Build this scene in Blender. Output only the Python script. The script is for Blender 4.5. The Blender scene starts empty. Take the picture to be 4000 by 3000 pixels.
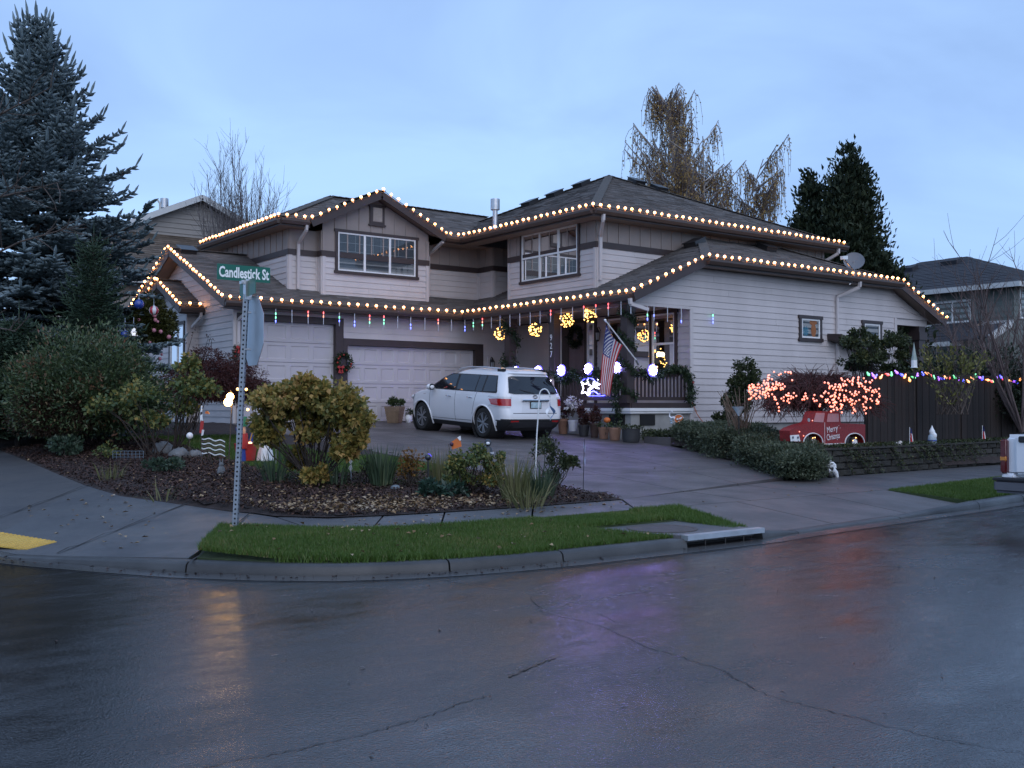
import bpy, bmesh, math, random
import numpy as np
from mathutils import Vector, Matrix

rnd = random.Random(7)
nrg = np.random.default_rng(11)
R = math.radians
scene = bpy.context.scene
COL = scene.collection

# ------------------------------------------------------------------ camera
YAW, PITCH, CAMZ, FPX = 53.356, 1.305, 1.5, 4096.0
cam_data = bpy.data.cameras.new('camera')
cam_data.sensor_width = 36.0
cam_data.lens = 36.0 * FPX / 4000.0
cam_data.clip_start = 0.1
cam_data.clip_end = 2000
cam = bpy.data.objects.new('camera', cam_data)
cam.location = (0, 0, CAMZ)
cam.rotation_euler = (R(90 + PITCH), 0, R(YAW - 90))
COL.objects.link(cam)
scene.camera = cam

# ------------------------------------------------------------------ sky (overcast dusk)
SUN_AZ, SUN_EL = 250.0, 38.0        # bearing (deg, from +X) and height of the glow behind the camera
world = bpy.data.worlds.new('World')
scene.world = world
world.use_nodes = True
wn, wl = world.node_tree.nodes, world.node_tree.links
wn.clear()
w_out = wn.new('ShaderNodeOutputWorld')
w_bg = wn.new('ShaderNodeBackground')
w_bg.inputs['Strength'].default_value = 1.44
nish = wn.new('ShaderNodeTexSky')
nish.sky_type = 'NISHITA'
nish.sun_disc = False
nish.sun_elevation = R(SUN_EL)
nish.sun_rotation = R(90 - SUN_AZ)
nish.air_density = 1.4
nish.dust_density = 0.6
w_tc = wn.new('ShaderNodeTexCoord')
w_sep = wn.new('ShaderNodeSeparateXYZ')
wl.new(w_tc.outputs['Generated'], w_sep.inputs[0])
w_ramp = wn.new('ShaderNodeValToRGB')          # cloud-deck colour by height above the horizon
cr = w_ramp.color_ramp
cr.elements[0].position = 0.0
cr.elements[0].color = (0.35, 0.555, 0.92, 1)
cr.elements[1].position = 1.0
cr.elements[1].color = (0.265, 0.405, 0.69, 1)
e = cr.elements.new(0.12); e.color = (0.328, 0.525, 0.88, 1)
e = cr.elements.new(0.38); e.color = (0.28, 0.435, 0.74, 1)
wl.new(w_sep.outputs['Z'], w_ramp.inputs[0])
w_map = wn.new('ShaderNodeMapping')
w_map.inputs['Scale'].default_value = (1.0, 1.0, 2.6)
w_map.inputs['Rotation'].default_value = (0.2, 0.1, 0.6)
wl.new(w_tc.outputs['Generated'], w_map.inputs[0])
w_noise = wn.new('ShaderNodeTexNoise')
w_noise.inputs['Scale'].default_value = 2.6
w_noise.inputs['Detail'].default_value = 5.0
w_noise.inputs['Roughness'].default_value = 0.5
w_noise.inputs['Distortion'].default_value = 0.6
wl.new(w_map.outputs[0], w_noise.inputs['Vector'])
w_cr2 = wn.new('ShaderNodeValToRGB')
w_cr2.color_ramp.elements[0].position = 0.36
w_cr2.color_ramp.elements[0].color = (0.82, 0.83, 0.86, 1)
w_cr2.color_ramp.elements[1].position = 0.62
w_cr2.color_ramp.elements[1].color = (1.08, 1.07, 1.05, 1)
wl.new(w_noise.outputs[0], w_cr2.inputs[0])
w_mul = wn.new('ShaderNodeMix'); w_mul.data_type = 'RGBA'; w_mul.blend_type = 'MULTIPLY'
w_mul.inputs[0].default_value = 1.0
wl.new(w_ramp.outputs[0], w_mul.inputs[6]); wl.new(w_cr2.outputs[0], w_mul.inputs[7])
w_sc = wn.new('ShaderNodeMix'); w_sc.data_type = 'RGBA'; w_sc.blend_type = 'MULTIPLY'
w_sc.inputs[0].default_value = 1.0
w_sc.inputs[7].default_value = (0.1, 0.1, 0.1, 1)
wl.new(nish.outputs[0], w_sc.inputs[6])
w_mix = wn.new('ShaderNodeMix'); w_mix.data_type = 'RGBA'
w_mix.inputs[0].default_value = 0.93
wl.new(w_sc.outputs[2], w_mix.inputs[6]); wl.new(w_mul.outputs[2], w_mix.inputs[7])
wl.new(w_mix.outputs[2], w_bg.inputs['Color'])
wl.new(w_bg.outputs[0], w_out.inputs[0])

# ------------------------------------------------------------------ soft dusk glow (very wide, overcast)
sun_d = bpy.data.lights.new('sun', 'SUN')
sun_d.energy = 1.1
sun_d.angle = R(70)
sun_d.color = (1.0, 0.93, 0.90)
sun = bpy.data.objects.new('sun', sun_d)
_az, _el = R(SUN_AZ), R(SUN_EL)
_dir = Vector((math.cos(_az) * math.cos(_el), math.sin(_az) * math.cos(_el), math.sin(_el)))
sun.rotation_euler = _dir.to_track_quat('Z', 'Y').to_euler()
COL.objects.link(sun)

scene.view_settings.view_transform = 'Standard'
scene.view_settings.look = 'None'
scene.view_settings.exposure = 0.0
scene.view_settings.gamma = 1.0
scene.view_settings.use_curve_mapping = False
scene.cycles.use_denoising = True
scene.cycles.max_bounces = 6
scene.cycles.sample_clamp_indirect = 4.0
scene.cycles.use_light_tree = True

# ------------------------------------------------------------------ survey helpers: sight line of a photo pixel meets a known plane
_ya, _pi = R(YAW), R(PITCH)
_F = np.array([math.cos(_ya) * math.cos(_pi), math.sin(_ya) * math.cos(_pi), math.sin(_pi)])
_Rt = np.array([math.sin(_ya), -math.cos(_ya), 0.0])
_Up = np.cross(_Rt, _F)
_C = np.array([0.0, 0.0, CAMZ])
def _ray(x, y): return _F + _Rt * (x - 2000) / FPX - _Up * (y - 1500) / FPX
def uz(x, y, z=0.0):
    d = _ray(x, y); return _C + d * (z - CAMZ) / d[2]
def uY(x, y, Y):
    d = _ray(x, y); return _C + d * Y / d[1]
def uX(x, y, X):
    d = _ray(x, y); return _C + d * X / d[0]
def uD(x, y, D):
    return _C + _ray(x, y) * D

# ------------------------------------------------------------------ object helpers
def link(o):
    COL.objects.link(o); return o

def world_loc(o):
    v = Vector((0, 0, 0))
    while o is not None:
        v += o.location; o = o.parent
    return v

def tag(o, label=None, cat=None, group=None, kind=None):
    if label: o['label'] = label
    if cat: o['category'] = cat
    if group: o['group'] = group
    if kind: o['kind'] = kind
    return o

def thing(name, loc, label, cat, group=None):
    o = bpy.data.objects.new(name, None)
    o.empty_display_size = 0.1
    o.location = Vector(loc)
    link(o)
    return tag(o, label, cat, group)

def children(o): return list(o.children)
def copy_tree(o, parent=None):
    c = o.copy(); link(c)
    if parent is not None: c.parent = parent
    for ch in children(o): copy_tree(ch, c)
    return c

def smooth_mesh(me, ang=None):
    me.polygons.foreach_set('use_smooth', [True] * len(me.polygons))
    if ang is not None:
        try: me.set_sharp_from_angle(angle=R(ang))
        except Exception: pass

class MB:
    """collects faces in world coordinates; build() links them as ONE mesh object"""
    def __init__(s): s.v = []; s.f = []; s.m = []
    def face(s, pts, mi=0):
        n = len(s.v); s.v += [tuple(map(float, p)) for p in pts]; s.f.append(tuple(range(n, n + len(pts)))); s.m.append(mi)
    def mesh(s, vs, fs, mi=0):
        n = len(s.v); s.v += [tuple(map(float, p)) for p in vs]
        for f in fs: s.f.append(tuple(i + n for i in f)); s.m.append(mi)
    def box(s, x0, x1, y0, y1, z0, z1, mi=0):
        v = [(x0,y0,z0),(x1,y0,z0),(x1,y1,z0),(x0,y1,z0),(x0,y0,z1),(x1,y0,z1),(x1,y1,z1),(x0,y1,z1)]
        s.mesh(v, [(0,3,2,1),(4,5,6,7),(0,1,5,4),(1,2,6,5),(2,3,7,6),(3,0,4,7)], mi)
    def obox(s, c, ax, ay, az, mi=0):
        """oriented box: centre and three half-extent vectors"""
        c, ax, ay, az = map(Vector, (c, ax, ay, az))
        v = [c-ax-ay-az, c+ax-ay-az, c+ax+ay-az, c-ax+ay-az, c-ax-ay+az, c+ax-ay+az, c+ax+ay+az, c-ax+ay+az]
        s.mesh(v, [(0,3,2,1),(4,5,6,7),(0,1,5,4),(1,2,6,5),(2,3,7,6),(3,0,4,7)], mi)
    def bar(s, a, b, w, h, up=(0,0,1), mi=0):
        a, b = Vector(a), Vector(b); d = (b - a)
        t = d.normalized(); sd = t.cross(Vector(up))
        if sd.length < 1e-5: sd = t.cross(Vector((1, 0, 0)))
        sd.normalize(); u = sd.cross(t)
        s.obox((a + b) / 2, d / 2, sd * (w / 2), u * (h / 2), mi)
    def prism(s, poly, ext, mi=0):
        """polygon (3D points) swept by a vector"""
        p = [Vector(q) for q in poly]; e = Vector(ext); n = len(p)
        s.mesh(p + [q + e for q in p], [tuple(range(n - 1, -1, -1)), tuple(range(n, 2 * n))] +
               [(i, (i + 1) % n, n + (i + 1) % n, n + i) for i in range(n)], mi)
    def tube(s, pts, r, n=8, mi=0, cap=True):
        pts = [Vector(p) for p in pts]
        rs = r if isinstance(r, (list, tuple)) else [r] * len(pts)
        base = len(s.v); prev = None
        for i, p in enumerate(pts):
            t = (pts[min(i + 1, len(pts) - 1)] - pts[max(i - 1, 0)])
            t = t.normalized() if t.length > 1e-9 else Vector((0, 0, 1))
            if prev is None:
                a = t.cross(Vector((0, 0, 1)))
                if a.length < 1e-3: a = t.cross(Vector((1, 0, 0)))
            else:
                a = prev - t * prev.dot(t)
            a.normalize(); prev = a; b = t.cross(a)
            for k in range(n):
                an = 2 * math.pi * k / n
                s.v.append(tuple(p + (a * math.cos(an) + b * math.sin(an)) * rs[i]))
        for i in range(len(pts) - 1):
            for k in range(n):
                k2 = (k + 1) % n
                s.f.append((base + i*n + k, base + i*n + k2, base + (i+1)*n + k2, base + (i+1)*n + k)); s.m.append(mi)
        if cap:
            s.f.append(tuple(base + k for k in range(n - 1, -1, -1))); s.m.append(mi)
            L = base + (len(pts) - 1) * n
            s.f.append(tuple(L + k for k in range(n))); s.m.append(mi)
    def lathe(s, c, prof, n=16, mi=0, axis=(0, 0, 1), sq=1.0, cap=True):
        """profile [(radius, height)] turned about an axis through c"""
        c = Vector(c); w = Vector(axis).normalized()
        a = w.cross(Vector((0, 0, 1)))
        if a.length < 1e-4: a = Vector((1, 0, 0))
        a.normalize(); b = w.cross(a)
        base = len(s.v)
        for r, h in prof:
            for k in range(n):
                an = 2 * math.pi * (k + .5) / n
                s.v.append(tuple(c + (a * math.cos(an) + b * math.sin(an) * sq) * r + w * h))
        for i in range(len(prof) - 1):
            for k in range(n):
                k2 = (k + 1) % n
                s.f.append((base + i*n + k, base + i*n + k2, base + (i+1)*n + k2, base + (i+1)*n + k)); s.m.append(mi)
        if cap and prof[0][0] > 1e-5: s.f.append(tuple(base + k for k in range(n - 1, -1, -1))); s.m.append(mi)
        if cap and prof[-1][0] > 1e-5:
            L = base + (len(prof) - 1) * n; s.f.append(tuple(L + k for k in range(n))); s.m.append(mi)
    def ball(s, c, r, n=10, m=6, mi=0, sz=1.0):
        prof = [(max(r * math.sin(math.pi * i / m), 1e-6), -r * sz * math.cos(math.pi * i / m)) for i in range(m + 1)]
        s.lathe(c, prof, n, mi)
    def build(s, name, mat, parent=None, smooth=None, origin=None):
        me = bpy.data.meshes.new(name)
        o = bpy.data.objects.new(name, me)
        off = Vector(origin) if origin is not None else (Vector((0, 0, 0)) if parent is not None else Vector((0, 0, 0)))
        if parent is not None:
            pw = world_loc(parent)
            if origin is not None: o.location = off - pw
            else: off = pw
        elif origin is not None: o.location = off
        vs = [(x - off.x, y - off.y, z - off.z) for x, y, z in s.v]
        me.from_pydata(vs, [], s.f)
        mats = mat if isinstance(mat, (list, tuple)) else [mat]
        for m_ in mats: me.materials.append(m_)
        if len(mats) > 1: me.polygons.foreach_set('material_index', s.m)
        if smooth is not None: smooth_mesh(me, smooth)
        me.update()
        link(o)
        if parent is not None: o.parent = parent
        return o

def np_mesh(name, V, Q, mat, parent=None, mi=None, smooth=False, origin=None):
    """fast mesh from numpy: V (n,3) world coords, Q (m,k) faces of equal size"""
    me = bpy.data.meshes.new(name); o = bpy.data.objects.new(name, me)
    off = np.zeros(3)
    if parent is not None: off = np.array(world_loc(parent))
    elif origin is not None: off = np.array(origin, float); o.location = origin
    V = (np.asarray(V, float) - off).astype(np.float32)
    k = Q.shape[1]; m = len(Q)
    me.vertices.add(len(V)); me.vertices.foreach_set('co', V.ravel())
    me.loops.add(m * k); me.loops.foreach_set('vertex_index', Q.astype(np.int32).ravel())
    me.polygons.add(m); me.polygons.foreach_set('loop_start', np.arange(0, m * k, k, dtype=np.int32))
    mats = mat if isinstance(mat, (list, tuple)) else [mat]
    for q in mats: me.materials.append(q)
    if mi is not None: me.polygons.foreach_set('material_index', np.asarray(mi, np.int32))
    if smooth: me.polygons.foreach_set('use_smooth', np.ones(m, bool))
    me.update(calc_edges=True)
    link(o)
    if parent is not None:
        o.parent = parent
        if name in ('crown', 'limb', 'twig', 'stem', 'foliage', 'blade', 'blossom', 'dry_leaf'): o['kind'] = 'stuff'
    return o

# ------------------------------------------------------------------ materials
def _bsdf(name):
    m = bpy.data.materials.new(name); m.use_nodes = True
    nt = m.node_tree; b = nt.nodes['Principled BSDF']
    return m, nt, b

def mat(name, col, rough=0.6, var=0.12, scale=6.0, bump=0.0, bscale=60.0, metal=0.0, coat=0.0, spec=0.5, stretch=(1, 1, 1), island=0.0, objrand=False):
    """painted / natural surface: base colour broken up by two noises, optional fine relief"""
    m, nt, b = _bsdf(name); N, L = nt.nodes, nt.links
    tc = N.new('ShaderNodeTexCoord'); mp = N.new('ShaderNodeMapping')
    mp.inputs['Scale'].default_value = stretch
    L.new(tc.outputs['Object'], mp.inputs[0])
    nz = N.new('ShaderNodeTexNoise'); nz.inputs['Scale'].default_value = scale; nz.inputs['Detail'].default_value = 6
    L.new(mp.outputs[0], nz.inputs['Vector'])
    hs = N.new('ShaderNodeHueSaturation'); hs.inputs['Color'].default_value = (*col, 1)
    mr = N.new('ShaderNodeMapRange'); mr.inputs[1].default_value = 0.25; mr.inputs[2].default_value = 0.75
    mr.inputs[3].default_value = 1 - var; mr.inputs[4].default_value = 1 + var
    L.new(nz.outputs[0], mr.inputs[0])
    if island:
        ge = N.new('ShaderNodeObjectInfo' if objrand else 'ShaderNodeNewGeometry'); m2 = N.new('ShaderNodeMapRange')
        m2.inputs[3].default_value = 1 - island; m2.inputs[4].default_value = 1 + island
        L.new(ge.outputs['Random' if objrand else 'Random Per Island'], m2.inputs[0])
        mm = N.new('ShaderNodeMath'); mm.operation = 'MULTIPLY'
        L.new(mr.outputs[0], mm.inputs[0]); L.new(m2.outputs[0], mm.inputs[1]); L.new(mm.outputs[0], hs.inputs['Value'])
    else:
        L.new(mr.outputs[0], hs.inputs['Value'])
    L.new(hs.outputs[0], b.inputs['Base Color'])
    b.inputs['Roughness'].default_value = rough; b.inputs['Metallic'].default_value = metal
    b.inputs['Coat Weight'].default_value = coat; b.inputs['Coat Roughness'].default_value = 0.05
    b.inputs['Specular IOR Level'].default_value = spec
    if bump:
        n2 = N.new('ShaderNodeTexNoise'); n2.inputs['Scale'].default_value = bscale; n2.inputs['Detail'].default_value = 5
        L.new(mp.outputs[0], n2.inputs['Vector'])
        bp = N.new('ShaderNodeBump'); bp.inputs['Strength'].default_value = bump; bp.inputs['Distance'].default_value = 0.02
        L.new(n2.outputs[0], bp.inputs['Height']); L.new(bp.outputs[0], b.inputs['Normal'])
    return m

def leaf_mat(name, cols, rough=0.55, trans=0.25, scale=0.9, spec=0.4, pos=None):
    """foliage: each leaf takes its own colour from a ramp (random per island) with clumpy variation"""
    m, nt, b = _bsdf(name); N, L = nt.nodes, nt.links
    ge = N.new('ShaderNodeNewGeometry'); tc = N.new('ShaderNodeTexCoord')
    nz = N.new('ShaderNodeTexNoise'); nz.inputs['Scale'].default_value = scale; nz.inputs['Detail'].default_value = 3
    L.new(tc.outputs['Object'], nz.inputs['Vector'])
    mx = N.new('ShaderNodeMath'); mx.operation = 'MULTIPLY_ADD'
    mx.inputs[1].default_value = 0.62
    L.new(ge.outputs['Random Per Island'], mx.inputs[0])
    m2 = N.new('ShaderNodeMapRange'); m2.inputs[1].default_value = 0.3; m2.inputs[2].default_value = 0.7
    m2.inputs[3].default_value = 0.0; m2.inputs[4].default_value = 0.38
    L.new(nz.outputs[0], m2.inputs[0]); L.new(m2.outputs[0], mx.inputs[2])
    rp = N.new('ShaderNodeValToRGB'); el = rp.color_ramp.elements
    n = len(cols)
    for i, c in enumerate(cols):
        p = pos[i] if pos else i / max(n - 1, 1)
        if i < 2: q = el[i]; q.position = p
        else: q = el.new(p)
        q.color = (*c, 1)
    L.new(mx.outputs[0], rp.inputs[0]); L.new(rp.outputs[0], b.inputs['Base Color'])
    b.inputs['Roughness'].default_value = rough; b.inputs['Specular IOR Level'].default_value = spec
    if trans:
        t = N.new('ShaderNodeBsdfTranslucent'); L.new(rp.outputs[0], t.inputs['Color'])
        ms = N.new('ShaderNodeMixShader'); ms.inputs[0].default_value = trans
        out = N['Material Output']; L.new(b.outputs[0], ms.inputs[1]); L.new(t.outputs[0], ms.inputs[2]); L.new(ms.outputs[0], out.inputs[0])
    return m

def emit(name, col, strength, base=(0.8, 0.8, 0.8)):
    m, nt, b = _bsdf(name)
    b.inputs['Base Color'].default_value = (*base, 1)
    b.inputs['Emission Color'].default_value = (*col, 1)
    b.inputs['Emission Strength'].default_value = strength
    return m

def glass(name, tint=(0.02, 0.022, 0.026), rough=0.02, alpha=None):
    m, nt, b = _bsdf(name)
    b.inputs['Base Color'].default_value = (*tint, 1); b.inputs['Roughness'].default_value = rough
    b.inputs['Specular IOR Level'].default_value = 0.7
    return m

def clear_glass(name, reflect=0.14):
    """window pane: mirrors a little, lets the room behind show"""
    m, nt, b = _bsdf(name); N, L = nt.nodes, nt.links
    N.remove(b)
    tr = N.new('ShaderNodeBsdfTransparent'); gl = N.new('ShaderNodeBsdfGlossy'); gl.inputs['Roughness'].default_value = 0.01
    tr.inputs['Color'].default_value = (0.86, 0.9, 0.9, 1)
    fr = N.new('ShaderNodeFresnel'); fr.inputs['IOR'].default_value = 1.5
    ad = N.new('ShaderNodeMath'); ad.operation = 'ADD'; ad.inputs[1].default_value = reflect - 0.04
    L.new(fr.outputs[0], ad.inputs[0])
    ms = N.new('ShaderNodeMixShader'); L.new(ad.outputs[0], ms.inputs[0]); L.new(tr.outputs[0], ms.inputs[1]); L.new(gl.outputs[0], ms.inputs[2])
    L.new(ms.outputs[0], N['Material Output'].inputs[0])
    return m
# ================================================================== GROUND
def terrain(x, y):
    x = np.asarray(x, float); y = np.asarray(y, float)
    zd = 0.24 + 0.0521 * (y - 10.65)                    # driveway fall
    zs = 0.24 + 0.045 * np.clip(y - 12, 0, 60) + 0.10 * (x - 4.15)   # bank up from the side street
    z = np.minimum(np.minimum(zd, zs), 1.08)
    z = np.maximum(z, 0.2)
    k = np.clip((x - 15.2 - 0.55 * np.clip(y - 11.3, 0, 4)) / 0.9, 0, 1) * np.clip((y - (11.93 + 0.06 * np.clip(x - 16, 0, 40))) / 0.15, 0, 1)
    zr = 0.70 + 0.03 * np.clip(y - 12.2, 0, 6)
    kk = np.clip((y - 26) / 3, 0, 1)
    z = z * (1 - k) + np.maximum(z * kk, zr) * k
    return z
def tz(x, y): return float(terrain(x, y))
def ug(px, py, dz=0.0, d0=8.0, d1=60.0):
    """ground point under a photo pixel (march the sight line onto the terrain)"""
    prev = None
    for i in range(1200):
        d = d0 + (d1 - d0) * i / 1200
        p = uD(px, py, d)
        if p[2] <= tz(p[0], p[1]) + dz: return p
    return p

# --- materials
def asphalt_mat():
    m, nt, b = _bsdf('wet_asphalt'); N, L = nt.nodes, nt.links
    tc = N.new('ShaderNodeTexCoord')
    big = N.new('ShaderNodeTexNoise'); big.inputs['Scale'].default_value = 0.55; big.inputs['Detail'].default_value = 7; big.inputs['Roughness'].default_value = 0.62
    mp = N.new('ShaderNodeMapping'); mp.inputs['Rotation'].default_value = (0, 0, R(-36)); mp.inputs['Scale'].default_value = (0.55, 1.25, 1)
    L.new(tc.outputs['Object'], mp.inputs[0]); L.new(mp.outputs[0], big.inputs['Vector'])
    fine = N.new('ShaderNodeTexNoise'); fine.inputs['Scale'].default_value = 55; fine.inputs['Detail'].default_value = 4
    L.new(tc.outputs['Object'], fine.inputs['Vector'])
    vor = N.new('ShaderNodeTexVoronoi'); vor.inputs['Scale'].default_value = 95
    L.new(tc.outputs['Object'], vor.inputs['Vector'])
    cr = N.new('ShaderNodeValToRGB')
    cr.color_ramp.elements[0].position = 0.52; cr.color_ramp.elements[0].color = (0.010, 0.010, 0.012, 1)
    cr.color_ramp.elements[1].position = 1.0; cr.color_ramp.elements[1].color = (0.044, 0.041, 0.042, 1)
    mix = N.new('ShaderNodeMath'); mix.operation = 'MULTIPLY_ADD'; mix.inputs[1].default_value = 0.75
    L.new(fine.outputs[0], mix.inputs[0])
    m2 = N.new('ShaderNodeMath'); m2.operation = 'MULTIPLY'; m2.inputs[1].default_value = 0.75
    L.new(big.outputs[0], m2.inputs[0]); L.new(m2.outputs[0], mix.inputs[2])
    L.new(mix.outputs[0], cr.inputs[0]); L.new(cr.outputs[0], b.inputs['Base Color'])
    # wetness: smooth film in the hollows, rougher on the high spots
    rr = N.new('ShaderNodeMapRange'); rr.inputs[1].default_value = 0.36; rr.inputs[2].default_value = 0.64
    rr.inputs[3].default_value = 0.33; rr.inputs[4].default_value = 0.03
    mot = N.new('ShaderNodeTexNoise'); mot.inputs['Scale'].default_value = 3.2; mot.inputs['Detail'].default_value = 6; mot.inputs['Roughness'].default_value = 0.7
    L.new(mp.outputs[0], mot.inputs['Vector'])
    avg = N.new('ShaderNodeMix'); avg.inputs[0].default_value = 0.45
    L.new(big.outputs[0], avg.inputs[2]); L.new(mot.outputs[0], avg.inputs[3]); L.new(avg.outputs[0], rr.inputs[0]); L.new(rr.outputs[0], b.inputs['Roughness'])
    b.inputs['Specular IOR Level'].default_value = 0.5
    hb = N.new('ShaderNodeMath'); hb.operation = 'MULTIPLY_ADD'; hb.inputs[1].default_value = 0.6
    L.new(vor.outputs['Distance'], hb.inputs[0]); L.new(fine.outputs[0], hb.inputs[2])
    wet = N.new('ShaderNodeMapRange'); wet.inputs[1].default_value = 0.38; wet.inputs[2].default_value = 0.66
    wet.inputs[3].default_value = 0.85; wet.inputs[4].default_value = 0.22
    L.new(avg.outputs[0], wet.inputs[0])
    bp = N.new('ShaderNodeBump'); bp.inputs['Distance'].default_value = 0.003
    L.new(wet.outputs[0], bp.inputs['Strength']); L.new(hb.outputs[0], bp.inputs['Height'])
    co_ = N.new('ShaderNodeTexNoise'); co_.inputs['Scale'].default_value = 26; co_.inputs['Detail'].default_value = 3
    L.new(tc.outputs['Object'], co_.inputs['Vector'])
    b2 = N.new('ShaderNodeBump'); b2.inputs['Distance'].default_value = 0.006; b2.inputs['Strength'].default_value = 0.10
    L.new(co_.outputs[0], b2.inputs['Height']); L.new(bp.outputs[0], b2.inputs['Normal']); L.new(b2.outputs[0], b.inputs['Normal'])
    return m

def concrete_mat(name, c0, c1, rough=(0.55, 0.35), bscale=120, bump=0.25, speck=0.25, ribs=None):
    m, nt, b = _bsdf(name); N, L = nt.nodes, nt.links
    tc = N.new('ShaderNodeTexCoord')
    a = N.new('ShaderNodeTexNoise'); a.inputs['Scale'].default_value = 0.9; a.inputs['Detail'].default_value = 8; a.inputs['Roughness'].default_value = 0.6
    f = N.new('ShaderNodeTexNoise'); f.inputs['Scale'].default_value = bscale; f.inputs['Detail'].default_value = 3
    L.new(tc.outputs['Object'], a.inputs['Vector']); L.new(tc.outputs['Object'], f.inputs['Vector'])
    ad = N.new('ShaderNodeMath'); ad.operation = 'MULTIPLY_ADD'; ad.inputs[1].default_value = speck
    L.new(f.outputs[0], ad.inputs[0]); L.new(a.outputs[0], ad.inputs[2])
    cr = N.new('ShaderNodeValToRGB'); cr.color_ramp.elements[0].position = 0.35 + speck * .4; cr.color_ramp.elements[1].position = 0.62 + speck * .6
    cr.color_ramp.elements[0].color = (*c0, 1); cr.color_ramp.elements[1].color = (*c1, 1)
    L.new(ad.outputs[0], cr.inputs[0]); L.new(cr.outputs[0], b.inputs['Base Color'])
    rr = N.new('ShaderNodeMapRange'); rr.inputs[1].default_value = 0.35; rr.inputs[2].default_value = 0.65
    rr.inputs[3].default_value = rough[0]; rr.inputs[4].default_value = rough[1]
    L.new(a.outputs[0], rr.inputs[0]); L.new(rr.outputs[0], b.inputs['Roughness'])
    bp = N.new('ShaderNodeBump'); bp.inputs['Strength'].default_value = bump; bp.inputs['Distance'].default_value = 0.01
    L.new(f.outputs[0], bp.inputs['Height'])
    if ribs:
        wv = N.new('ShaderNodeTexWave'); wv.inputs['Scale'].default_value = ribs; wv.inputs['Distortion'].default_value = 1.0; wv.inputs['Detail Scale'].default_value = 6
        mp = N.new('ShaderNodeMapping'); mp.inputs['Rotation'].default_value = (0, 0, R(28)); L.new(tc.outputs['Object'], mp.inputs[0]); L.new(mp.outputs[0], wv.inputs['Vector'])
        b2 = N.new('ShaderNodeBump'); b2.inputs['Strength'].default_value = 0.35; b2.inputs['Distance'].default_value = 0.006
        L.new(wv.outputs[0], b2.inputs['Height']); L.new(bp.outputs[0], b2.inputs['Normal']); L.new(b2.outputs[0], b.inputs['Normal'])
    else:
        L.new(bp.outputs[0], b.inputs['Normal'])
    return m

M_asphalt = asphalt_mat()
M_walk = concrete_mat('damp_sidewalk_concrete', (0.05, 0.051, 0.056), (0.108, 0.107, 0.11))
M_ramp = concrete_mat('ribbed_ramp_concrete', (0.05, 0.053, 0.06), (0.106, 0.108, 0.114), ribs=24)
M_kerb = concrete_mat('damp_kerb_concrete', (0.020, 0.021, 0.023), (0.062, 0.061, 0.06), bump=0.4)
M_drive = concrete_mat('exposed_aggregate', (0.058, 0.051, 0.051), (0.122, 0.107, 0.105), bscale=160, bump=0.5, speck=0.5)
M_mulch = mat('bark_mulch', (0.028, 0.017, 0.014), 0.85, 0.5, 9, 1.0, 38)
M_soil = mat('meadow_ground', (0.045, 0.06, 0.025), 0.9, 0.3, 3, 0.6, 30)
M_turf = mat('turf_soil', (0.035, 0.055, 0.018), 0.9, 0.35, 5, 0.6, 45)
M_yellow = mat('yellow_tactile', (0.62, 0.40, 0.07), 0.5, 0.12, 8, 0.1)
M_dark = mat('dark_void', (0.008, 0.008, 0.009), 0.7, 0.1)
M_joint = mat('dark_joint', (0.025, 0.024, 0.024), 0.8, 0.2)

# --- far ground and the two streets
g = MB(); g.face([(-400, -400, -0.06), (600, -400, -0.06), (600, 600, -0.06), (-400, 600, -0.06)])
tag(g.build('ground', M_soil), kind='structure')
st = MB()
st.face([(-120, -4.5, 0), (140, -4.5, 0), (140, 9.5, 0), (-120, 9.5, 0)])
st.face([(-9, 9.5, 0), (5, 9.5, 0), (5, 12.4, 0), (-9, 12.4, 0)])
st.face([(-9, 12.4, 0), (5, 12.4, 0), (5, 60, .045 * 47.6), (-9, 60, .045 * 47.6)])
st.face([(-9, -100, 0), (5, -100, 0), (5, -4.5, 0), (-9, -4.5, 0)])
street = tag(st.build('street', M_asphalt), kind='structure')

def ribbon(path, w, z, jit=0.0):
    m = MB(); P = [Vector((p[0], p[1], z)) for p in path]
    L_, R_ = [], []
    for i, p in enumerate(P):
        t = (P[min(i + 1, len(P) - 1)] - P[max(i - 1, 0)]); n = Vector((-t.y, t.x, 0)).normalized()
        ww = w * (0.5 + rnd.random())
        L_.append(p + n * ww / 2); R_.append(p - n * ww / 2)
    n = len(P)
    m.mesh(L_ + R_, [(i, i + 1, n + i + 1, n + i) for i in range(n - 1)])
    return m
def wander(pix, z=0.0, n=14, amp=0.05):
    P = [uz(a, b, z) for a, b in pix]; out = []
    for i in range(len(P) - 1):
        for k in range(n):
            t = k / n; q = P[i] * (1 - t) + P[i + 1] * t
            out.append((q[0] + rnd.uniform(-amp, amp), q[1] + rnd.uniform(-amp, amp)))
    out.append((P[-1][0], P[-1][1]))
    return out
M_crack = mat('crack_filler', (0.012, 0.011, 0.011), 0.5, 0.3)
M_silt = mat('rusty_silt', (0.06, 0.04, 0.028), 0.6, 0.4, 20, 0.4)
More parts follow.
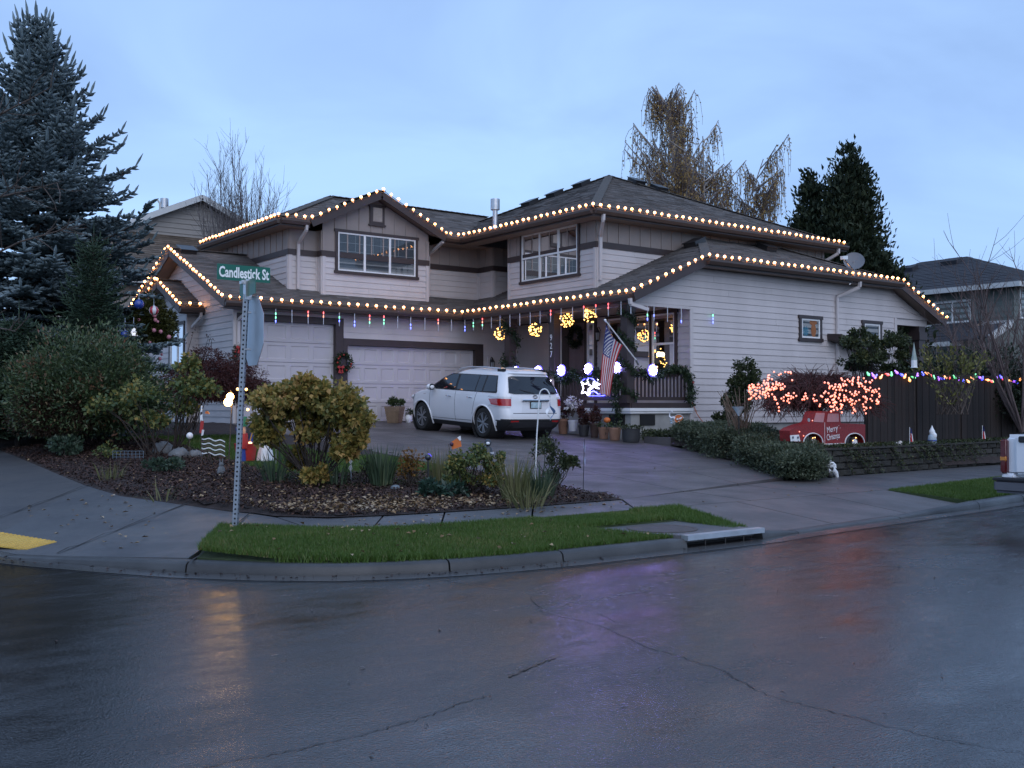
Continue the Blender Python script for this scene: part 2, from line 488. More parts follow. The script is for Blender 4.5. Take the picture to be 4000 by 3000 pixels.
for nm, pix, w, mt in [('road_crack', [(2070, 2330), (2120, 2390), (2330, 2440), (2540, 2530), (2800, 2610), (3010, 2720), (3330, 2800), (3640, 2880), (4000, 2945)], 0.006, M_crack),
                   ('road_crack', [(2330, 2395), (2420, 2440)], 0.007, M_crack),
                   ('silt_seam', [(800, 2995), (1180, 2925), (1450, 2860), (1620, 2815), (1800, 2745), (1900, 2720)], 0.006, M_crack),
                   ('silt_seam', [(1990, 2645), (2080, 2605), (2170, 2570)], 0.014, M_silt),
                   ('road_crack', [(1330, 2262), (1700, 2262), (2000, 2310)], 0.007, M_crack),
                   ('road_crack', [(2900, 2150), (3150, 2190), (3500, 2215), (3800, 2225), (4000, 2240)], 0.007, M_crack)]:
    o = ribbon(wander(pix, amp=0.014), w, 0.004).build(nm, mt, street)

# --- kerb line (foot of the face), traced from the right-hand street round the corner
FOOT = [(60, 12.2), (30, 10.0), (22, 9.2), (16.64, 8.62), (14.93, 8.4), (12.62, 8.22), (10.2, 8.0), (9.43, 7.9), (8.2, 7.88), (6.5, 7.9), (5.85, 7.95), (5.28, 8.05),
        (4.8, 8.2), (4.33, 8.42), (3.85, 8.82), (3.32, 9.42), (2.9, 10.1), (2.5, 10.81), (2.2, 11.45), (2.0, 12.4), (1.93, 13.5), (1.9, 16), (1.9, 20), (1.9, 60)]
def off(path, d):
    P = [Vector((p[0], p[1], 0)) for p in path]; out = []
    for i, p in enumerate(P):
        t = (P[min(i + 1, len(P) - 1)] - P[max(i - 1, 0)]); n = Vector((t.y, -t.x, 0)).normalized()
        out.append((p.x + n.x * d, p.y + n.y * d))
    return out
def kb(y): return .045 * max(0.0, y - 12.4)
def kerb_h(i):
    x, y = FOOT[i]
    if 9.8 < x < 14.8 and y < 9: return 0.035
    if x < 3.3 and 9.7 < y < 14.5:
        return max(0.02, 0.105 - 0.045 * (y - 9.6)) if y < 12 else 0.02 + max(0, (y - 12.4)) * 0.06
    return 0.105
KK1, KK2 = off(FOOT, 0.045), off(FOOT, 0.15)
kerb = tag(thing('kerb', (6.5, 8, 0), None, None), kind='structure')
def kerb_piece(i0, i1):
    m = MB(); n = i1 - i0 + 1; V = []
    for i in range(i0, i1 + 1):
        h = kerb_h(i); q = kb(FOOT[i][1]); sh = Vector((0, 0))
        if i in (i0, i1): j = i + (1 if i == i0 else -1); sh = (Vector(FOOT[j]) - Vector(FOOT[i])).normalized() * .009
        K0, K1, K2 = ({i: (P_[i][0] + sh.x, P_[i][1] + sh.y)} for P_ in (FOOT, KK1, KK2))
        V += [(*K0[i], q - 0.05), (*K0[i], q + 0.012), (K0[i][0] * .7 + K1[i][0] * .3, K0[i][1] * .7 + K1[i][1] * .3, q + h * .72),
              (*K1[i], q + h * .96), (K1[i][0] * .55 + K2[i][0] * .45, K1[i][1] * .55 + K2[i][1] * .45, q + h), (*K2[i], q + h), (*K2[i], q - 0.05)]
    F = []
    for i in range(n - 1):
        for k in range(6): F.append((i*7 + k, i*7 + k + 1, (i+1)*7 + k + 1, (i+1)*7 + k))
    F.append(tuple(range(7))); F.append(tuple((n-1)*7 + k for k in range(6, -1, -1)))
    m.mesh(V, F)
    return m.build('kerb_stone', M_kerb, kerb, 50)
idx = {'drain_r': 7, 'drain_l': 8}
for a, b_ in [(0, 3), (3, 4), (4, 5), (5, 6), (6, 7), (8, 9), (9, 11), (11, 15), (15, 18), (18, 20), (20, 23)]:
    kerb_piece(a, b_)
# gutter seam along the face
tag(ribbon([(p[0], p[1]) for p in off(FOOT[2:20], -0.30)], 0.012, 0.004).build('gutter_seam', M_crack, street))
gp = MB()
G0, G1 = off(FOOT[2:20], 0.0), off(FOOT[2:20], -0.26)
gp.mesh([(*p, 0.008) for p in G0] + [(*p, 0.004) for p in G1], [(i, i + 1, len(G0) + i + 1, len(G0) + i) for i in range(len(G0) - 1)])
gp.build('gutter_pan', concrete_mat('wet_gutter', (0.05, 0.052, 0.056), (0.10, 0.10, 0.10), rough=(0.3, 0.12), bump=0.08), street)

# --- sidewalk along the right-hand street, slab by slab
walk = tag(thing('sidewalk', (8, 10.2, 0.2), None, None), kind='structure')
def slab(name, quad, th, mt, parent, gap=0.016, n=6):
    """slab from four (x,y,z) corners, shrunk by the joint, subdivided so it can follow a warped grade"""
    q = [Vector(p) for p in quad]; c = sum(q, Vector()) / 4
    q = [p + (c - p).normalized() * gap for p in q]
    m = MB(); V = []
    for i in range(n + 1):
        for j in range(n + 1):
            u, v = i / n, j / n
            V.append((q[0] * (1 - u) + q[1] * u) * (1 - v) + (q[3] * (1 - u) + q[2] * u) * v)
    m.mesh(V, [(i*(n+1)+j, (i+1)*(n+1)+j, (i+1)*(n+1)+j+1, i*(n+1)+j+1) for i in range(n) for j in range(n)])
    for a, b_ in ((0, 1), (1, 2), (2, 3), (3, 0)):
        m.face([q[a], q[b_], q[b_] - Vector((0, 0, th)), q[a] - Vector((0, 0, th))])
    return m.build(name, mt, parent)
outer = [(5.02, 10.42), (5.55, 9.98), (6.35, 9.86), (7.6, 9.82), (9.3, 9.84)]
inner = [(5.42, 10.86), (6.1, 10.72), (6.9, 10.64), (8.2, 10.58), (9.79, 10.65)]
inner[0] = (5.06, 11.35)
for i in range(4):
    a, b_, c_, d_ = outer[i], outer[i + 1], inner[i + 1], inner[i]
    slab('slab', [(*a, .2), (*b_, .2), (*c_, .24), (*d_, .24)], 0.1, M_walk, walk)
slab('slab', [(4.36, 11.30, .19), (*outer[0], .2), (*inner[0], .24), (5.0, 11.86, .24)], 0.1, M_walk, walk)
xs = [9.79, 11.5, 13.2, 14.9, 16.4, 18.0, 19.6, 21.2, 22.8, 24.4, 26, 28, 30]
def w_in(x): return 10.65 + min(max(x - 9.79, 0) / 5.0, 1) * 1.15 + max(0, x - 16) * 0.06
def w_out(x): return 9.84 + max(0, x - 14.9) * 0.11
for i in range(len(xs) - 1):
    a, b_ = xs[i], xs[i + 1]
    xa = 9.3 if i == 0 else a
    slab('slab', [(xa, w_out(a), .2), (b_, w_out(b_), .2), (b_, w_in(b_), .25), (a, w_in(a), .25)], 0.1, M_drive if i < 3 else M_walk, walk)

# --- corner ramp (fan of slabs from the kerb to the bed)
JOINTS = []
KL = [(3.43, 9.66, .105), (2.98, 10.28, .08), (2.62, 10.9, .05), (2.32, 11.45, .03), (2.12, 12.4, .02), (2.05, 13.5, .10), (2.03, 16, .30), (2.0, 20, .49), (2.0, 60, 2.29)]
IL = [(5.0, 11.86, .24), (4.82, 12.3, .25), (4.6, 12.88, .28), (4.12, 14.2, .34), (4.05, 15.65, .40), (4.06, 17.5, .49), (4.1, 19.5, .58), (4.13, 22, .69), (4.2, 60, 2.4)]
ramp = tag(thing('corner_ramp', (3.4, 12, 0.1), None, None), kind='structure')
for i in range(len(KL) - 1):
    slab('slab', [KL[i], IL[i], IL[i + 1], KL[i + 1]], 0.12, M_ramp if i < 4 else M_walk, ramp, gap=0.0005, n=8)
for a_, b_ in (((222, 2106), (778, 1987)), ((-60, 2022), (452, 1933)), ((738, 2160), (1000, 2007))):
    P_ = [uz(a_[0] + (b_[0] - a_[0]) * k / 12, a_[1] + (b_[1] - a_[1]) * k / 12, .2) for k in range(13)]
    m = ribbon([(q[0], q[1]) for q in P_], .02, 0)
    m.v = [(x, y, 0) for x, y, z in m.v]; JOINTS.append(m)
# yellow tactile pad with truncated domes
def ramp_z(x, y):
    best = 0.05
    for i in range(len(KL) - 1):
        a, b_, c_, d_ = [Vector(p[:2]) for p in (KL[i], IL[i], IL[i+1], KL[i+1])]
        for s in range(13):
            u = s / 12
            for t in range(9):
                v = t / 8
                p = (a * (1-v) + b_ * v) * (1-u) + (d_ * (1-v) + c_ * v) * u
                d2 = (p.x - x) ** 2 + (p.y - y) ** 2
                if t == 0 and i == 0 and s == 0: bd = 9e9
                if d2 < bd: bd = d2; best = (KL[i][2]*(1-v) + IL[i][2]*v)*(1-u) + (KL[i+1][2]*(1-v) + IL[i+1][2]*v)*u
    return best
for m in JOINTS:
    m.v = [(x, y, ramp_z(x, y) + .016) for x, y, z in m.v]; m.build('joint', M_joint, ramp)
TC = [uz(222, 2106, .12), uz(105, 2143, .06), uz(-420, 2105, .05), uz(-300, 2040, .14)]
tac = tag(thing('tactile_pad', tuple(TC[1]), 'yellow bumpy tactile paving pad set in the corner ramp', 'tactile pad'))
tq = [Vector((p[0], p[1], ramp_z(p[0], p[1]) + 0.012)) for p in TC]
tm = MB(); tm.prism(tq, (0, 0, 0.012)); tm.build('panel', M_yellow, tac)
dm = MB()
NU, NV = 34, 11
for i in range(NU):
    for j in range(NV):
        u, v = (i + .5) / NU, (j + .5) / NV
        p = (tq[1] * (1 - u) + tq[2] * u) * (1 - v) + (tq[0] * (1 - u) + tq[3] * u) * v
        dm.lathe(p + Vector((0, 0, .012)), [(0.022, 0), (0.014, 0.010)], 6)
tag(dm.build('dome', mat('worn_yellow_dome', (0.52, 0.33, 0.06), 0.5, 0.2, 10), tac), kind='stuff')

# --- driveway slabs
drive = tag(thing('driveway', (12, 17, 0.5), None, None), kind='structure')
def dz(y): return 0.245 + 0.0521 * (y - 10.65)
def dl(y): return 9.79 + (y - 10.65) * 0.05
def dr(y):
    pts = [(10.65, 14.6), (11.25, 14.7), (13.5, 15.7), (15.6, 16.6), (18.6, 18.6), (27, 20.3)]
    for (y0, x0), (y1, x1) in zip(pts, pts[1:]):
        if y <= y1: return x0 + (x1 - x0) * (y - y0) / (y1 - y0)
    return pts[-1][1]
ys = [10.66, 13.3, 16.6, 19.9, 23.2, 26.92]
for i in range(5):
    y0, y1 = ys[i], ys[i + 1]
    for a, b_ in ((0, .33), (.33, .67), (.67, 1)):
        X = lambda y, t: dl(y) + (dr(y) - dl(y)) * t
        def wi(x, y): return w_in(x) if y < 10.7 else y
        q = [(X(y0, a), wi(X(y0, a), y0)), (X(y0, b_), wi(X(y0, b_), y0)), (X(y1, b_), y1), (X(y1, a), y1)]
        slab('slab', [(p[0], p[1], dz(p[1])) for p in q], 0.12, M_drive, drive, gap=0.014, n=4)
# apron between kerb and sidewalk
ap = [9.42, 11.2, 13.1, 14.93]
def foot_y(x):
    P = sorted(FOOT[:10])
    for (x0, y0), (x1, y1) in zip(P, P[1:]):
        if x0 <= x <= x1: return y0 + (y1 - y0) * (x - x0) / (x1 - x0)
    return 7.9
for i in range(3):
    a, b_ = ap[i], ap[i + 1]
    slab('slab', [(a, foot_y(a) + .152, .036), (b_, foot_y(b_) + .152, .036), (b_ if i < 2 else 14.7, 9.84, .2), (a if i else 9.3, 9.84, .2)], 0.1, M_drive, drive, n=4)

# --- lot: one terrain sheet split into bark bed, lawn and side yard
GX, GY = np.arange(4.4, 46, 0.3), np.arange(9.7, 62, 0.3)
EDGE = [(9.8, 10.66), (8.2, 10.58), (6.9, 10.64), (6.1, 10.72), (5.5, 10.9), (5.06, 11.38), (5.0, 11.88), (4.82, 12.32), (4.6, 12.9), (4.12, 14.2), (4.05, 15.65), (4.06, 17.5), (4.1, 19.5), (4.13, 22), (4.2, 60)]
def in_poly(poly, x, y):
    c = False; n = len(poly)
    for i in range(n):
        (x0, y0), (x1, y1) = poly[i], poly[(i + 1) % n]
        if (y0 > y) != (y1 > y) and x < (x1 - x0) * (y - y0) / (y1 - y0) + x0: c = not c
    return c
LOT = EDGE + [(48, 60), (48, 10.66)]
def region(x, y):
    if not in_poly(LOT, x, y): return None
    if y < w_in(x) - .1 and x > 9.8: return None
    if x > dl(y) + .1 and x < dr(y) - .1 and y < 27.1: return None
    if x >= 14.5 and y < 12.0 and x > dr(y): return 'yard' if y > w_in(x) + .2 else None
    if x >= dr(y) - .1: return 'yard'
    if 6.6 < x < 9.2 and 17.5 < y < 23: return 'lawn'
    if x > 6.6 and 13.3 < y < 17.6: return 'lawn'
    return 'bed'
parts_ = {'bed': MB(), 'lawn': MB(), 'yard': MB()}
ZG = {}
for x in GX:
    for y in GY:
        r_ = region(x + .15, y + .15)
        if r_ is None or any(not in_poly(LOT, x + a, y + b_) for a, b_ in ((0, 0), (.3, 0), (0, .3), (.3, .3))): continue
        q = []
        for dx, dy in ((0, 0), (.3, 0), (.3, .3), (0, .3)):
            key = (round(x + dx, 2), round(y + dy, 2))
            if key not in ZG:
                ZG[key] = tz(*key) + (rnd.uniform(-.02, .035) if r_ == 'bed' else rnd.uniform(-.008, .008)) - 0.01
            q.append((key[0], key[1], ZG[key]))
        parts_[r_].face(q)
def weld(o):
    bm = bmesh.new(); bm.from_mesh(o.data); bmesh.ops.remove_doubles(bm, verts=bm.verts, dist=0.001); bm.to_mesh(o.data); bm.free(); smooth_mesh(o.data)
for nm, key, mt in (('bark_bed', 'bed', M_mulch), ('lawn', 'lawn', M_turf), ('side_yard', 'yard', M_mulch)):
    o = parts_[key].build(nm, mt); weld(o); tag(o, kind='structure')
# skirt closing the bed down onto the sidewalk joint
sk = MB()
edge = EDGE
in2 = [(9.85, 11.1), (8.3, 11.1), (7.1, 11.1), (6.4, 11.2), (5.9, 11.4), (5.5, 11.75), (5.35, 12.1), (5.22, 12.5), (5.0, 13.05), (4.55, 14.3), (4.5, 15.7), (4.5, 17.5), (4.55, 19.5), (4.58, 22), (4.65, 60)]
Vk = [(*p, .25 + .045 * max(0, p[1] - 12.2)) for p in edge] + [(*p, tz(*p) + .03) for p in in2] + [(*p, tz(*p) + .0) for p in [(q[0] + .5, q[1] + .4) for q in in2]]
n_ = len(edge)
sk.mesh(Vk, [(i, i + 1, n_ + i + 1, n_ + i) for i in range(n_ - 1)] + [(n_ + i, n_ + i + 1, 2*n_ + i + 1, 2*n_ + i) for i in range(n_ - 1)])
tag(sk.build('bark_bed_edge', M_mulch), kind='structure')

# --- planting strips
def strip_mesh(name, loA, hiA, z, mt):
    m = MB(); n = len(loA)
    m.mesh([(*p, z[0]) for p in loA] + [(*p, z[1]) for p in hiA], [(i, i + 1, n + i + 1, n + i) for i in range(n - 1)])
    for a, b_ in list(zip(range(n - 1), range(1, n))):
        for P_, zz in ((loA, z[0]), (hiA, z[1])): m.face([(*P_[a], zz), (*P_[b_], zz), (*P_[b_], zz - .2), (*P_[a], zz - .2)])
    for k in (0, -1): m.face([(*loA[k], z[0]), (*hiA[k], z[1]), (*hiA[k], -.05), (*loA[k], -.05)])
    return tag(m.build(name, mt), kind='structure')
K2p = off(FOOT, 0.14)
loA = [(7.62, 8.02), K2p[9], K2p[10], K2p[11], K2p[12], K2p[13], K2p[14], K2p[15]]
loA[-1] = (3.5, 9.62)
hiA = [(7.6, 9.81), (6.35, 9.85), (5.9, 9.88), (5.55, 9.97), (5.3, 10.16), (5.02, 10.41), (4.7, 10.85), (4.36, 11.28)]
strip_mesh('verge', loA, hiA, (.104, .195), M_turf)
strip_mesh('verge', [(9.15, 9.02), (7.6, 9.02)], [(9.3, 9.83), (7.6, 9.81)], (.15, .195), M_turf)
strip_mesh('verge', [(9.42, 8.1), (9.28, 8.1), (9.16, 8.1)], [(10.1, 9.82), (9.6, 9.83), (9.15, 9.83)], (.10, .195), M_turf)
strip_mesh('verge', [(14.95, 8.56), (16.64, 8.77), (22, 9.35), (30, 10.15)], [(14.75, 9.82), (16.64, 10.0), (22, 10.6), (30, 11.5)], (.106, .2), M_turf)
# ================================================================== THE HOUSE
M_siding = mat('pale_lap_siding_paint', (0.555, 0.51, 0.505), 0.55, 0.10, 1.4, 0.15, 90, island=.035, objrand=True, stretch=(1, 1, .3))
M_board = mat('tan_board_paint', (0.30, 0.255, 0.235), 0.6, 0.07, 3, 0.12, 90)
M_trim = mat('dark_brown_trim_paint', (0.046, 0.032, 0.031), 0.5, 0.15, 5, 0.1, 70)
M_gutter = mat('brown_gutter_metal', (0.07, 0.048, 0.04), 0.42, 0.12, 4)
M_white = mat('white_vinyl', (0.80, 0.80, 0.80), 0.35, 0.04, 4)
M_soffit = mat('tan_soffit', (0.26, 0.20, 0.165), 0.6, 0.1, 4)
M_shingle = mat('asphalt_shingle', (0.135, 0.122, 0.116), 0.85, 0.18, 3.5, 0.8, 160, island=0.28)
M_cap = mat('ridge_shingle', (0.125, 0.118, 0.112), 0.85, 0.15, 5, 0.8, 160)
M_gdoor = mat('garage_door_paint', (0.50, 0.47, 0.49), 0.45, 0.05, 2, 0.06, 120)
M_found = mat('bare_concrete', (0.30, 0.30, 0.29), 0.8, 0.2, 3, 0.3, 60)
M_muntin = mat('grey_muntin', (0.42, 0.44, 0.46), 0.5, 0.04)
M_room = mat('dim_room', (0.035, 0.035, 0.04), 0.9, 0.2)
M_blind = mat('window_blind', (0.15, 0.165, 0.19), 0.6, 0.05)
M_blind_pale = mat('pale_window_blind', (0.48, 0.48, 0.52), 0.6, 0.05)
M_pane = clear_glass('window_pane', 0.05)
M_black = mat('black_metal', (0.02, 0.02, 0.022), 0.4, 0.1)
M_galv = mat('galvanised_metal', (0.55, 0.56, 0.58), 0.38, 0.12, 8, metal=0.85)
M_doorpaint = mat('front_door_paint', (0.15, 0.11, 0.12), 0.45, 0.08)

house = thing('house', (20.2, 19.3, 1.1), 'two storey corner house with pale siding, brown trim and lights along every eave', 'house')

def PA(Y): return lambda u, z, d=0.0: (u, Y - d, z)       # wall running along the right-hand street
def PB(X): return lambda u, z, d=0.0: (X - d, u, z)       # wall running along the side street

def clip_band(poly, z0, z1):
    def cut(P, zc, keep_up):
        out = []
        for i in range(len(P)):
            a, b = P[i], P[(i + 1) % len(P)]
            ia = (a[1] >= zc) if keep_up else (a[1] <= zc); ib = (b[1] >= zc) if keep_up else (b[1] <= zc)
            if ia: out.append(a)
            if ia != ib:
                t = (zc - a[1]) / (b[1] - a[1]); out.append((a[0] + (b[0] - a[0]) * t, zc))
        return out
    P = cut(poly, z0, True)
    return cut(P, z1, False) if P else P

LAP = 0.172
def clip_half(poly, axis, c, keep_up):
    out = []
    for i in range(len(poly)):
        a, b = poly[i], poly[(i + 1) % len(poly)]
        ia = (a[axis] >= c) == keep_up or a[axis] == c; ib = (b[axis] >= c) == keep_up or b[axis] == c
        if ia: out.append(a)
        if ia != ib:
            t = (c - a[axis]) / (b[axis] - a[axis]); out.append(tuple(a[k] + (b[k] - a[k]) * t for k in range(2)))
    return out
def board(parent, P, q, z0, prefix, mt):
    m = MB(); dd = rnd.uniform(-.002, .002); n = len(q)
    front = [P(u, z, 0.005 + dd + 0.018 * (1 - (z - z0) / LAP)) for u, z in q]; back = [P(u, z, -0.004) for u, z in q]
    m.mesh(front + back, [tuple(range(n))] + [(i, n + i, n + (i + 1) % n, (i + 1) % n) for i in range(n)]); m.build(prefix, mt, parent)
def lap_siding(parent, P, polys, mt, zref=1.085, prefix='siding_board'):
    """one object per lap board: wedge profile, its foot standing proud of the board below"""
    for poly in polys:
        zs = [p[1] for p in poly]; k0 = math.floor((min(zs) - zref) / LAP); k1 = math.ceil((max(zs) - zref) / LAP)
        for k in range(k0, k1):
            z0, z1 = zref + k * LAP, zref + (k + 1) * LAP
            q = clip_band(poly, z0, z1)
            if len(q) < 3: continue
            us = [p[0] for p in q]
            if max(us) - min(us) < 0.02: continue
            cuts = [min(us)]; u_ = min(us) + rnd.uniform(.8, 3.6)
            while u_ < max(us) - .5: cuts.append(u_); u_ += 3.66
            cuts.append(max(us))
            for ca, cb_ in zip(cuts, cuts[1:]):
             q2 = clip_half(clip_half(q, 0, ca + (.002 if ca > min(us) else 0), True), 0, cb_, False) if len(cuts) > 2 else q
             if len(q2) < 3: continue
             board(parent, P, q2, z0, prefix, mt)
            continue

def wall(P, polys_siding, polys_board=(), belt=(), name='wall', lab=None, core=None):
    """a wall: backing sheet, lap boards, upper board-and-batten"""
    m = MB()
    for poly in list(polys_siding) + list(polys_board):
        m.face([P(u, z, 0) for u, z in poly])
    w = m.build(name, M_board if (polys_board and not polys_siding) else M_siding, house)
    lap_siding(w, P, polys_siding, M_siding)
    for poly in polys_board:
        us = [p[0] for p in poly]; zlo = min(p[1] for p in poly)
        b = MB(); b.face([P(u, z, 0.012) for u, z in poly]); b.build('board_sheet', M_board, w)
        u0, u1 = min(us), max(us); n = max(2, round((u1 - u0) / 0.405))
        for i in range(1, n):
            u = u0 + (u1 - u0) * i / n
            tops = []
            for a, c in zip(poly, poly[1:] + poly[:1]):
                if (a[0] - u) * (c[0] - u) < 0:
                    t = (u - a[0]) / (c[0] - a[0]); tops.append(a[1] + (c[1] - a[1]) * t)
            if len(tops) < 2: continue
            bm_ = MB(); q = [P(u - .02, min(tops), .012), P(u + .02, min(tops), .012), P(u + .02, max(tops), .012), P(u - .02, max(tops), .012)]
            d_ = Vector(P(0, 0, 1)) - Vector(P(0, 0, 0))
            bm_.prism(q, d_ * 0.022); bm_.build('batten', M_board, w)
    return w

def slabbox(P, u0, u1, z0, z1, d0, d1, mt, parent, name):
    m = MB(); q = [P(u0, z0, d0), P(u1, z0, d0), P(u1, z1, d0), P(u0, z1, d0)]
    d_ = (Vector(P(0, 0, 1)) - Vector(P(0, 0, 0))) * (d1 - d0)
    m.prism(q, d_); return m.build(name, mt, parent)

def window(P, u0, u1, z0, z1, lights, rails=(), grids='upper', casing=0.11, blind=M_blind, blind_low=None, label=None, sill=True, d=0.03, parent=None):
    """dark casing, white frame, sashes; lights = mullion positions as fractions; rails = rail heights as fractions"""
    c = casing
    m = MB(); dv = lambda d_: (Vector(P(0, 0, 1)) - Vector(P(0, 0, 0))) * d_
    def bx(mb, a, b, e, f, da, db): mb.prism([P(a, e, da), P(b, e, da), P(b, f, da), P(a, f, da)], dv(db - da))
    bx(m, u0 - c, u0, z0, z1, 0, d + .03); bx(m, u1, u1 + c, z0, z1, 0, d + .03)
    bx(m, u0 - c - .03, u1 + c + .03, z1, z1 + c, 0, d + .04)
    bx(m, u0 - c - .03, u1 + c + .03, z0 - c, z0, 0, d + .05)
    w = m.build('window', M_trim, parent or house)
    if label: w['label'] = label
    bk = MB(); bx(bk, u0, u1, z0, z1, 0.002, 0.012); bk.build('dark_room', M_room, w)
    fw = 0.045
    f = MB()
    bx(f, u0, u1, z1 - fw, z1, .0, d + .02); bx(f, u0, u1, z0, z0 + fw, .0, d + .02)
    bx(f, u0, u0 + fw, z0 + fw, z1 - fw, .0, d + .02); bx(f, u1 - fw, u1, z0 + fw, z1 - fw, .0, d + .02)
    ed = [u0 + fw] + [u0 + (u1 - u0) * t for t in lights] + [u1 - fw]
    for t in lights:
        uu = u0 + (u1 - u0) * t; bx(f, uu - .035, uu + .035, z0 + fw, z1 - fw, .0, d + .018)
    zr = [z0 + fw] + [z0 + (z1 - z0) * t for t in rails] + [z1 - fw]
    for t in rails:
        zz = z0 + (z1 - z0) * t
        for i in range(len(ed) - 1): bx(f, ed[i] + (.035 if i else 0), ed[i + 1] - (.035 if i < len(ed) - 2 else 0), zz - .028, zz + .028, .0, d + .016)
    f.build('frame', M_white, w)
    mu = MB(); any_m = False
    for i in range(len(ed) - 1):
        a, b = ed[i] + (.035 if i else 0), ed[i + 1] - (.035 if i < len(ed) - 2 else 0)
        for j in range(len(zr) - 1):
            e, g_ = zr[j] + (.028 if j else 0), zr[j + 1] - (.028 if j < len(zr) - 2 else 0)
            pn = MB(); pn.face([P(a, e, d - .004), P(b, e, d - .004), P(b, g_, d - .004), P(a, g_, d - .004)])
            pn.build('pane', M_pane, w)
            bl = blind if (j or blind_low is None) else blind_low
            if bl is not None:
                sl = MB(); z = e + .02
                while z < g_ - .01:
                    q = [P(a + .01, z, .016), P(b - .01, z, .016), P(b - .01, z + .036, .0215), P(a + .01, z + .036, .0215)]
                    sl.face(q); z += 0.042
                sl.build('blind', bl, w)
            if grids and (grids == 'all' or j == len(zr) - 2 or (grids == 'slide')):
                cols, rows = 3, 2
                zt0 = e if grids != 'slide' else e + (g_ - e) * 0.52
                for k in range(1, cols):
                    uu = a + (b - a) * k / cols; bx(mu, uu - .007, uu + .007, zt0, g_, d - .010, d - .005)
                for k in (range(0, rows) if grids == 'slide' else range(1, rows)):
                    zz = zt0 + (g_ - zt0) * k / rows; bx(mu, a, b, zz - .007, zz + .007, d - .0105, d - .0045)
                any_m = True
    if any_m: mu.build('muntin', M_muntin, w)
    return w

# ---- roofs -------------------------------------------------------
def roof(owner, poly, z0, k, o, up, mt, course=0.145, tabs=True, name='roof', th=0.10):
    """roof plane over plan polygon; o = a point on the eave line, up = plan unit vector uphill; shingle tabs laid course by course"""
    up = Vector((*up, 0)); al = Vector((-up.y, up.x, 0)); o = Vector((*o, 0))
    L = math.sqrt(1 + k * k); nrm = (Vector((0, 0, 1)) - up * k).normalized()
    def W(s, v, h=0.0):   # s along the eave, v up the slope (true length)
        p = o + al * s + up * (v / L); return Vector((p.x, p.y, z0 + k * v / L)) + nrm * h
    pl = [((Vector((*p, 0)) - o).dot(al), (Vector((*p, 0)) - o).dot(up) * L) for p in poly]
    m = MB(); n = len(pl)
    m.prism([W(s, v, -0.012) for s, v in pl], -nrm * th)
    r = m.build(name, M_soffit, owner)
    sh = MB(); v0, v1 = min(p[1] for p in pl), max(p[1] for p in pl)
    s0_, s1_ = min(p[0] for p in pl), max(p[0] for p in pl)
    i = 0; v = v0
    while v < v1 - 1e-4:
        ve = min(v + course, v1)
        band = clip_half(clip_half(pl, 1, v, True), 1, ve, False)
        if len(band) >= 3:
            s = min(p[0] for p in band) - rnd.uniform(0, .4); se = max(p[0] for p in band)
            while s < se:
                w_ = rnd.uniform(.22, .62) if tabs else 50
                q = clip_half(clip_half(band, 0, s, True), 0, s + w_, False)
                if len(q) >= 3:
                    h = rnd.choice((0.010, 0.014, 0.020))
                    top = [W(a, b, h * (1 - (b - v) / course) + .001) for a, b in q]
                    low = [W(a, b, -.008) for a, b in q]
                    nn = len(q)
                    fs = [tuple(range(nn))]
                    for j in range(nn):
                        a, b = q[j], q[(j + 1) % nn]
                        if abs(a[1] - v) < 1e-6 and abs(b[1] - v) < 1e-6: fs.append((j, nn + j, nn + (j + 1) % nn, (j + 1) % nn))
                    sh.mesh(top + low, fs)
                s += w_
        v = ve; i += 1
    tag(sh.build('shingle', mt, r), kind='stuff')
    return r

def strip(owner, a, b, w, h, mt, name, up=(0, 0, 1), drop=0.0):
    m = MB(); a, b = Vector(a), Vector(b); a.z -= drop; b.z -= drop
    m.bar(a, b, w, h, up); return m.build(name, mt, owner)

KL_, KU = 0.425, 0.46
ZL, ZU = 4.34, 6.82
XR = 10.29; YE = 26.44; XP = 17.83; YR = 18.88; XC1, XC2, XE = 20.37, 29.16, 31.64
ZC = ZL + KL_ * (XC1 - XP)
lr = lambda *a, **k: roof(house, *a, **k)
# lower roofs
lr([(XR, YE), (XP, YE), (19.5, 28.11), (19.5, 30.81), (XR, 30.81)], ZL, KL_, (XR, YE), (0, 1), M_shingle)
lr([(XR, 35.18), (XR, 30.81), (13.5, 30.81), (13.5, 35.18)], ZL, KL_, (XR, 35.18), (0, -1), M_shingle)
lr([(XP, YE), (XP, YR), (XC1, YR), (22.95, 21.46), (22.95, 28.11), (19.5, 28.11)], ZL, KL_, (XP, YR), (1, 0), M_shingle)
lr([(XC1, YR), (XC2, YR), (26.58, 21.46), (22.95, 21.46)], ZC, KL_, (XC1, YR), (0, 1), M_shingle)
kr = (ZC - ZL) / (XE - XC2)
lr([(XE, YR), (XE, 27.5), (26.58, 27.5), (26.58, 21.46), (XC2, YR)], ZL, kr, (XE, YR), (-1, 0), M_shingle)
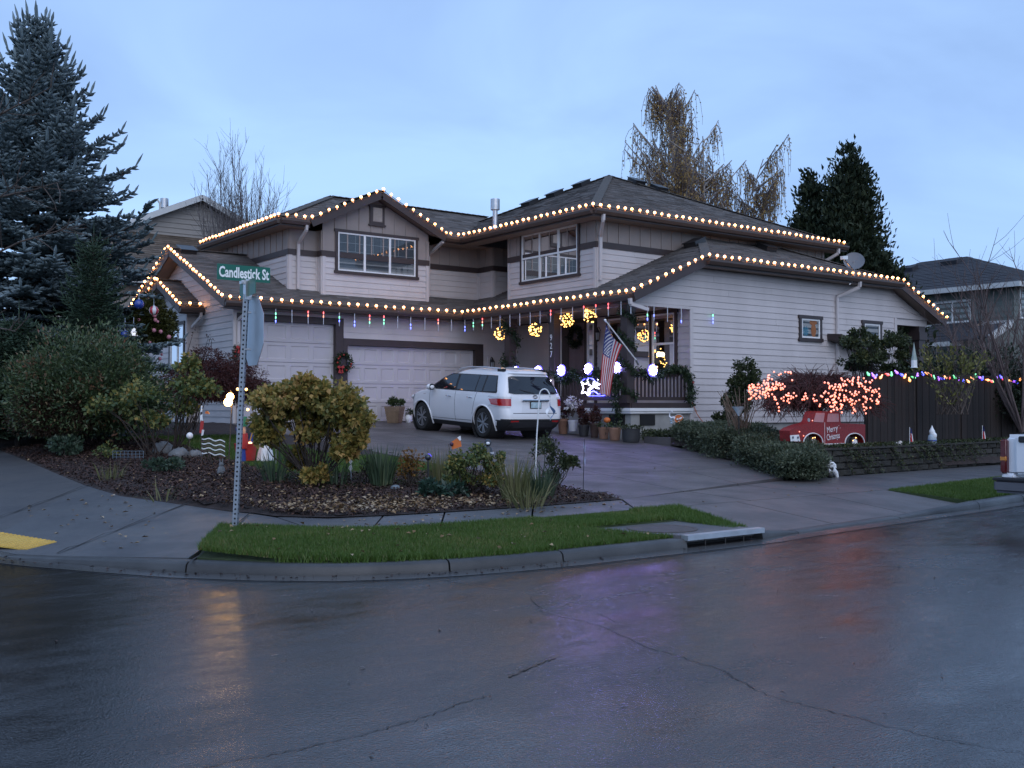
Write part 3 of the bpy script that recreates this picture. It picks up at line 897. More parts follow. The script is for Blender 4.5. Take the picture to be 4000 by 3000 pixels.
# upper roofs
XUL, YUA, XUB, YUR, XUE = 12.2, 27.19, 18.27, 20.93, 29.2
lr([(XUL, YUA), (13.08, YUA), (15.34, 29.52), (15.31, 30.3)], ZU, KU, (XUL, YUA), (0, 1), M_shingle)
lr([(17.6, YUA), (18.6, YUA), (21.5, 30.3), (15.31, 30.3), (15.34, 29.52)], ZU, KU, (XUL, YUA), (0, 1), M_shingle)
lr([(XUL, 33.41), (XUL, YUA), (15.31, 30.3)], ZU, KU, (XUL, YUA), (1, 0), M_shingle)
lr([(XUL, 33.41), (15.31, 30.3), (22, 30.3), (22, 33.41)], ZU, KU, (XUL, 33.41), (0, -1), M_shingle)
cx_, cy_, hh = (XUB + XUE) / 2, YUR + (XUE - XUB) / 2, (XUE - XUB) / 2
lr([(XUB, YUR), (cx_, cy_), (XUB, cy_ + hh)], ZU, KU, (XUB, YUR), (1, 0), M_shingle)
lr([(XUB, YUR), (XUE, YUR), (cx_, cy_)], ZU, KU, (XUB, YUR), (0, 1), M_shingle)
lr([(XUE, YUR), (XUE, cy_ + hh), (cx_, cy_)], ZU, KU, (XUE, YUR), (-1, 0), M_shingle)
lr([(XUB, cy_ + hh), (cx_, cy_), (XUE, cy_ + hh)], ZU, KU, (XUB, cy_ + hh), (0, -1), M_shingle)
ZAP = ZU + KU * hh
# gable over the bay window
XG0, XG1, XGM, YG = 13.08, 17.60, 15.34, 27.06
KG = 0.475; ZGA = ZU + KG * (XGM - XG0); YGB = YUA + (ZGA - ZU) / KU
lr([(XG0, YG), (XGM, YG), (XGM, YGB), (XG0, YUA + .02)], ZU, KG, (XG0, YG), (1, 0), M_shingle)
lr([(XG1, YG), (XG1, YUA + .02), (XGM, YGB), (XGM, YG)], ZU, KG, (XG1, YG), (-1, 0), M_shingle)
# small entry gable on the left
XB, YB0, YBM, YB1, KB = 10.02, 29.1, 31.05, 33.0, 0.47
ZB = 4.36; ZBA = ZB + KB * (YBM - YB0)
lr([(XB, YB0), (10.8, YB0), (10.8, YBM), (XB, YBM)], ZB, KB, (XB, YB0), (0, 1), M_shingle)
lr([(XB, YB1), (XB, YBM), (10.8, YBM), (10.8, YB1)], ZB, KB, (XB, YB1), (0, -1), M_shingle)

# fascias, gutters, rakes
def gutter(a, b, out):
    m = MB(); a, b, o = Vector(a), Vector(b), Vector(out)
    prof = [(0.0, -.17), (0.075, -.17), (0.115, -.09), (0.115, -.035), (0.10, -.03), (0.10, -.07), (0.02, -.075), (0, -.075)]
    V = [p + o * h + Vector((0, 0, z)) for p in (a, b) for h, z in prof]; n = len(prof)
    m.mesh(V, [(i, (i + 1) % n, n + (i + 1) % n, n + i) for i in range(n)] + [tuple(range(n - 1, -1, -1)), tuple(range(n, 2 * n))])
    m.build('gutter', M_gutter, house)
def fascia(a, b, h=.2, drop=.12): strip(house, a, b, .035, h, M_trim, 'fascia', drop=drop)
E3 = lambda x, y, z: (x, y, z)
fascia((XR, YE, ZL), (XP, YE, ZL)); gutter((XR, YE - .02, ZL), (XP, YE - .02, ZL), (0, -1, 0))
fascia((XP, YE, ZL), (XP, YR, ZL)); gutter((XP - .02, YE, ZL), (XP - .02, YR + .1, ZL), (-1, 0, 0))
fascia((XC1, YR, ZC), (XC2, YR, ZC)); gutter((XC1, YR - .02, ZC), (XC2, YR - .02, ZC), (0, -1, 0))
fascia((XUL, 33.4, ZU), (XUL, YUA, ZU)); gutter((XUL - .02, 33.4, ZU), (XUL - .02, YUA, ZU), (-1, 0, 0))
fascia((XUL, YUA, ZU), (XG0, YUA, ZU)); gutter((XUL, YUA - .02, ZU), (XG0 - .05, YUA - .02, ZU), (0, -1, 0))
fascia((XG1, YUA, ZU), (XUB, YUA, ZU)); gutter((XG1 + .02, YUA - .02, ZU), (XUB, YUA - .02, ZU), (0, -1, 0))
fascia((XUB, YUA, ZU), (XUB, YUR, ZU)); gutter((XUB - .02, YUA, ZU), (XUB - .02, YUR, ZU), (-1, 0, 0))
fascia((XUB, YUR, ZU), (XUE, YUR, ZU)); gutter((XUB, YUR - .02, ZU), (XUE, YUR - .02, ZU), (0, -1, 0))
fascia((XB, YB0, ZB), (10.75, YB0, ZB)); gutter((XB, YB0 - .02, ZB), (10.72, YB0 - .02, ZB), (0, -1, 0))
def rake(a, b, nrm, w=.04, h=.21): strip(house, a, b, h, w, M_trim, 'rake_board', up=nrm, drop=.10)
ZGR = ZL + KL_ * (30.81 - YE)
rake((XR + .01, YE - .03, ZL), (XR + .01, 30.81, ZGR), (1, 0, 0)); rake((XR + .01, 35.18, ZL), (XR + .01, 30.81, ZGR), (1, 0, 0))
rake((XP - .03, YR + .01, ZL), (XC1, YR + .01, ZC), (0, 1, 0)); rake((XE, YR + .01, ZL), (XC2, YR + .01, ZC), (0, 1, 0))
rake((XG0, YG + .01, ZU), (XGM, YG + .01, ZGA), (0, 1, 0)); rake((XG1, YG + .01, ZU), (XGM, YG + .01, ZGA), (0, 1, 0))
rake((XB + .01, YB0 - .02, ZB), (XB + .01, YBM, ZBA), (1, 0, 0)); rake((XB + .01, YB1, ZB), (XB + .01, YBM, ZBA), (1, 0, 0))
# soffits
sf = MB()
sf.box(XR + .03, XP, YE + .02, 26.89, ZL - .2, ZL - .19)
sf.box(XUL + .02, XG0, YUA + .02, 27.75, ZU - .2, ZU - .19)
sf.box(XUL + .02, 12.7, 27.75, 33.4, ZU - .2, ZU - .19)
sf.box(XG1, 21.2, YUA + .02, 28.1, ZU - .2, ZU - .19)
sf.box(XUB + .02, 18.85, YUR + .02, 27.2, ZU - .2, ZU - .19)
sf.box(18.85, XUE, YUR + .02, 21.5, ZU - .2, ZU - .19)
sf.box(XC1, XC2, YR + .02, 19.33, ZC - .2, ZC - .19)
sf.build('soffit', M_soffit, house)
# hip and ridge caps
def cap(a, b):
    a, b = Vector(a), Vector(b); n = max(2, int((b - a).length / .22)); m = MB()
    d = (b - a) / n
    for i in range(n):
        p, q = a + d * i, a + d * (i + 1.15)
        m.bar(p + Vector((0, 0, .03)), q + Vector((0, 0, .018)), .26, .014)
    tag(m.build('ridge_cap', M_cap, house))
cap((XUB, YUR, ZU), (cx_, cy_, ZAP)); cap((XUE, YUR, ZU), (cx_, cy_, ZAP)); cap((XUB, cy_ + hh, ZU), (cx_, cy_, ZAP))
cap((XUL, YUA, ZU), (15.31, 30.3, ZU + KU * 3.11)); cap((15.31, 30.3, ZU + KU * 3.11), (21.4, 30.3, ZU + KU * 3.11)); cap((XUL, 33.41, ZU), (15.31, 30.3, ZU + KU * 3.11))
cap((XC1, YR, ZC), (22.95, 21.46, ZC + KL_ * 2.58)); cap((XC2, YR, ZC), (26.58, 21.46, ZC + KL_ * 2.58))
cap((XR, 30.81, ZGR), (12.7, 30.81, ZGR)); cap((XGM, YG, ZGA), (XGM, YGB, ZGA)); cap((XB, YBM, ZBA), (10.75, YBM, ZBA))
# roof vents
def vent(x, y, z, slope_dir, k):
    m = MB(); u = Vector((*slope_dir, 0)); a = Vector((-u.y, u.x, 0)); sl = Vector((u.x, u.y, k)).normalized(); nn = a.cross(sl)
    if nn.z < 0: nn = -nn
    m.obox(Vector((x, y, z)) + nn * .075, a * .23, sl * .22, nn * .07)
    m.obox(Vector((x, y, z)) + nn * .15, a * .26, sl * .25, nn * .012)
    m.build('roof_vent', M_black, house)
for t, s in ((.62, .30), (.74, .18), (.87, .06)):          # near the hip to the left of the peak
    x = XUB + hh * t; y = cy_ + (hh - hh * t) * .80; vent(x, y, ZU + KU * hh * t, (1, 0), KU)
for t, s in ((.90, .30), (.80, .9)):
    y = YUR + hh * t; x = cx_ + (hh - hh * t) * .95 + .2; vent(x, y, ZU + KU * hh * t, (0, 1), KU)
vent(22.1, 20.9, ZL + KL_ * (22.1 - XP), (1, 0), KL_); vent(25.3, 21.0, ZC + KL_ * 2.15, (0, 1), KL_)
vent(10.75, 30.62, ZGR - .1, (0, 1), KL_)

# ---- walls -------------------------------------------------------
ZS = 4.15
# garage front
wall(PA(26.89), [[(10.75, 1.085), (10.80, 1.085), (10.80, ZS), (10.75, ZS)], [(10.8, 4.05), (14.0, 4.05), (14.0, ZS), (10.8, ZS)],
                 [(14.0, 3.49), (18.86, 3.49), (18.86, ZS + .15), (14.0, ZS + .15)], [(18.86, 1.085), (20.23, 1.085), (20.23, ZS), (18.86, ZS)]])
# left gable wall and its bay
gz_ = lambda y: ZL + KL_ * (4.37 - abs(y - 30.81)) - .16
wall(PB(10.75), [[(26.89, 1.085), (34.73, 1.085), (34.73, gz_(34.73)), (30.81, gz_(30.81)), (26.89, gz_(26.89))]])
bz_ = lambda y: ZB + KB * (1.95 - abs(y - YBM)) - .15
wall(PB(10.42), [[(29.55, 1.085), (32.55, 1.085), (32.55, bz_(32.55)), (YBM, bz_(YBM)), (29.55, bz_(29.55))]])
wall(PA(29.55), [[(10.42, 1.085), (10.75, 1.085), (10.75, ZB - .1), (10.42, ZB - .1)]])
# right-hand lower wall (gable with clipped peak) and porch back wall
rz = lambda x: min(ZL + KL_ * (x - XP), ZC, ZL + kr * (XE - x)) - .16
wall(PA(19.33), [[(20.23, 1.085), (29.48, 1.085), (29.48, ZC - .2), (20.23, rz(20.23))], [(18.1, 4.13), (20.23, 4.13), (20.23, rz(20.23)), (18.1, rz(18.1))],
                 [(29.48, 4.34), (31.3, 4.34), (31.2, rz(31.2)), (29.48, rz(29.48))]])
wall(PB(20.23), [[(19.36, 1.6), (26.89, 1.6), (26.89, 4.13), (19.36, 4.13)]])
# upper storey
ZB0, ZB1, ZUS = 5.88, 6.045, 6.625
def upper(P, u0, u1, zb=4.45, gable=None):
    top = [(u0, ZB1), (u1, ZB1), (u1, ZUS), (u0, ZUS)]
    if gable: top = [(u0, ZB1), (u1, ZB1), (u1, gable(u1)), (XGM, gable(XGM)), (u0, gable(u0))]
    w = wall(P, [[(u0, zb), (u1, zb), (u1, ZB0), (u0, ZB0)]], [top])
    slabbox(P, u0 - .03, u1 + .03, ZB0, ZB1, 0, .045, M_trim, w, 'belt_board')
    for u, s in ((u0, 1), (u1, -1)):
        slabbox(P, min(u - .012 * s, u + .09 * s), max(u - .012 * s, u + .09 * s), zb, ZB0, 0, .04, M_siding, w, 'corner_board')
        slabbox(P, min(u - .012 * s, u + .09 * s), max(u - .012 * s, u + .09 * s), ZB1, ZUS, 0.002, .042, M_board, w, 'corner_board')
    return w
upper(PB(12.7), 27.75, 33.2)
upper(PA(27.75), 12.7, 13.63)
gg = lambda x: ZU + KG * (XGM - XG0 - abs(x - XGM)) - .17
upper(PA(27.47), 13.61, 17.2, 4.76, gg)
upper(PB(13.61), 27.47, 27.75); 
upper(PA(28.0), 17.2, 19.5)
upper(PB(19.47), 27.2, 28.0)
upper(PA(27.2), 19.47, 20.95)
upper(PB(20.9), 25.5, 27.2)
upper(PB(18.85), 21.5, 25.5, 4.76)
upper(PA(21.5), 18.85, 28.75)
bt = MB(); bt.box(13.6, 17.21, 27.44, 28.0, 4.72, 4.762); bt.box(18.82, 21, 21.49, 25.51, 4.70, 4.762); bt.build('wall_base', M_trim, house)
# corner boards of the lower walls
def cboard(P, u0, u1, z0, z1): slabbox(P, u0, u1, z0, z1, 0, .042, M_siding, house, 'corner_board')
cboard(PA(19.33), 20.19, 20.30, 1.05, 4.13); cboard(PB(20.23), 19.29, 19.335, 1.05, 4.13)
cboard(PB(10.75), 26.85, 26.97, 1.08, 4.2); cboard(PA(26.89), 10.71, 10.80, 1.08, 4.15); cboard(PB(10.42), 29.51, 29.62, 1.08, 4.3)
cboard(PA(19.33), 29.40, 29.52, 1.08, 4.34)
slabbox(PA(19.33), 18.0, 20.2, 4.09, 4.17, .002, .05, M_siding, house, 'header_board')
# foundation
fd = MB(); fd.box(20.26, 31.3, 19.36, 27, .3, 1.085); fd.box(10.78, 20.2, 26.93, 34.7, .3, 1.085); fd.box(10.45, 10.8, 29.58, 32.5, .3, 1.085); fd.build('foundation', M_found, house)
# core blocks so no daylight leaks through
co = MB(); co.box(20.3, 29.4, 19.42, 27.5, 1.1, 5.0); co.box(10.85, 20.1, 27.1, 34.6, 1.1, 4.2); co.box(18.92, 28.7, 21.57, 25.4, 4.9, 6.6); co.box(12.78, 20.8, 28.06, 33.1, 4.6, 6.6)
co.build('inner_shell', M_dark, house)

# ---- garage doors ------------------------------------------------
def garage_door(x0, x1, z0, z1, cols, rows, plate):
    d = slabbox(PA(26.89), x0, x1, z0, z1, -.21, -.16, M_gdoor, house, 'garage_door')
    hs = (z1 - z0) / rows
    for r_ in range(rows):
        sec = MB(); P = PA(26.89)
        for c in range(cols):
            a, b = x0 + (x1 - x0) * c / cols, x0 + (x1 - x0) * (c + 1) / cols
            e, f = z0 + r_ * hs + .007, z0 + (r_ + 1) * hs - .007
            pm = MB()
            ou = [(a + .0, e), (b - .0, e), (b, f), (a, f)]
            i1 = [(a + .07, e + .085), (b - .07, e + .085), (b - .07, f - .085), (a + .07, f - .085)]
            i2 = [(a + .095, e + .11), (b - .095, e + .11), (b - .095, f - .11), (a + .095, f - .11)]
            V = [P(u, z, -.118) for u, z in ou] + [P(u, z, -.118) for u, z in i1] + [P(u, z, -.134) for u, z in i2]
            fs = [(8, 9, 10, 11)]
            for k in range(4):
                k2 = (k + 1) % 4; fs += [(k, k2, 4 + k2, 4 + k), (4 + k, 4 + k2, 8 + k2, 8 + k)]
            pm.mesh(V, fs); pm.build('door_panel', M_gdoor, d)
    return d
garage_door(10.98, 13.74, 1.10, 3.87, 4, 5, 0)
garage_door(14.12, 18.57, 1.10, 3.30, 8, 4, 0)
P = PA(26.89)
for a, b, e, f in [(10.79, 10.98, 1.09, 4.05), (13.74, 13.985, 1.09, 4.05), (10.98, 13.74, 3.87, 4.05), (13.987, 14.12, 1.09, 3.30), (13.987, 18.86, 3.30, 3.49), (18.57, 18.86, 1.09, 3.30)]:
    slabbox(P, a, b, e, f, -.21, .035, M_trim, house, 'door_casing')

# ---- windows -----------------------------------------------------
window(PA(27.47), 14.09, 16.72, 5.50, 6.63, (.335, .66), (), 'slide', casing=.085, label='wide sliding window in the front gable')
wv = window(PB(18.85), 22.23, 24.80, 5.24, 6.62, (.333, .667), (.49,), 'upper', casing=.075, blind_low=M_blind_pale, label='tall triple window over the porch')
window(PB(20.23), 19.86, 20.72, 2.42, 4.05, (), (.50,), 'upper', casing=.09)
window(PB(20.23), 20.80, 21.62, 2.42, 4.05, (), (.50,), 'upper', casing=.04)
window(PB(20.23), 21.68, 22.52, 2.42, 4.05, (), (.50,), 'upper', casing=.06)
bw = window(PB(10.42), 29.75, 30.9, 2.6, 3.9, (.45,), (), None, casing=.09, blind=None)
sw = window(PA(19.33), 24.78, 25.62, 3.53, 4.09, (), (), None, casing=.10, blind=None, label='small square window on the side wall with coloured ornaments')
window(PA(19.33), 27.8, 28.6, 3.53, 4.09, (), (), None, casing=.10, blind=None)
# ornaments in the small window (blue star flower and orange bear-like cut-outs)
om = MB()
for k in range(10):
    an = k * math.pi / 5
    c = Vector((24.98, 19.302, 3.73)); om.face([c, c + Vector((math.cos(an - .2) * .11, 0, math.sin(an - .2) * .11)), c + Vector((math.cos(an) * .17, 0, math.sin(an) * .17)), c + Vector((math.cos(an + .2) * .11, 0, math.sin(an + .2) * .11))])
om.build('window_ornament', mat('blue_cutout', (0.05, 0.22, 0.32), 0.5), sw)
om = MB()
for cx0, cz0, rx, rzz in ((25.35, 3.76, .12, .2), (25.33, 3.98, .13, .08), (25.22, 4.0, .05, .06), (25.46, 4.0, .05, .06)):
    om.face([(cx0 + rx * math.cos(t * math.pi / 6), 19.304 - rx * .01, cz0 + rzz * math.sin(t * math.pi / 6)) for t in range(12)])
om.build('window_ornament', mat('amber_cutout', (0.30, 0.10, 0.02), 0.5), sw)
# gable louvre
P = PA(27.47)
lv = slabbox(P, 15.14, 15.63, 6.95, 7.55, 0.01, .06, M_trim, house, 'gable_vent')
slabbox(P, 15.10, 15.67, 7.50, 7.56, .0, .075, M_trim, lv, 'vent_head'); slabbox(P, 15.10, 15.67, 6.92, 6.97, .0, .085, M_trim, lv, 'vent_sill')
slabbox(P, 15.23, 15.55, 7.05, 7.47, .055, .068, M_board, lv, 'louvre_back')
for i in range(9):
    z = 7.07 + i * .044
    m = MB(); m.prism([P(15.25, z, .068), P(15.53, z, .068), P(15.53, z + .03, .09), P(15.25, z + .03, .09)], (0, 0, .008)); m.build('louvre_slat', mat('louvre_paint', (.5, .45, .4), .5) if i == 0 else bpy.data.materials['louvre_paint'], lv)

# ---- downspouts --------------------------------------------------
def downspout(pts, mt=M_siding):
    m = MB()
    for a, b in zip(pts, pts[1:]): m.bar(a, b, .085, .07, up=(1, 0, 0.01) if abs(a[0] - b[0]) < abs(a[1] - b[1]) else (0, 1, 0.01))
    m.build('downspout', mt, house)
downspout([(12.95, 27.12, 6.66), (12.95, 27.14, 6.52), (12.96, 27.68, 6.22), (12.96, 27.68, 4.9)])
downspout([(17.52, 27.12, 6.62), (17.52, 27.95, 6.3), (17.5, 27.95, 4.95)])
downspout([(18.55, 20.86, 6.66), (18.55, 20.87, 6.5), (18.94, 21.42, 6.18), (18.94, 21.42, 4.98)])
downspout([(28.7, 20.86, 6.66), (28.7, 20.87, 6.5), (28.45, 21.42, 6.18), (28.45, 21.42, 5.5)])
downspout([(26.9, 18.8, ZC - .16), (26.9, 18.82, ZC - .32), (26.42, 19.26, ZC - .6), (26.42, 19.26, .9)])
downspout([(10.9, 26.35, 4.17), (10.9, 26.36, 4.03), (10.84, 26.83, 3.85), (10.84, 26.83, 1.1)])
downspout([(10.62, 29.03, 4.2), (10.62, 29.04, 4.06), (10.52, 29.48, 3.8)])
downspout([(17.70, 18.93, 4.2), (17.72, 18.93, 4.06), (18.35, 18.97, 3.96)], M_siding)
# vent pipe on the main roof
def on_plane(px, py, f):
    for i in range(4000):
        p = uD(px, py, 20 + i * .01)
        if p[2] <= f(p[0], p[1]): return p
    return p
vp = on_plane(1934, 893, lambda x, y: ZU + KU * (x - XUB))
m = MB(); m.lathe(vp + np.array([0, 0, -.05]), [(.16, 0), (.15, .06), (.075, .12), (.075, .62), (.14, .62), (.14, .95), (.02, .97)], 14); m.build('flue_pipe', M_galv, house, 40)

# ---- porch -------------------------------------------------------
YPO = 19.33
m = MB(); m.box(18.08, 20.23, YPO, 26.85, 1.50, 1.62); m.build('porch_floor', M_trim, house)
m = MB(); m.box(18.04, 18.08, 19.30, 26.85, 1.5, 1.63); m.box(18.08, 20.2, 19.27, 19.33, 1.5, 1.63); m.build('porch_skirt_board', M_trim, house)
for z0, z1, o_ in ((1.36, 1.415, .03), (1.418, 1.495, .06)):
    m = MB(); m.box(18.05 - o_, 18.08, 19.30 - o_, 21.0, z0, z1); m.box(18.08, 20.24, 19.30 - o_, 19.30, z0, z1); m.build('porch_trim', M_white, house)
m = MB(); m.box(18.1, 20.2, 19.34, 26.8, .35, 1.37); m.build('porch_base', M_found, house)
for (x0, x1, y0, y1) in ((18.06, 18.10, 19.55, 20.1), (18.42, 18.92, 19.31, 19.35)):
    m = MB(); m.box(x0 - .012, x1, y0 - .0, y1, 1.06, 1.33); v_ = m.build('crawl_vent', M_dark, house)
m = MB(); m.box(18.0, 18.2, 19.36, 26.6, 4.08, 4.16); m.box(17.85, 20.2, 19.36, 26.86, 4.155, 4.17); m.build('porch_ceiling', M_board, house)
def post(y, w=.24, name='porch_post', x=18.1):
    m = MB(); m.box(x - w / 2, x + w / 2, y - w / 2, y + w / 2, 1.62, 4.09); p = m.build(name, M_trim, house)
    for z0, z1, e in ((1.62, 1.82, .03), (3.92, 4.085, .03), (3.80, 3.84, .018)):
        m = MB(); m.box(x - w/2 - e, x + w/2 + e, y - w/2 - e, y + w/2 + e, z0, z1); m.build('post_collar', M_trim, p)
    return p
p1_, p2_, p3_ = post(19.46), post(22.37, .22), post(24.42)
# railing
def railing(a, b, n):
    a, b = Vector(a), Vector(b); t = (b - a).normalized()
    m = MB(); m.bar(a + Vector((0, 0, 2.46)), b + Vector((0, 0, 2.46)), .10, .05); m.bar(a + Vector((0, 0, 2.41)), b + Vector((0, 0, 2.41)), .045, .06)
    r_ = m.build('railing', M_trim, house)
    m = MB(); m.bar(a + Vector((0, 0, 1.74)), b + Vector((0, 0, 1.74)), .05, .09); m.build('bottom_rail', M_trim, r_)
    bm0 = None
    for i in range(n):
        p = a + (b - a) * ((i + .5) / n)
        m = MB(); m.bar(p + Vector((0, 0, 1.78)), p + Vector((0, 0, 2.39)), .038, .038); m.build('baluster', M_trim, r_)
railing((18.1, 19.6, 0), (18.1, 22.25, 0), 20); railing((18.1, 22.5, 0), (18.1, 24.28, 0), 13); railing((18.24, 19.45, 0), (20.2, 19.45, 0), 15)
# front door with sidelights
P = PB(20.23)
dr_ = slabbox(P, 23.56, 24.27, 1.62, 4.02, .0, .03, M_doorpaint, house, 'front_door')
for z0, z1 in ((1.85, 2.35), (2.5, 3.0), (3.15, 3.85)):
    slabbox(P, 23.66, 23.88, z0, z1, .03, .042, M_doorpaint, dr_, 'door_panel'); slabbox(P, 23.96, 24.18, z0, z1, .03, .042, M_doorpaint, dr_, 'door_panel')
m = MB(); m.ball(P(23.64, 2.6, .08), .03); m.build('door_knob', M_galv, dr_, 60)
for a, b in ((24.27, 24.60), (23.44, 23.56), (23.02, 23.12)): slabbox(P, a, b, 1.62, 4.08, 0, .05, M_trim, house, 'door_casing')
slabbox(P, 23.02, 24.85, 4.02, 4.12, .002, .055, M_trim, house, 'door_casing')
for a, b in ((23.12, 23.44), (24.60, 24.78)):
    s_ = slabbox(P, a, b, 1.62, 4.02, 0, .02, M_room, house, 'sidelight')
    m = MB()
    def bx2(u0, u1, z0, z1): m.prism([P(u0, z0, .02), P(u1, z0, .02), P(u1, z1, .02), P(u0, z1, .02)], (-.03, 0, 0))
    bx2(a, a + .06, 1.62, 4.02); bx2(b - .06, b, 1.62, 4.02)
    for z in (1.62, 2.1, 2.7, 3.3, 3.96): bx2(a + .06, b - .06, z, z + .05)
    m.build('frame', M_white, s_)
    g_ = MB(); g_.face([P(a + .06, 1.67, .025), P(b - .06, 1.67, .025), P(b - .06, 3.96, .025), P(a + .06, 3.96, .025)]); g_.build('pane', M_pane, s_)

# coach lamps (unlit)
def coach_lamp(P, u, z, name='wall_lamp'):
    b = slabbox(P, u - .09, u + .09, z - .22, z + .25, .0, .035, M_siding, house, name)
    c = Vector(P(u, z, .16)); m = MB()
    m.lathe(c + Vector((0, 0, .08)), [(.085, 0), (.07, .03), (.03, .10), (.012, .15)], 6); m.lathe(c - Vector((0, 0, .18)), [(.03, 0), (.055, .03), (.06, .045)], 6)
    for k in range(6):
        an = k * math.pi / 3; dx = Vector((math.cos(an), math.sin(an), 0)); m.bar(c + dx * .06 + Vector((0, 0, -.14)), c + dx * .08 + Vector((0, 0, .09)), .01, .01)
    m.tube([P(u, z + .12, .03), P(u, z + .25, .1), tuple(c + Vector((0, 0, .22)))], .012, 6)
    m.build('lantern', M_black, b)
    g_ = MB(); g_.lathe(c + Vector((0, 0, -.13)), [(.05, 0), (.07, .2)], 6); g_.build('lamp_glass', mat('frosted_glass', (.35, .36, .38), .2) if 'frosted_glass' not in bpy.data.materials else bpy.data.materials['frosted_glass'], b)
coach_lamp(PA(26.89), 19.12, 2.85); coach_lamp(PB(20.23), 22.84, 3.6)
# back porch post and beam at the far right
m = MB(); m.box(29.5, 31.3, 19.36, 19.5, 4.14, 4.36); m.build('porch_beam', M_siding, house)
m = MB(); m.box(30.75, 31.1, 19.3, 19.65, .8, 4.14); m.box(30.7, 31.15, 19.25, 19.7, 3.7, 3.95); m.build('porch_post', M_trim, house)
m = MB(); m.face([(29.5, 19.4, 1.0), (29.5, 24, 1.0), (29.5, 24, 4.3), (29.5, 19.4, 4.3)]); m.face([(29.5, 24, 1), (31.3, 24, 1), (31.3, 24, 4.3), (29.5, 24, 4.3)]); m.build('porch_wall', M_trim, house)
# small lean-to hood on the side wall
lt = MB(); lt.prism([(26.0, 19.33, 3.70), (26.0, 18.8, 3.66), (26.0, 18.8, 3.48), (26.0, 19.33, 3.5)], (2.4, 0, -.5)); lt.build('lean_to_roof', M_trim, house)
# meter box
m = MB(); m.box(21.9, 22.15, 19.15, 19.33, 2.15, 2.4); m.build('meter_box', M_black, house)
# porch steps behind the car
m = MB(); m.box(17.2, 18.06, 24.7, 26.3, .85, 1.1); m.box(17.5, 18.06, 24.7, 26.3, 1.1, 1.32); m.box(17.8, 18.06, 24.7, 26.3, 1.32, 1.5); m.build('porch_steps', M_found, house)
# house number
def text_mesh(name, body, loc, rot, size, mt, parent, sx=1.0, depth=.004, align='CENTER', bold=0.0):
    cu = bpy.data.curves.new(name, 'FONT'); cu.body = body; cu.size = size; cu.align_x = align; cu.align_y = 'CENTER'; cu.extrude = depth; cu.offset = bold; cu.resolution_u = 3
    t = bpy.data.objects.new(name, cu); COL.objects.link(t)
    bpy.context.view_layer.update()
    me = bpy.data.meshes.new_from_object(t.evaluated_get(bpy.context.evaluated_depsgraph_get()))
    bpy.data.objects.remove(t)
    o = bpy.data.objects.new(name, me); me.materials.clear(); me.materials.append(mt)
    COL.objects.link(o); o.parent = parent
    pw = world_loc(parent) if parent else Vector((0, 0, 0))
    o.location = Vector(loc) - pw
    o.rotation_euler = rot; o.scale = (sx, 1, 1)
    return o
for i, ch in enumerate('927'):
    text_mesh('house_number', ch, (17.985, 22.385, 3.42 - i * .23), (R(90), 0, R(-90)), .24, M_white, p2_, .8)
# ================================================================== RETAINING WALL, FENCE, NEIGHBOURS
M_block = mat('mossy_wall_block', (0.034, 0.032, 0.027), 0.9, 0.4, 7, 0.9, 40, island=0.3, objrand=True)
M_fence = mat('weathered_cedar_board', (0.021, 0.0145, 0.0125), 0.8, 0.4, 4, 0.5, 60, stretch=(1, 1, .12), island=0.45, objrand=True)
def wall_y(x): return w_in(x) + .10
rw = thing('retaining_wall', (22, wall_y(22), .25), 'low dark block retaining wall beside the right-hand sidewalk with ivy trailing down', 'retaining wall')
blk = None
for r_ in range(4):
    x = 15.6 + (.2 if r_ % 2 else 0)
    while x < 29.5:
        w_ = .40
        z0 = .235 + r_ * .123; yy = wall_y(x) + r_ * .012
        if blk is None:
            m = MB()
            V = [(-.195, 0, .004), (.195, 0, .004), (.195, .24, .004), (-.195, .24, .004), (-.195, 0, .119), (.195, 0, .119), (.195, .24, .119), (-.195, .24, .119),
                 (-.10, -.035, .03), (.10, -.035, .03), (.10, -.03, .105), (-.10, -.03, .105)]
            m.mesh(V, [(0, 3, 2, 1), (4, 5, 6, 7), (1, 2, 6, 5), (2, 3, 7, 6), (3, 0, 4, 7), (8, 9, 10, 11), (0, 1, 9, 8), (1, 5, 10, 9), (5, 4, 11, 10), (4, 0, 8, 11)])
            blk = m.build('block', M_block); o = blk
        else:
            o = blk.copy(); link(o)
        o.parent = rw
        o.location = Vector((x + .2, yy + rnd.uniform(-.012, .012), z0)) - rw.location
        o.rotation_euler = (0, 0, math.atan(.06) + rnd.uniform(-.03, .03)); o.scale = (1, 1, 1)
        x += w_
cp = MB()
x = 15.6
while x < 29.5:
    cp.box(x, x + .48, wall_y(x) - .02, wall_y(x) + .30, .728, .752); x += .49
cp.build('capping', M_block, rw)

fence = thing('board_fence', (22, 13.2, .75), 'dark brown vertical board fence behind the retaining wall', 'fence')
fb = None
x = 19.0
def fence_y(x): return 12.95 + .06 * (x - 16)
while x < 33:
    if fb is None:
        m = MB(); m.box(-.068, .068, 0, .018, 0, 1.52); fb = m.build('fence_board', M_fence); o = fb
    else: o = fb.copy(); link(o)
    o.parent = fence
    o.location = Vector((x, fence_y(x) + (.0 if int(x * 7) % 2 else .004), .72 + rnd.uniform(-.01, .01))) - fence.location
    o.rotation_euler = (0, rnd.uniform(-.004, .004), math.atan(.06)); x += .145
m = MB()
for z in (1.0, 1.95): m.bar((18.93, fence_y(18.93) + .06, z), (33, fence_y(33) + .06, z), .04, .09)
m.build('rail', M_fence, fence)
m = MB()
m.bar((18.9, fence_y(18.9) + .01, 2.25), (33, fence_y(33) + .01, 2.25), .09, .035); m.build('top_cap', M_fence, fence)
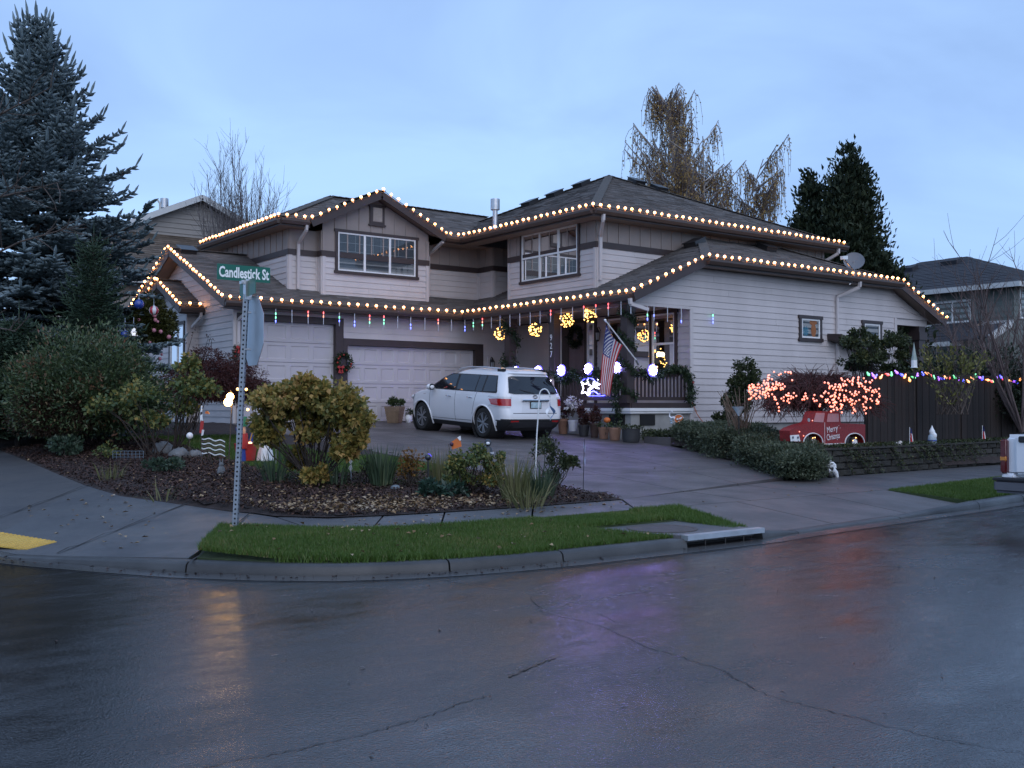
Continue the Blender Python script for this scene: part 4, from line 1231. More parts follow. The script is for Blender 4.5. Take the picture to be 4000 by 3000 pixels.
for k in range(7):
    x = 19.02 + k * 2.0; m = MB(); m.box(x - .045, x + .045, fence_y(x) - .03, fence_y(x) + .06, .7, 2.235); m.build('post', M_fence, fence)

# ---- neighbour on the right
M_nwall = mat('grey_green_siding', (0.13, 0.15, 0.14), 0.7, 0.12, 2)
M_nroof = mat('charcoal_roof', (0.028, 0.030, 0.038), 0.85, 0.25, 6, 0.6, 20, stretch=(1, 1, 6))
M_nwhite = mat('neighbour_white_trim', (0.55, 0.57, 0.57), 0.6, 0.06)
nc = uD(3958, 1150, 46)
nx, ny = nc[0], nc[1]
nh = thing('neighbour_house', (nx, ny, .3), 'grey green neighbour house with a dark hipped roof beyond the fence', 'house')
NW, ND, NE_ = 10.0, 12.5, 6.98
def nsiding(P, u0, u1, z0, z1, mt, par, lap=.26):
    z = z0
    while z < z1 - .02:
        f = min(z + lap, z1); m = MB()
        q = [P(u0, z, .03), P(u1, z, .03), P(u1, f, .004), P(u0, f, .004)]
        m.face(q); m.face([P(u0, z, 0), P(u1, z, 0), P(u1, z, .03), P(u0, z, .03)]); m.build('siding_board', mt, par); z = f
m = MB(); m.box(nx, nx + NW, ny, ny + ND, -.3, NE_); nw = m.build('wall', M_nwall, nh)
nsiding(PB(nx), ny, ny + ND, .3, NE_, M_nwall, nw); nsiding(PA(ny), nx, nx + NW, .3, NE_, M_nwall, nw)
apx = uD(3775, 953, 49)
kN = (apx[2] - NE_) / (NW / 2 + .5)
def nroof(poly, o, up): return roof(nh, poly, NE_, kN, o, up, M_nroof, course=.3, tabs=False)
ex0, ex1, ey0, ey1 = nx - .5, nx + NW + .5, ny - .5, ny + ND + .5
hw_ = (NW + 1) / 2
nroof([(ex0, ey0), (ex0 + hw_, ey0 + hw_), (ex0 + hw_, ey1 - hw_), (ex0, ey1)], (ex0, ey0), (1, 0))
nroof([(ex0, ey0), (ex1, ey0), (ex0 + hw_, ey0 + hw_)], (ex0, ey0), (0, 1))
nroof([(ex1, ey0), (ex1, ey1), (ex0 + hw_, ey1 - hw_), (ex0 + hw_, ey0 + hw_)], (ex1, ey0), (-1, 0))
nroof([(ex0, ey1), (ex0 + hw_, ey1 - hw_), (ex1, ey1)], (ex0, ey1), (0, -1))
m = MB(); m.box(ex0 - .1, ex0 + .02, ey0 - .1, ey1, NE_ - .22, NE_ + .0); m.box(ex0 + .02, ex1, ey0 - .1, ey0 + .02, NE_ - .22, NE_); m.build('gutter', M_nwhite, nh)
for t, s in ((.72, .45), (.80, .12)):
    m = MB(); m.obox((ex0 + hw_ * t, ey0 + hw_ + 2.2 * s * 3 - .6, NE_ + kN * hw_ * t + .12), (.25, 0, .1), (0, .45, 0), (-.03, 0, .1)); m.build('roof_vent', M_nroof, nh)
def nwin(P, u0, u1, z0, z1, lights):
    w = window(P, u0, u1, z0, z1, lights, (), None, casing=.05, blind=M_nwhite, sill=False, parent=nh)
    w.data.materials[0] = M_nwhite
a_, b_ = uX(3790, 1255, nx), uX(3655, 1180, nx)
nwin(PB(nx), a_[1], b_[1], a_[2], b_[2] - .05, (.5,))
a2 = uY(3968, 1240, ny)
nwin(PA(ny), nx + .5, nx + 1.9, a2[2], a2[2] + 1.3, (.5,))
m = MB(); zb_ = uX(3700, 1275, nx)[2]; m.box(nx - .05, nx, ny, ny + ND, zb_ - .12, zb_ + .1); m.build('belt_board', M_nwhite, nh)
zl_ = uX(3700, 1335, nx - 1.8)[2]
y0_, y1_ = uX(3750, 1320, nx - 1.8)[1], uX(3560, 1320, nx - 1.8)[1]
roof(nh, [(nx - 1.8, y0_), (nx, y0_), (nx, y1_), (nx - 1.8, y1_)], zl_, .55, (nx - 1.8, y0_), (1, 0), M_nroof, course=.3, tabs=False)
m = MB(); m.box(nx - 1.9, nx - 1.78, y0_, y1_, zl_ - .2, zl_); m.build('gutter', M_nwhite, nh)
# garage wing of the neighbour at the frame edge (white rake)
ra, rb = uD(3868, 1320, 43), uD(3950, 1262, 43)
gpr = [(*ra[:2], ra[2]), (*rb[:2], rb[2])]
m = MB(); m.bar(ra, rb, .1, .28); m.build('rake_board', M_nwhite, nh)
dv_ = Vector((rb[0] - ra[0], rb[1] - ra[1], 0)); 
m = MB(); m.face([tuple(Vector(ra) + Vector((.05, .05, -.1))), tuple(Vector(rb) + Vector((.05, .05, -.1))), (rb[0] + .05, rb[1] + .05, .2), (ra[0] + .05, ra[1] + .05, .2)])
r2 = Vector(rb) + Vector((dv_.x, dv_.y, -(rb[2] - ra[2])))
m.face([tuple(Vector(rb) + Vector((.05, .05, -.1))), tuple(r2), (r2.x, r2.y, .2), (rb[0] + .05, rb[1] + .05, .2)]); m.build('wing_wall', M_nwall, nh)
m = MB(); back = Vector((2.5, 4, 0)); m.prism([ra, rb, tuple(Vector(rb) + back), tuple(Vector(ra) + back)], (0, 0, .08)); m.build('wing_roof', M_nroof, nh)

# ---- neighbour on the left
M_lwall = mat('beige_siding', (0.33, 0.31, 0.29), 0.7, 0.06, 2)
M_lroof = mat('brown_shingle', (0.115, 0.088, 0.066), 0.85, 0.25, 4, 0.8, 30, island=0.3)
la = uD(775, 790, 42); LYp = la[1]
ll, lrr = uY(545, 870, LYp), uY(912, 878, LYp)
lh = thing('neighbour_house', (la[0], LYp, .3), 'beige gabled neighbour house with a brown shingle roof behind the blue spruce', 'house')
Pn = PA(LYp)
kl = (la[2] - ll[2]) / (la[0] - ll[0])
def gl(u): return la[2] - kl * abs(u - la[0])
u0_, u1_ = ll[0] - 1.2, la[0] + (la[0] - ll[0]) + 1.2
m = MB(); m.face([Pn(u0_, .2, 0), Pn(u1_, .2, 0), Pn(u1_, gl(u1_), 0), Pn(la[0], la[2], 0), Pn(u0_, gl(u0_), 0)]); lw = m.build('wall', M_lwall, lh)
poly = [(u0_, 5.0), (u1_, 5.0), (u1_, gl(u1_)), (la[0], la[2]), (u0_, gl(u0_))]
zs0 = 5.0
while zs0 < la[2]:
    q = clip_band(poly, zs0, zs0 + .2)
    if len(q) >= 3:
        m = MB(); m.face([Pn(u, z, .004 + .03 * (1 - (z - zs0) / .2)) for u, z in q]); qb = [p for p in q if abs(p[1] - zs0) < 1e-6]
        if len(qb) == 2: m.face([Pn(qb[0][0], zs0, .034), Pn(qb[0][0], zs0, 0), Pn(qb[1][0], zs0, 0), Pn(qb[1][0], zs0, .034)])
        m.build('siding_board', M_lwall, lw)
    zs0 += .2
for s in (-1, 1):
    ue = la[0] + s * (la[0] - ll[0] + 1.5)
    m = MB(); m.bar((la[0], LYp - .45, la[2] + .12), (ue, LYp - .45, gl(ue) + .12), .22, .05, up=(0, 1, 0)); m.build('rake_board', M_nwhite, lh)
    m = MB(); m.prism([(la[0], LYp - .45, la[2] + .16), (ue, LYp - .45, gl(ue) + .16), (ue, LYp + 8, gl(ue) + .16), (la[0], LYp + 8, la[2] + .16)], (0, 0, .06)); m.build('roof', M_lroof, lh)
zt_ = uY(650, 918, LYp)[2]; ev = uY(560, 1088, LYp - 4.6)
roof(lh, [(u0_ - 3, LYp - 4.6), (la[0] + 3.2, LYp - 4.6), (la[0] + 3.2, LYp), (u0_ - 3, LYp)], ev[2], (zt_ - ev[2]) / 4.6, (u0_ - 3, LYp - 4.6), (0, 1), M_lroof, course=.24)
m = MB(); m.box(u0_ - 3, la[0] + 3.2, LYp - 4.72, LYp - 4.6, ev[2] - .16, ev[2]); m.build('gutter', M_nwhite, lh)
m = MB(); m.box(u0_ - 3, la[0] + 3.0, LYp - 4.1, LYp - .02, .2, ev[2] - .1); m.build('lower_wall', M_lwall, lh)
fp = uY(642, 800, LYp + .8)
m = MB(); m.lathe(fp + np.array([0, 0, -.6]), [(.09, 0), (.09, .45), (.16, .47), (.16, .85), (.02, .87)], 10); m.build('flue_pipe', M_galv, lh, 40)
m = MB(); b2 = uY(625, 830, LYp + .8); m.tube([b2 + np.array([0, 0, -.3]), b2 + np.array([0, 0, .35]), b2 + np.array([-.1, 0, .5]), b2 + np.array([-.25, 0, .42])], .045, 8); m.build('vent_pipe', M_nwhite, lh, 60)
# ================================================================== VEGETATION
def unit(a):
    n = np.linalg.norm(a, axis=1, keepdims=True); n[n == 0] = 1; return a / n
def rand_dir(n):
    return unit(nrg.normal(size=(n, 3)))
def leaf_quads(P, D, size, width=.5, fold=.25, Nn=None):
    """folded four-cornered leaves: base point P, direction D, length size"""
    n = len(P); D = unit(D); size = np.broadcast_to(size, (n,))[:, None]
    if Nn is None: Nn = rand_dir(n)
    S = np.cross(D, Nn); bad = np.linalg.norm(S, axis=1) < 1e-3; S[bad] = np.cross(D[bad], [0.3, 0.5, 0.8]); S = unit(S); U = np.cross(S, D)
    a = P; c = P + D * size - U * size * .12
    b = P + D * size * .45 + S * size * width * .5 + U * size * fold * .5
    d = P + D * size * .45 - S * size * width * .5 + U * size * fold * .5
    V = np.stack([a, b, c, d], 1).reshape(-1, 3)
    return V, np.arange(4 * n).reshape(n, 4)
def leaf_star(P, D, size, width=.45, fold=.2):
    """two crossed leaves per point (fuller)"""
    V1, Q1 = leaf_quads(P, D, size, width, fold); V2, Q2 = leaf_quads(P, D + rand_dir(len(P)) * .9, size, width, fold)
    return np.concatenate([V1, V2]), np.concatenate([Q1, Q2 + len(V1)])
def spindles(P0, P1, r, sides=4, prof=((0, .6), (.55, 1.0), (1.0, .18))):
    n = len(P0); T = P1 - P0; A = np.cross(unit(T), np.tile([0.13, 0.21, 0.97], (n, 1))); A = unit(A); B = np.cross(unit(T), A)
    r = np.broadcast_to(r, (n,))[:, None]; rings = []
    for t, k in prof:
        for s in range(sides):
            an = 2 * math.pi * s / sides
            rings.append(P0 + T * t + (A * math.cos(an) + B * math.sin(an)) * r * k)
    V = np.stack(rings, 1).reshape(-1, 3); m = len(prof) * sides; base = (np.arange(n) * m)[:, None]
    F = []
    for i in range(len(prof) - 1):
        for s in range(sides):
            s2 = (s + 1) % sides; F.append([i * sides + s, i * sides + s2, (i + 1) * sides + s2, (i + 1) * sides + s])
    Q = (base[:, None, :] + np.array(F)[None]).reshape(-1, 4)
    return V, Q
def sticks(paths, sides=4):
    """paths: list of (points, radii) -> one tube mesh"""
    P0, P1, R0, R1 = [], [], [], []
    for pts, rs in paths:
        for i in range(len(pts) - 1): P0.append(pts[i]); P1.append(pts[i + 1]); R0.append(rs[i]); R1.append(rs[i + 1])
    P0, P1, R0, R1 = map(np.array, (P0, P1, R0, R1)); n = len(P0); T = unit(P1 - P0)
    A = np.cross(T, np.tile([0.31, 0.52, 0.79], (n, 1))); A = unit(A); B = np.cross(T, A); rings = []
    for P, r in ((P0 - T * .0, R0), (P1 + T * R1[:, None] * .5, R1)):
        for s in range(sides):
            an = 2 * math.pi * s / sides; rings.append(P + (A * math.cos(an) + B * math.sin(an)) * r[:, None])
    V = np.stack(rings, 1).reshape(-1, 3); base = (np.arange(n) * 2 * sides)[:, None]
    F = np.array([[s, (s + 1) % sides, sides + (s + 1) % sides, sides + s] for s in range(sides)])
    return V, (base[:, None, :] + F[None]).reshape(-1, 4)
def bend(p, d, L, n=5, up=0.0, wob=.15, droop=0.0):
    p = np.array(p, float); d = np.array(d, float); d /= np.linalg.norm(d); pts = [p.copy()]
    for i in range(n):
        d = d + np.array([0, 0, up - droop * (i / n)]) + nrg.normal(size=3) * wob * .5; d /= np.linalg.norm(d)
        p = p + d * L / n; pts.append(p.copy())
    return pts
def taper(r0, r1, n): return list(np.linspace(r0, r1, n))
def along(pts, t):
    f = t * (len(pts) - 1); i = min(int(f), len(pts) - 2); return pts[i] + (pts[i + 1] - pts[i]) * (f - i), pts[i + 1] - pts[i]
def side_dir(d, ang, az):
    d = np.array(d) / np.linalg.norm(d); a = np.cross(d, [0.1, 0.2, .97]); a /= np.linalg.norm(a); b = np.cross(d, a)
    return d * math.cos(ang) + (a * math.cos(az) + b * math.sin(az)) * math.sin(ang)

M_bark = mat('grey_brown_bark', (0.085, 0.065, 0.055), 0.9, 0.3, 6, 0.6, 40)
M_bark_dark = mat('dark_bark', (0.035, 0.026, 0.022), 0.9, 0.3, 8, 0.5, 40)
M_bark_pale = mat('pale_birch_bark', (0.30, 0.27, 0.25), 0.8, 0.4, 5, 0.4, 30)
M_spruce = leaf_mat('blue_spruce_needles', [(0.028, 0.044, 0.046), (0.13, 0.175, 0.19), (0.25, 0.32, 0.345)], 0.6, 0.0, 0.9, 0.3)
M_fir = leaf_mat('green_fir_needles', [(0.012, 0.026, 0.016), (0.032, 0.06, 0.036), (0.06, 0.095, 0.055)], 0.6, 0.0, 0.9, 0.3)

def conifer(root, H, Rmax, h0, spacing, nb, shoot, rad, mt, top_pitch=55, low_pitch=-12, seed=1, curl=.35, power=.8):
    """whorled conifer: trunk, limbs and finger-like needle shoots"""
    g_ = np.random.default_rng(seed); base = np.array(root.location); S0, S1, SR = [], [], []; limbs = []
    hs = np.arange(h0, H - .25, spacing)
    for h in hs:
        f = h / H; nbr = max(4, int(nb * (1 - .45 * f))); az0 = g_.uniform(0, 6.28)
        for b in range(nbr):
            az = az0 + 2 * math.pi * b / nbr + g_.uniform(-.3, .3)
            L = (Rmax * (1 - f) ** power * g_.uniform(.72, 1.12) + .12)
            pit = math.radians(low_pitch + (top_pitch - low_pitch) * f ** 1.4 + g_.uniform(-8, 8))
            d = np.array([math.cos(az) * math.cos(pit), math.sin(az) * math.cos(pit), math.sin(pit)])
            p = base + np.array([0, 0, h]); pts = [p]; n = 7
            for i in range(n):
                d = d + np.array([0, 0, curl * (i / n) ** 2 * .5 - .05 * (1 - f)]); d /= np.linalg.norm(d); pts.append(pts[-1] + d * L / n)
            limbs.append((pts, taper(.03 * L / 2 + .008, .006, n + 1)))
            s = .16 * L; k = 0
            while s < L:
                t = s / L; q, dd = along(pts, min(t, .999)); dd /= np.linalg.norm(dd)
                sd = np.cross(dd, [0, 0, 1.0]); sd /= (np.linalg.norm(sd) + 1e-9)
                for sg in (-1, 1):
                    l2 = (.50 * (L - s) + .12) * g_.uniform(.7, 1.1) * min(1, .5 + s / L * 1.2)
                    l2 = min(l2, .85)
                    e = dd * .62 + sd * sg * .72 + np.array([0, 0, g_.uniform(-.22, .22)]); e /= np.linalg.norm(e)
                    m = max(1, int(l2 / (shoot * .8)))
                    for j in range(m):
                        a = q + e * (l2 * j / m); bq = q + e * (l2 * (j + 1.15) / m) + np.array([0, 0, g_.uniform(-.01, .02)])
                        S0.append(a); S1.append(bq); SR.append(rad * g_.uniform(.8, 1.15))
                        for s2 in (-1, 1):
                            c = e * .55 + np.cross(e, [0, 0, 1.0]) * s2 * .6 + np.array([0, 0, g_.uniform(-.25, .55)]); c /= np.linalg.norm(c)
                            S0.append(a); S1.append(a + c * shoot * g_.uniform(.65, 1.1)); SR.append(rad * g_.uniform(.75, 1.1))
                s += shoot * .85; k += 1
            # upright leader at the limb tip
            S0.append(pts[-1]); S1.append(pts[-1] + (d * .6 + np.array([0, 0, .7])) * shoot * g_.uniform(.9, 1.9)); SR.append(rad)
    S0.append(base + np.array([0, 0, H - .5])); S1.append(base + np.array([0, 0, H + .3])); SR.append(rad * 1.1)
    V, Q = spindles(np.array(S0), np.array(S1), np.array(SR))
    np_mesh('crown', V, Q, mt, root, smooth=True)
    tr = [([base + np.array([0, 0, t * H / 8]) for t in range(9)], taper(.022 * H, .012, 9))]
    V, Q = sticks(tr, 8); np_mesh('trunk', V, Q, M_bark_dark, root, smooth=True)
    V, Q = sticks(limbs, 4); np_mesh('limb', V, Q, M_bark_dark, root)
    return root

sp = uD(128, 1700, 23.6)
conifer(thing('spruce_tree', (sp[0], sp[1], .85), 'tall blue spruce filling the left edge, leaning leader shoots against the sky', 'tree'), 9.5, 3.65, .6, .25, 10, .18, .034, M_spruce, seed=4, power=.74)
def bough(root, pix, D, seed):
    g_ = np.random.default_rng(seed); pts = [uD(x, y, d) for (x, y), d in zip(pix, D)]; S0, S1 = [], []
    for k in range(70):
        q, dd = along(pts, g_.uniform(.15, 1.0)); d = side_dir(dd, g_.uniform(.4, 1.0), g_.uniform(0, 6.28)); d[2] = d[2] * .4 + .12; S0.append(q); S1.append(q + d * g_.uniform(.12, .24))
    V, Q = spindles(np.array(S0), np.array(S1), .03); np_mesh('crown', V, Q, M_spruce, root, smooth=True); V, Q = sticks([(pts, taper(.04, .01, len(pts)))]); np_mesh('limb', V, Q, M_bark_dark, root)
_s = [o for o in COL.objects if o.name == 'spruce_tree'][0]
bough(_s, [(200, 1180), (380, 1160), (500, 1150), (620, 1165)], [23, 22.2, 21.4, 20.8], 1)
bough(_s, [(200, 1330), (360, 1310), (460, 1280), (540, 1275)], [23, 22, 21.2, 20.8], 2)
bough(_s, [(200, 960), (400, 940), (520, 880), (585, 790)], [23.4, 22.6, 22, 21.6], 3)
bough(_s, [(200, 1010), (400, 1000), (520, 940), (590, 885)], [23.4, 22.6, 22, 21.6], 4)
fr_ = uD(360, 1640, 21.3)
conifer(thing('fir_tree', (fr_[0], fr_[1], .8), 'young dark green fir in front of the blue spruce', 'tree'), 4.25, 1.35, .3, .17, 8, .10, .013, M_fir, top_pitch=50, low_pitch=15, seed=9, curl=.1, power=.75)
fr2 = uD(70, 1620, 20.6)
conifer(thing('fir_tree', (fr2[0], fr2[1], .75), 'dark green fir sapling under the spruce at the far left edge', 'tree'), 2.6, 1.2, .2, .17, 8, .10, .014, M_fir, top_pitch=45, low_pitch=10, seed=12, curl=.1, power=.7)

# ---- thuja pair behind the house
M_thuja = leaf_mat('thuja_sprays', [(0.010, 0.017, 0.010), (0.022, 0.034, 0.017), (0.042, 0.055, 0.024)], 0.65, 0.1, 0.7, 0.3)
def thuja(root, H, Rb, n, seed, lean=0.0):
    g_ = np.random.default_rng(seed); base = np.array(root.location)
    nb = int(n / 46); P, D, SZ = [], [], []
    for i in range(nb):
        h = H * (1 - math.sqrt(g_.uniform(0, 1)) * .985) ; f = h / H
        if f < .08: continue
        az = g_.uniform(0, 6.283); L = Rb * (1 - f) ** .70 * g_.uniform(.80, 1.12) * (1 + .22 * math.sin(az * 3 + h * 1.3)) + .10
        d = np.array([math.cos(az), math.sin(az), .45 + .9 * f]); d /= np.linalg.norm(d)
        p0 = base + np.array([lean * f, 0, h - .30 * L])
        m = 46; t = g_.uniform(.30, 1.0, m) ** .7
        pts = p0 + d * (L * t)[:, None] + g_.normal(size=(m, 3)) * (.10 + .07 * L)
        P.append(pts); dd = d[None] * .7 + g_.normal(size=(m, 3)) * .45 + np.array([0, 0, -.15 + .55 * f]); D.append(dd); SZ.append(g_.uniform(.13, .30, m))
    P, D, SZ = np.concatenate(P), np.concatenate(D), np.concatenate(SZ)
    V, Q = leaf_quads(P, D, SZ, .42, .15); np_mesh('crown', V, Q, M_thuja, root)
    V, Q = sticks([([base, base + np.array([lean, 0, H * .97])], [.28, .02])], 8); np_mesh('trunk', V, Q, M_bark_dark, root)
t1, t2, t3 = uD(3320, 1500, 40), uD(3178, 1500, 41), uD(3470, 1500, 39)
thuja(thing('thuja_tree', (t1[0], t1[1], .3), 'taller pointed dark evergreen rising behind the right end of the roof', 'tree'), 11.15, 3.1, 64000, 3)
thuja(thing('thuja_tree', (t2[0], t2[1], .3), 'shorter pointed dark evergreen left of its taller twin', 'tree'), 10.4, 2.6, 52000, 5)
thuja(thing('thuja_tree', (t3[0], t3[1], .3), 'low dark evergreen bush beside the dark neighbour roof', 'tree'), 6.9, 1.9, 34000, 8)

# ---- birch
M_birch = leaf_mat('yellow_birch_leaves', [(0.20, 0.125, 0.05), (0.40, 0.26, 0.09), (0.58, 0.40, 0.16)], 0.6, 0.35, 0.5)
M_twig = mat('purple_brown_twig', (0.13, 0.095, 0.09), 0.85, 0.2)
bq_ = uD(2705, 1560, 46)
birch = thing('birch_tree', (bq_[0], bq_[1], .3), 'weeping birch with sparse yellow brown leaves behind the main roof', 'tree')
def weep(root, seed):
    g_ = np.random.default_rng(seed); b = np.array(root.location); tr, tw, P, D = [], [], [], []
    rt = np.array([_Rt[0], _Rt[1], 0]); 
    def limb(p, d, L, r):
        pts = bend(p, d, L, 7, .03, .10); tr.append((pts, taper(r, .02, 8))); return pts
    trunk = bend(b, [0, 0, 1], 15.0, 12, .1, .05); tr.append((trunk, taper(.22, .03, 13)))
    limbs = []
    for i in range(62):
        t = g_.uniform(.30, .995); q, _ = along(trunk, t); az = g_.uniform(0, 6.28); f = (t - .3) / .7
        L = (4.3 * (1 - f) ** .6 + .9) * g_.uniform(.6, 1.1)
        limbs.append(limb(q, [math.cos(az) * .95, math.sin(az) * .95, .6 + .6 * f], L, .05))
    # the right-hand secondary leader and the left weeping bough
    for dx, t0, L in ((.06, .14, 10.2), (.10, .12, 10.6), (.14, .12, 9.8), (.03, .2, 10), (-.09, .2, 8.6), (-.17, .18, 7.6), (.18, .12, 8.4)):
        q, _ = along(trunk, t0); pts = limb(q, list(rt * dx * 1.5 + np.array([0, 0, 1.0]) + g_.normal(size=3) * .05), L, .09); limbs.append(pts)
        for k in range(20):
            q2, dd = along(pts, g_.uniform(.35, 1)); az = g_.uniform(0, 6.28)
            limbs.append(limb(q2, [math.cos(az), math.sin(az), .6], g_.uniform(.8, 2.1), .03))
    for pts in limbs:
        for k in range(24):
            q, dd = along(pts, g_.uniform(.2, 1.0)); az = g_.uniform(0, 6.28)
            L = g_.uniform(.5, 1.9); w = [np.array(q)]; d = np.array([math.cos(az) * .6, math.sin(az) * .6, .25])
            for j in range(5):
                d = d * .55 + np.array([0, 0, -.55]) + g_.normal(size=3) * .06; w.append(w[-1] + d / np.linalg.norm(d) * L / 5)
            tw.append((w, taper(.012, .006, 6)))
            for j in range(g_.integers(2, 11)):
                pp, _ = along(w, g_.uniform(.1, 1)); P.append(pp); D.append([g_.normal() * .5, g_.normal() * .5, -.8])
    V, Q = sticks(tr, 6); np_mesh('trunk', V, Q, M_bark_pale, root)
    V, Q = sticks(tw, 3); np_mesh('twig', V, Q, M_twig, root)
    V, Q = leaf_quads(np.array(P) + nrg.normal(size=(len(P), 3)) * .04, np.array(D), nrg.uniform(.07, .13, len(P)), .65, .2); np_mesh('crown', V, Q, M_birch, root)
weep(birch, 21)

# ---- leafless trees
def bare(root, H, stems, seed, spread=.35, mt=M_twig, r0=.05, sub=9, subl=.35, twl=.22, a0=.35):
    g_ = np.random.default_rng(seed); b = np.array(root.location); A, B = [], []
    for i in range(stems):
        az = g_.uniform(0, 6.28); f = math.sqrt(g_.uniform(0, 1)); d = [math.cos(az) * spread * f, math.sin(az) * spread * f, 1]
        L = H * g_.uniform(.78, 1.0) * (1 - .22 * f); pts = bend(b + np.array([0, 0, H * .05]), d, L, 9, .06, .09)
        A.append((pts, taper(r0 * g_.uniform(.5, 1), .006, 10)))
        for k in range(sub):
            q, dd = along(pts, g_.uniform(.25, .95)); p2 = bend(q, side_dir(dd, g_.uniform(a0, a0 + .4), g_.uniform(0, 6.28)), H * subl * g_.uniform(.3, .8), 5, .10, .12)
            B.append((p2, taper(r0 * .22, .004, 6)))
            for k2 in range(3):
                q2, d2 = along(p2, g_.uniform(.3, .95)); B.append((bend(q2, side_dir(d2, .6, g_.uniform(0, 6.28)), H * twl * g_.uniform(.2, .6), 3, .1, .15), taper(r0 * .12, .003, 4)))
    V, Q = sticks(A, 5); np_mesh('trunk', V, Q, mt, root)
    V, Q = sticks(B, 3); np_mesh('twig', V, Q, mt, root)
M_twig2 = mat('grey_twig', (0.125, 0.11, 0.11), 0.85, 0.2)
ba = uD(945, 1560, 40)
bare(thing('bare_tree', (ba[0], ba[1], .3), 'leafless upright tree behind the left gable', 'tree'), 11.5, 46, 31, .13, M_twig2, .055, 14, .22, .12, .10)
bb = uD(900, 1560, 38)
bare(thing('bare_tree', (bb[0], bb[1], .3), 'leafless lower bush tree in front of the beige neighbour wall', 'tree'), 7.0, 14, 37, .34, M_twig2, .03, 10, .25, .15, .2)
for px_, D_, H_, sd, lb in ((3900, 27, 4.6, 41, 'leafless spreading tree over the fence near the right edge'), (3990, 24, 5.0, 43, 'leafless tree cut off by the right edge of the view'), (3780, 30, 3.6, 47, 'leafless low bush in front of the grey green neighbour house')):
    q = uD(px_, 1560, D_); bare(thing('bare_tree', (q[0], q[1], .7), lb, 'tree'), H_, 9, sd, .8, M_twig, .05, 9, .4, .3)
# overhanging bare twig at the top left corner (a street tree just left of the camera's view)
q = uD(-260, 1650, 15.5); st_ = thing('bare_tree', (q[0], q[1], .25), 'leafless street tree at the left edge reaching in with thin twigs', 'tree')
A, B = [], []; b0 = np.array(st_.location)
trunk = bend(b0, [0, 0, 1], 6.2, 8, .1, .05); A.append((trunk, taper(.09, .025, 9)))
for z_, dx, L, up in ((.80, 1.0, 2.2, .75), (.66, 1.0, 2.5, .25), (.50, .9, 2.7, .15), (.58, .8, 2.1, .5), (.42, .8, 2.2, .0), (.9, .4, 1.8, .9)):
    q, _ = along(trunk, z_); d = _Rt * dx + np.array([0, 0, up]) - _F * .25; pts = bend(q, d, L, 8, .02, .16); A.append((pts, taper(.028, .006, 9)))
    for k in range(9):
        q2, dd = along(pts, rnd.uniform(.3, 1)); p2 = bend(q2, side_dir(dd, rnd.uniform(.5, .9), rnd.uniform(0, 6.28)), rnd.uniform(.25, .7), 4, .05, .2); B.append((p2, taper(.009, .004, 5)))
V, Q = sticks(A, 6); np_mesh('trunk', V, Q, M_bark, st_); V, Q = sticks(B, 4); np_mesh('twig', V, Q, M_bark, st_)

# ---- shrubs ------------------------------------------------------
def blob_points(n, c, rad, seed, lumps=26, shell=.55):
    """points filling a lumpy mound; also returns outward directions"""
    g_ = np.random.default_rng(seed); c = np.array(c); rad = np.array(rad)
    u = unit(g_.normal(size=(lumps, 3))); u[:, 2] = np.abs(u[:, 2]) * .45 + u[:, 2] * .55
    cen = u * g_.uniform(.45, .82, (lumps, 1)); r = g_.uniform(.22, .42, lumps)
    k = g_.integers(0, lumps, n); d = unit(g_.normal(size=(n, 3))); rr = g_.uniform(shell, 1.0, n) ** .6
    p = cen[k] + d * (r[k] * rr)[:, None]
    return c + p * rad, unit(d * .8 + unit(p) * .6)
def mound(root, c, rad, n, size, mt, seed, width=.5, lumps=26, up=.2, stems=0, stem_mt=None, name='foliage', star=False, shell=.5):
    P, D = blob_points(n, c, rad, seed, lumps, shell)
    ok = P[:, 2] > root.location.z - .02
    P, D = P[ok], D[ok]; m = len(P)
    D = unit(D + nrg.normal(size=(m, 3)) * .55 + np.array([0, 0, up])); sz = nrg.uniform(size * .65, size * 1.25, m)
    V, Q = (leaf_star if star else leaf_quads)(P, D, sz, width, .25)
    o = np_mesh(name, V, Q, mt, root)
    if stems:
        b = np.array(root.location); S = []
        for i in range(stems):
            t = P[rnd.randrange(m)]; mid = b * .5 + t * .5 + nrg.normal(size=3) * .06; mid[2] = b[2] * .45 + t[2] * .55 - .05
            s0 = b + np.array([rnd.uniform(-.15, .15) * rad[0], rnd.uniform(-.15, .15) * rad[1], 0])
            S.append(([s0, mid, t], [.014, .009, .004]))
        V, Q = sticks(S, 4); np_mesh('stem', V, Q, stem_mt or M_bark_dark, root)
    return o
G = lambda *c: [tuple(x) for x in c]
M_pieris = leaf_mat('pieris_leaves', G((.014, .028, .013), (.048, .08, .034), (.085, .125, .05), (.22, .10, .06)), .45, .15, 1.6, .5, pos=[0, .38, .72, .9])
M_darkleaf = leaf_mat('dark_evergreen_leaves', G((.008, .015, .009), (.02, .034, .018), (.04, .06, .03)), .4, .1, 1.5)
M_barberry = leaf_mat('brown_barberry_leaves', G((.02, .012, .009), (.045, .026, .016), (.075, .045, .022)), .6, .15, 1.8)
M_hydr = leaf_mat('hydrangea_leaves', G((.02, .04, .026), (.05, .085, .055), (.09, .13, .085)), .45, .2, 1.4)
M_rose = leaf_mat('turning_shrub_leaves', G((.035, .065, .026), (.08, .125, .045), (.19, .19, .055), (.48, .29, .07)), .5, .25, 1.3, pos=[0, .35, .68, .92])
M_redmaple = leaf_mat('red_laceleaf', G((.028, .009, .009), (.065, .018, .016), (.11, .035, .025)), .6, .2, 2)
M_camellia = leaf_mat('olive_shrub_leaves', G((.025, .028, .008), (.055, .06, .014), (.10, .095, .022)), .5, .2, 1.6)
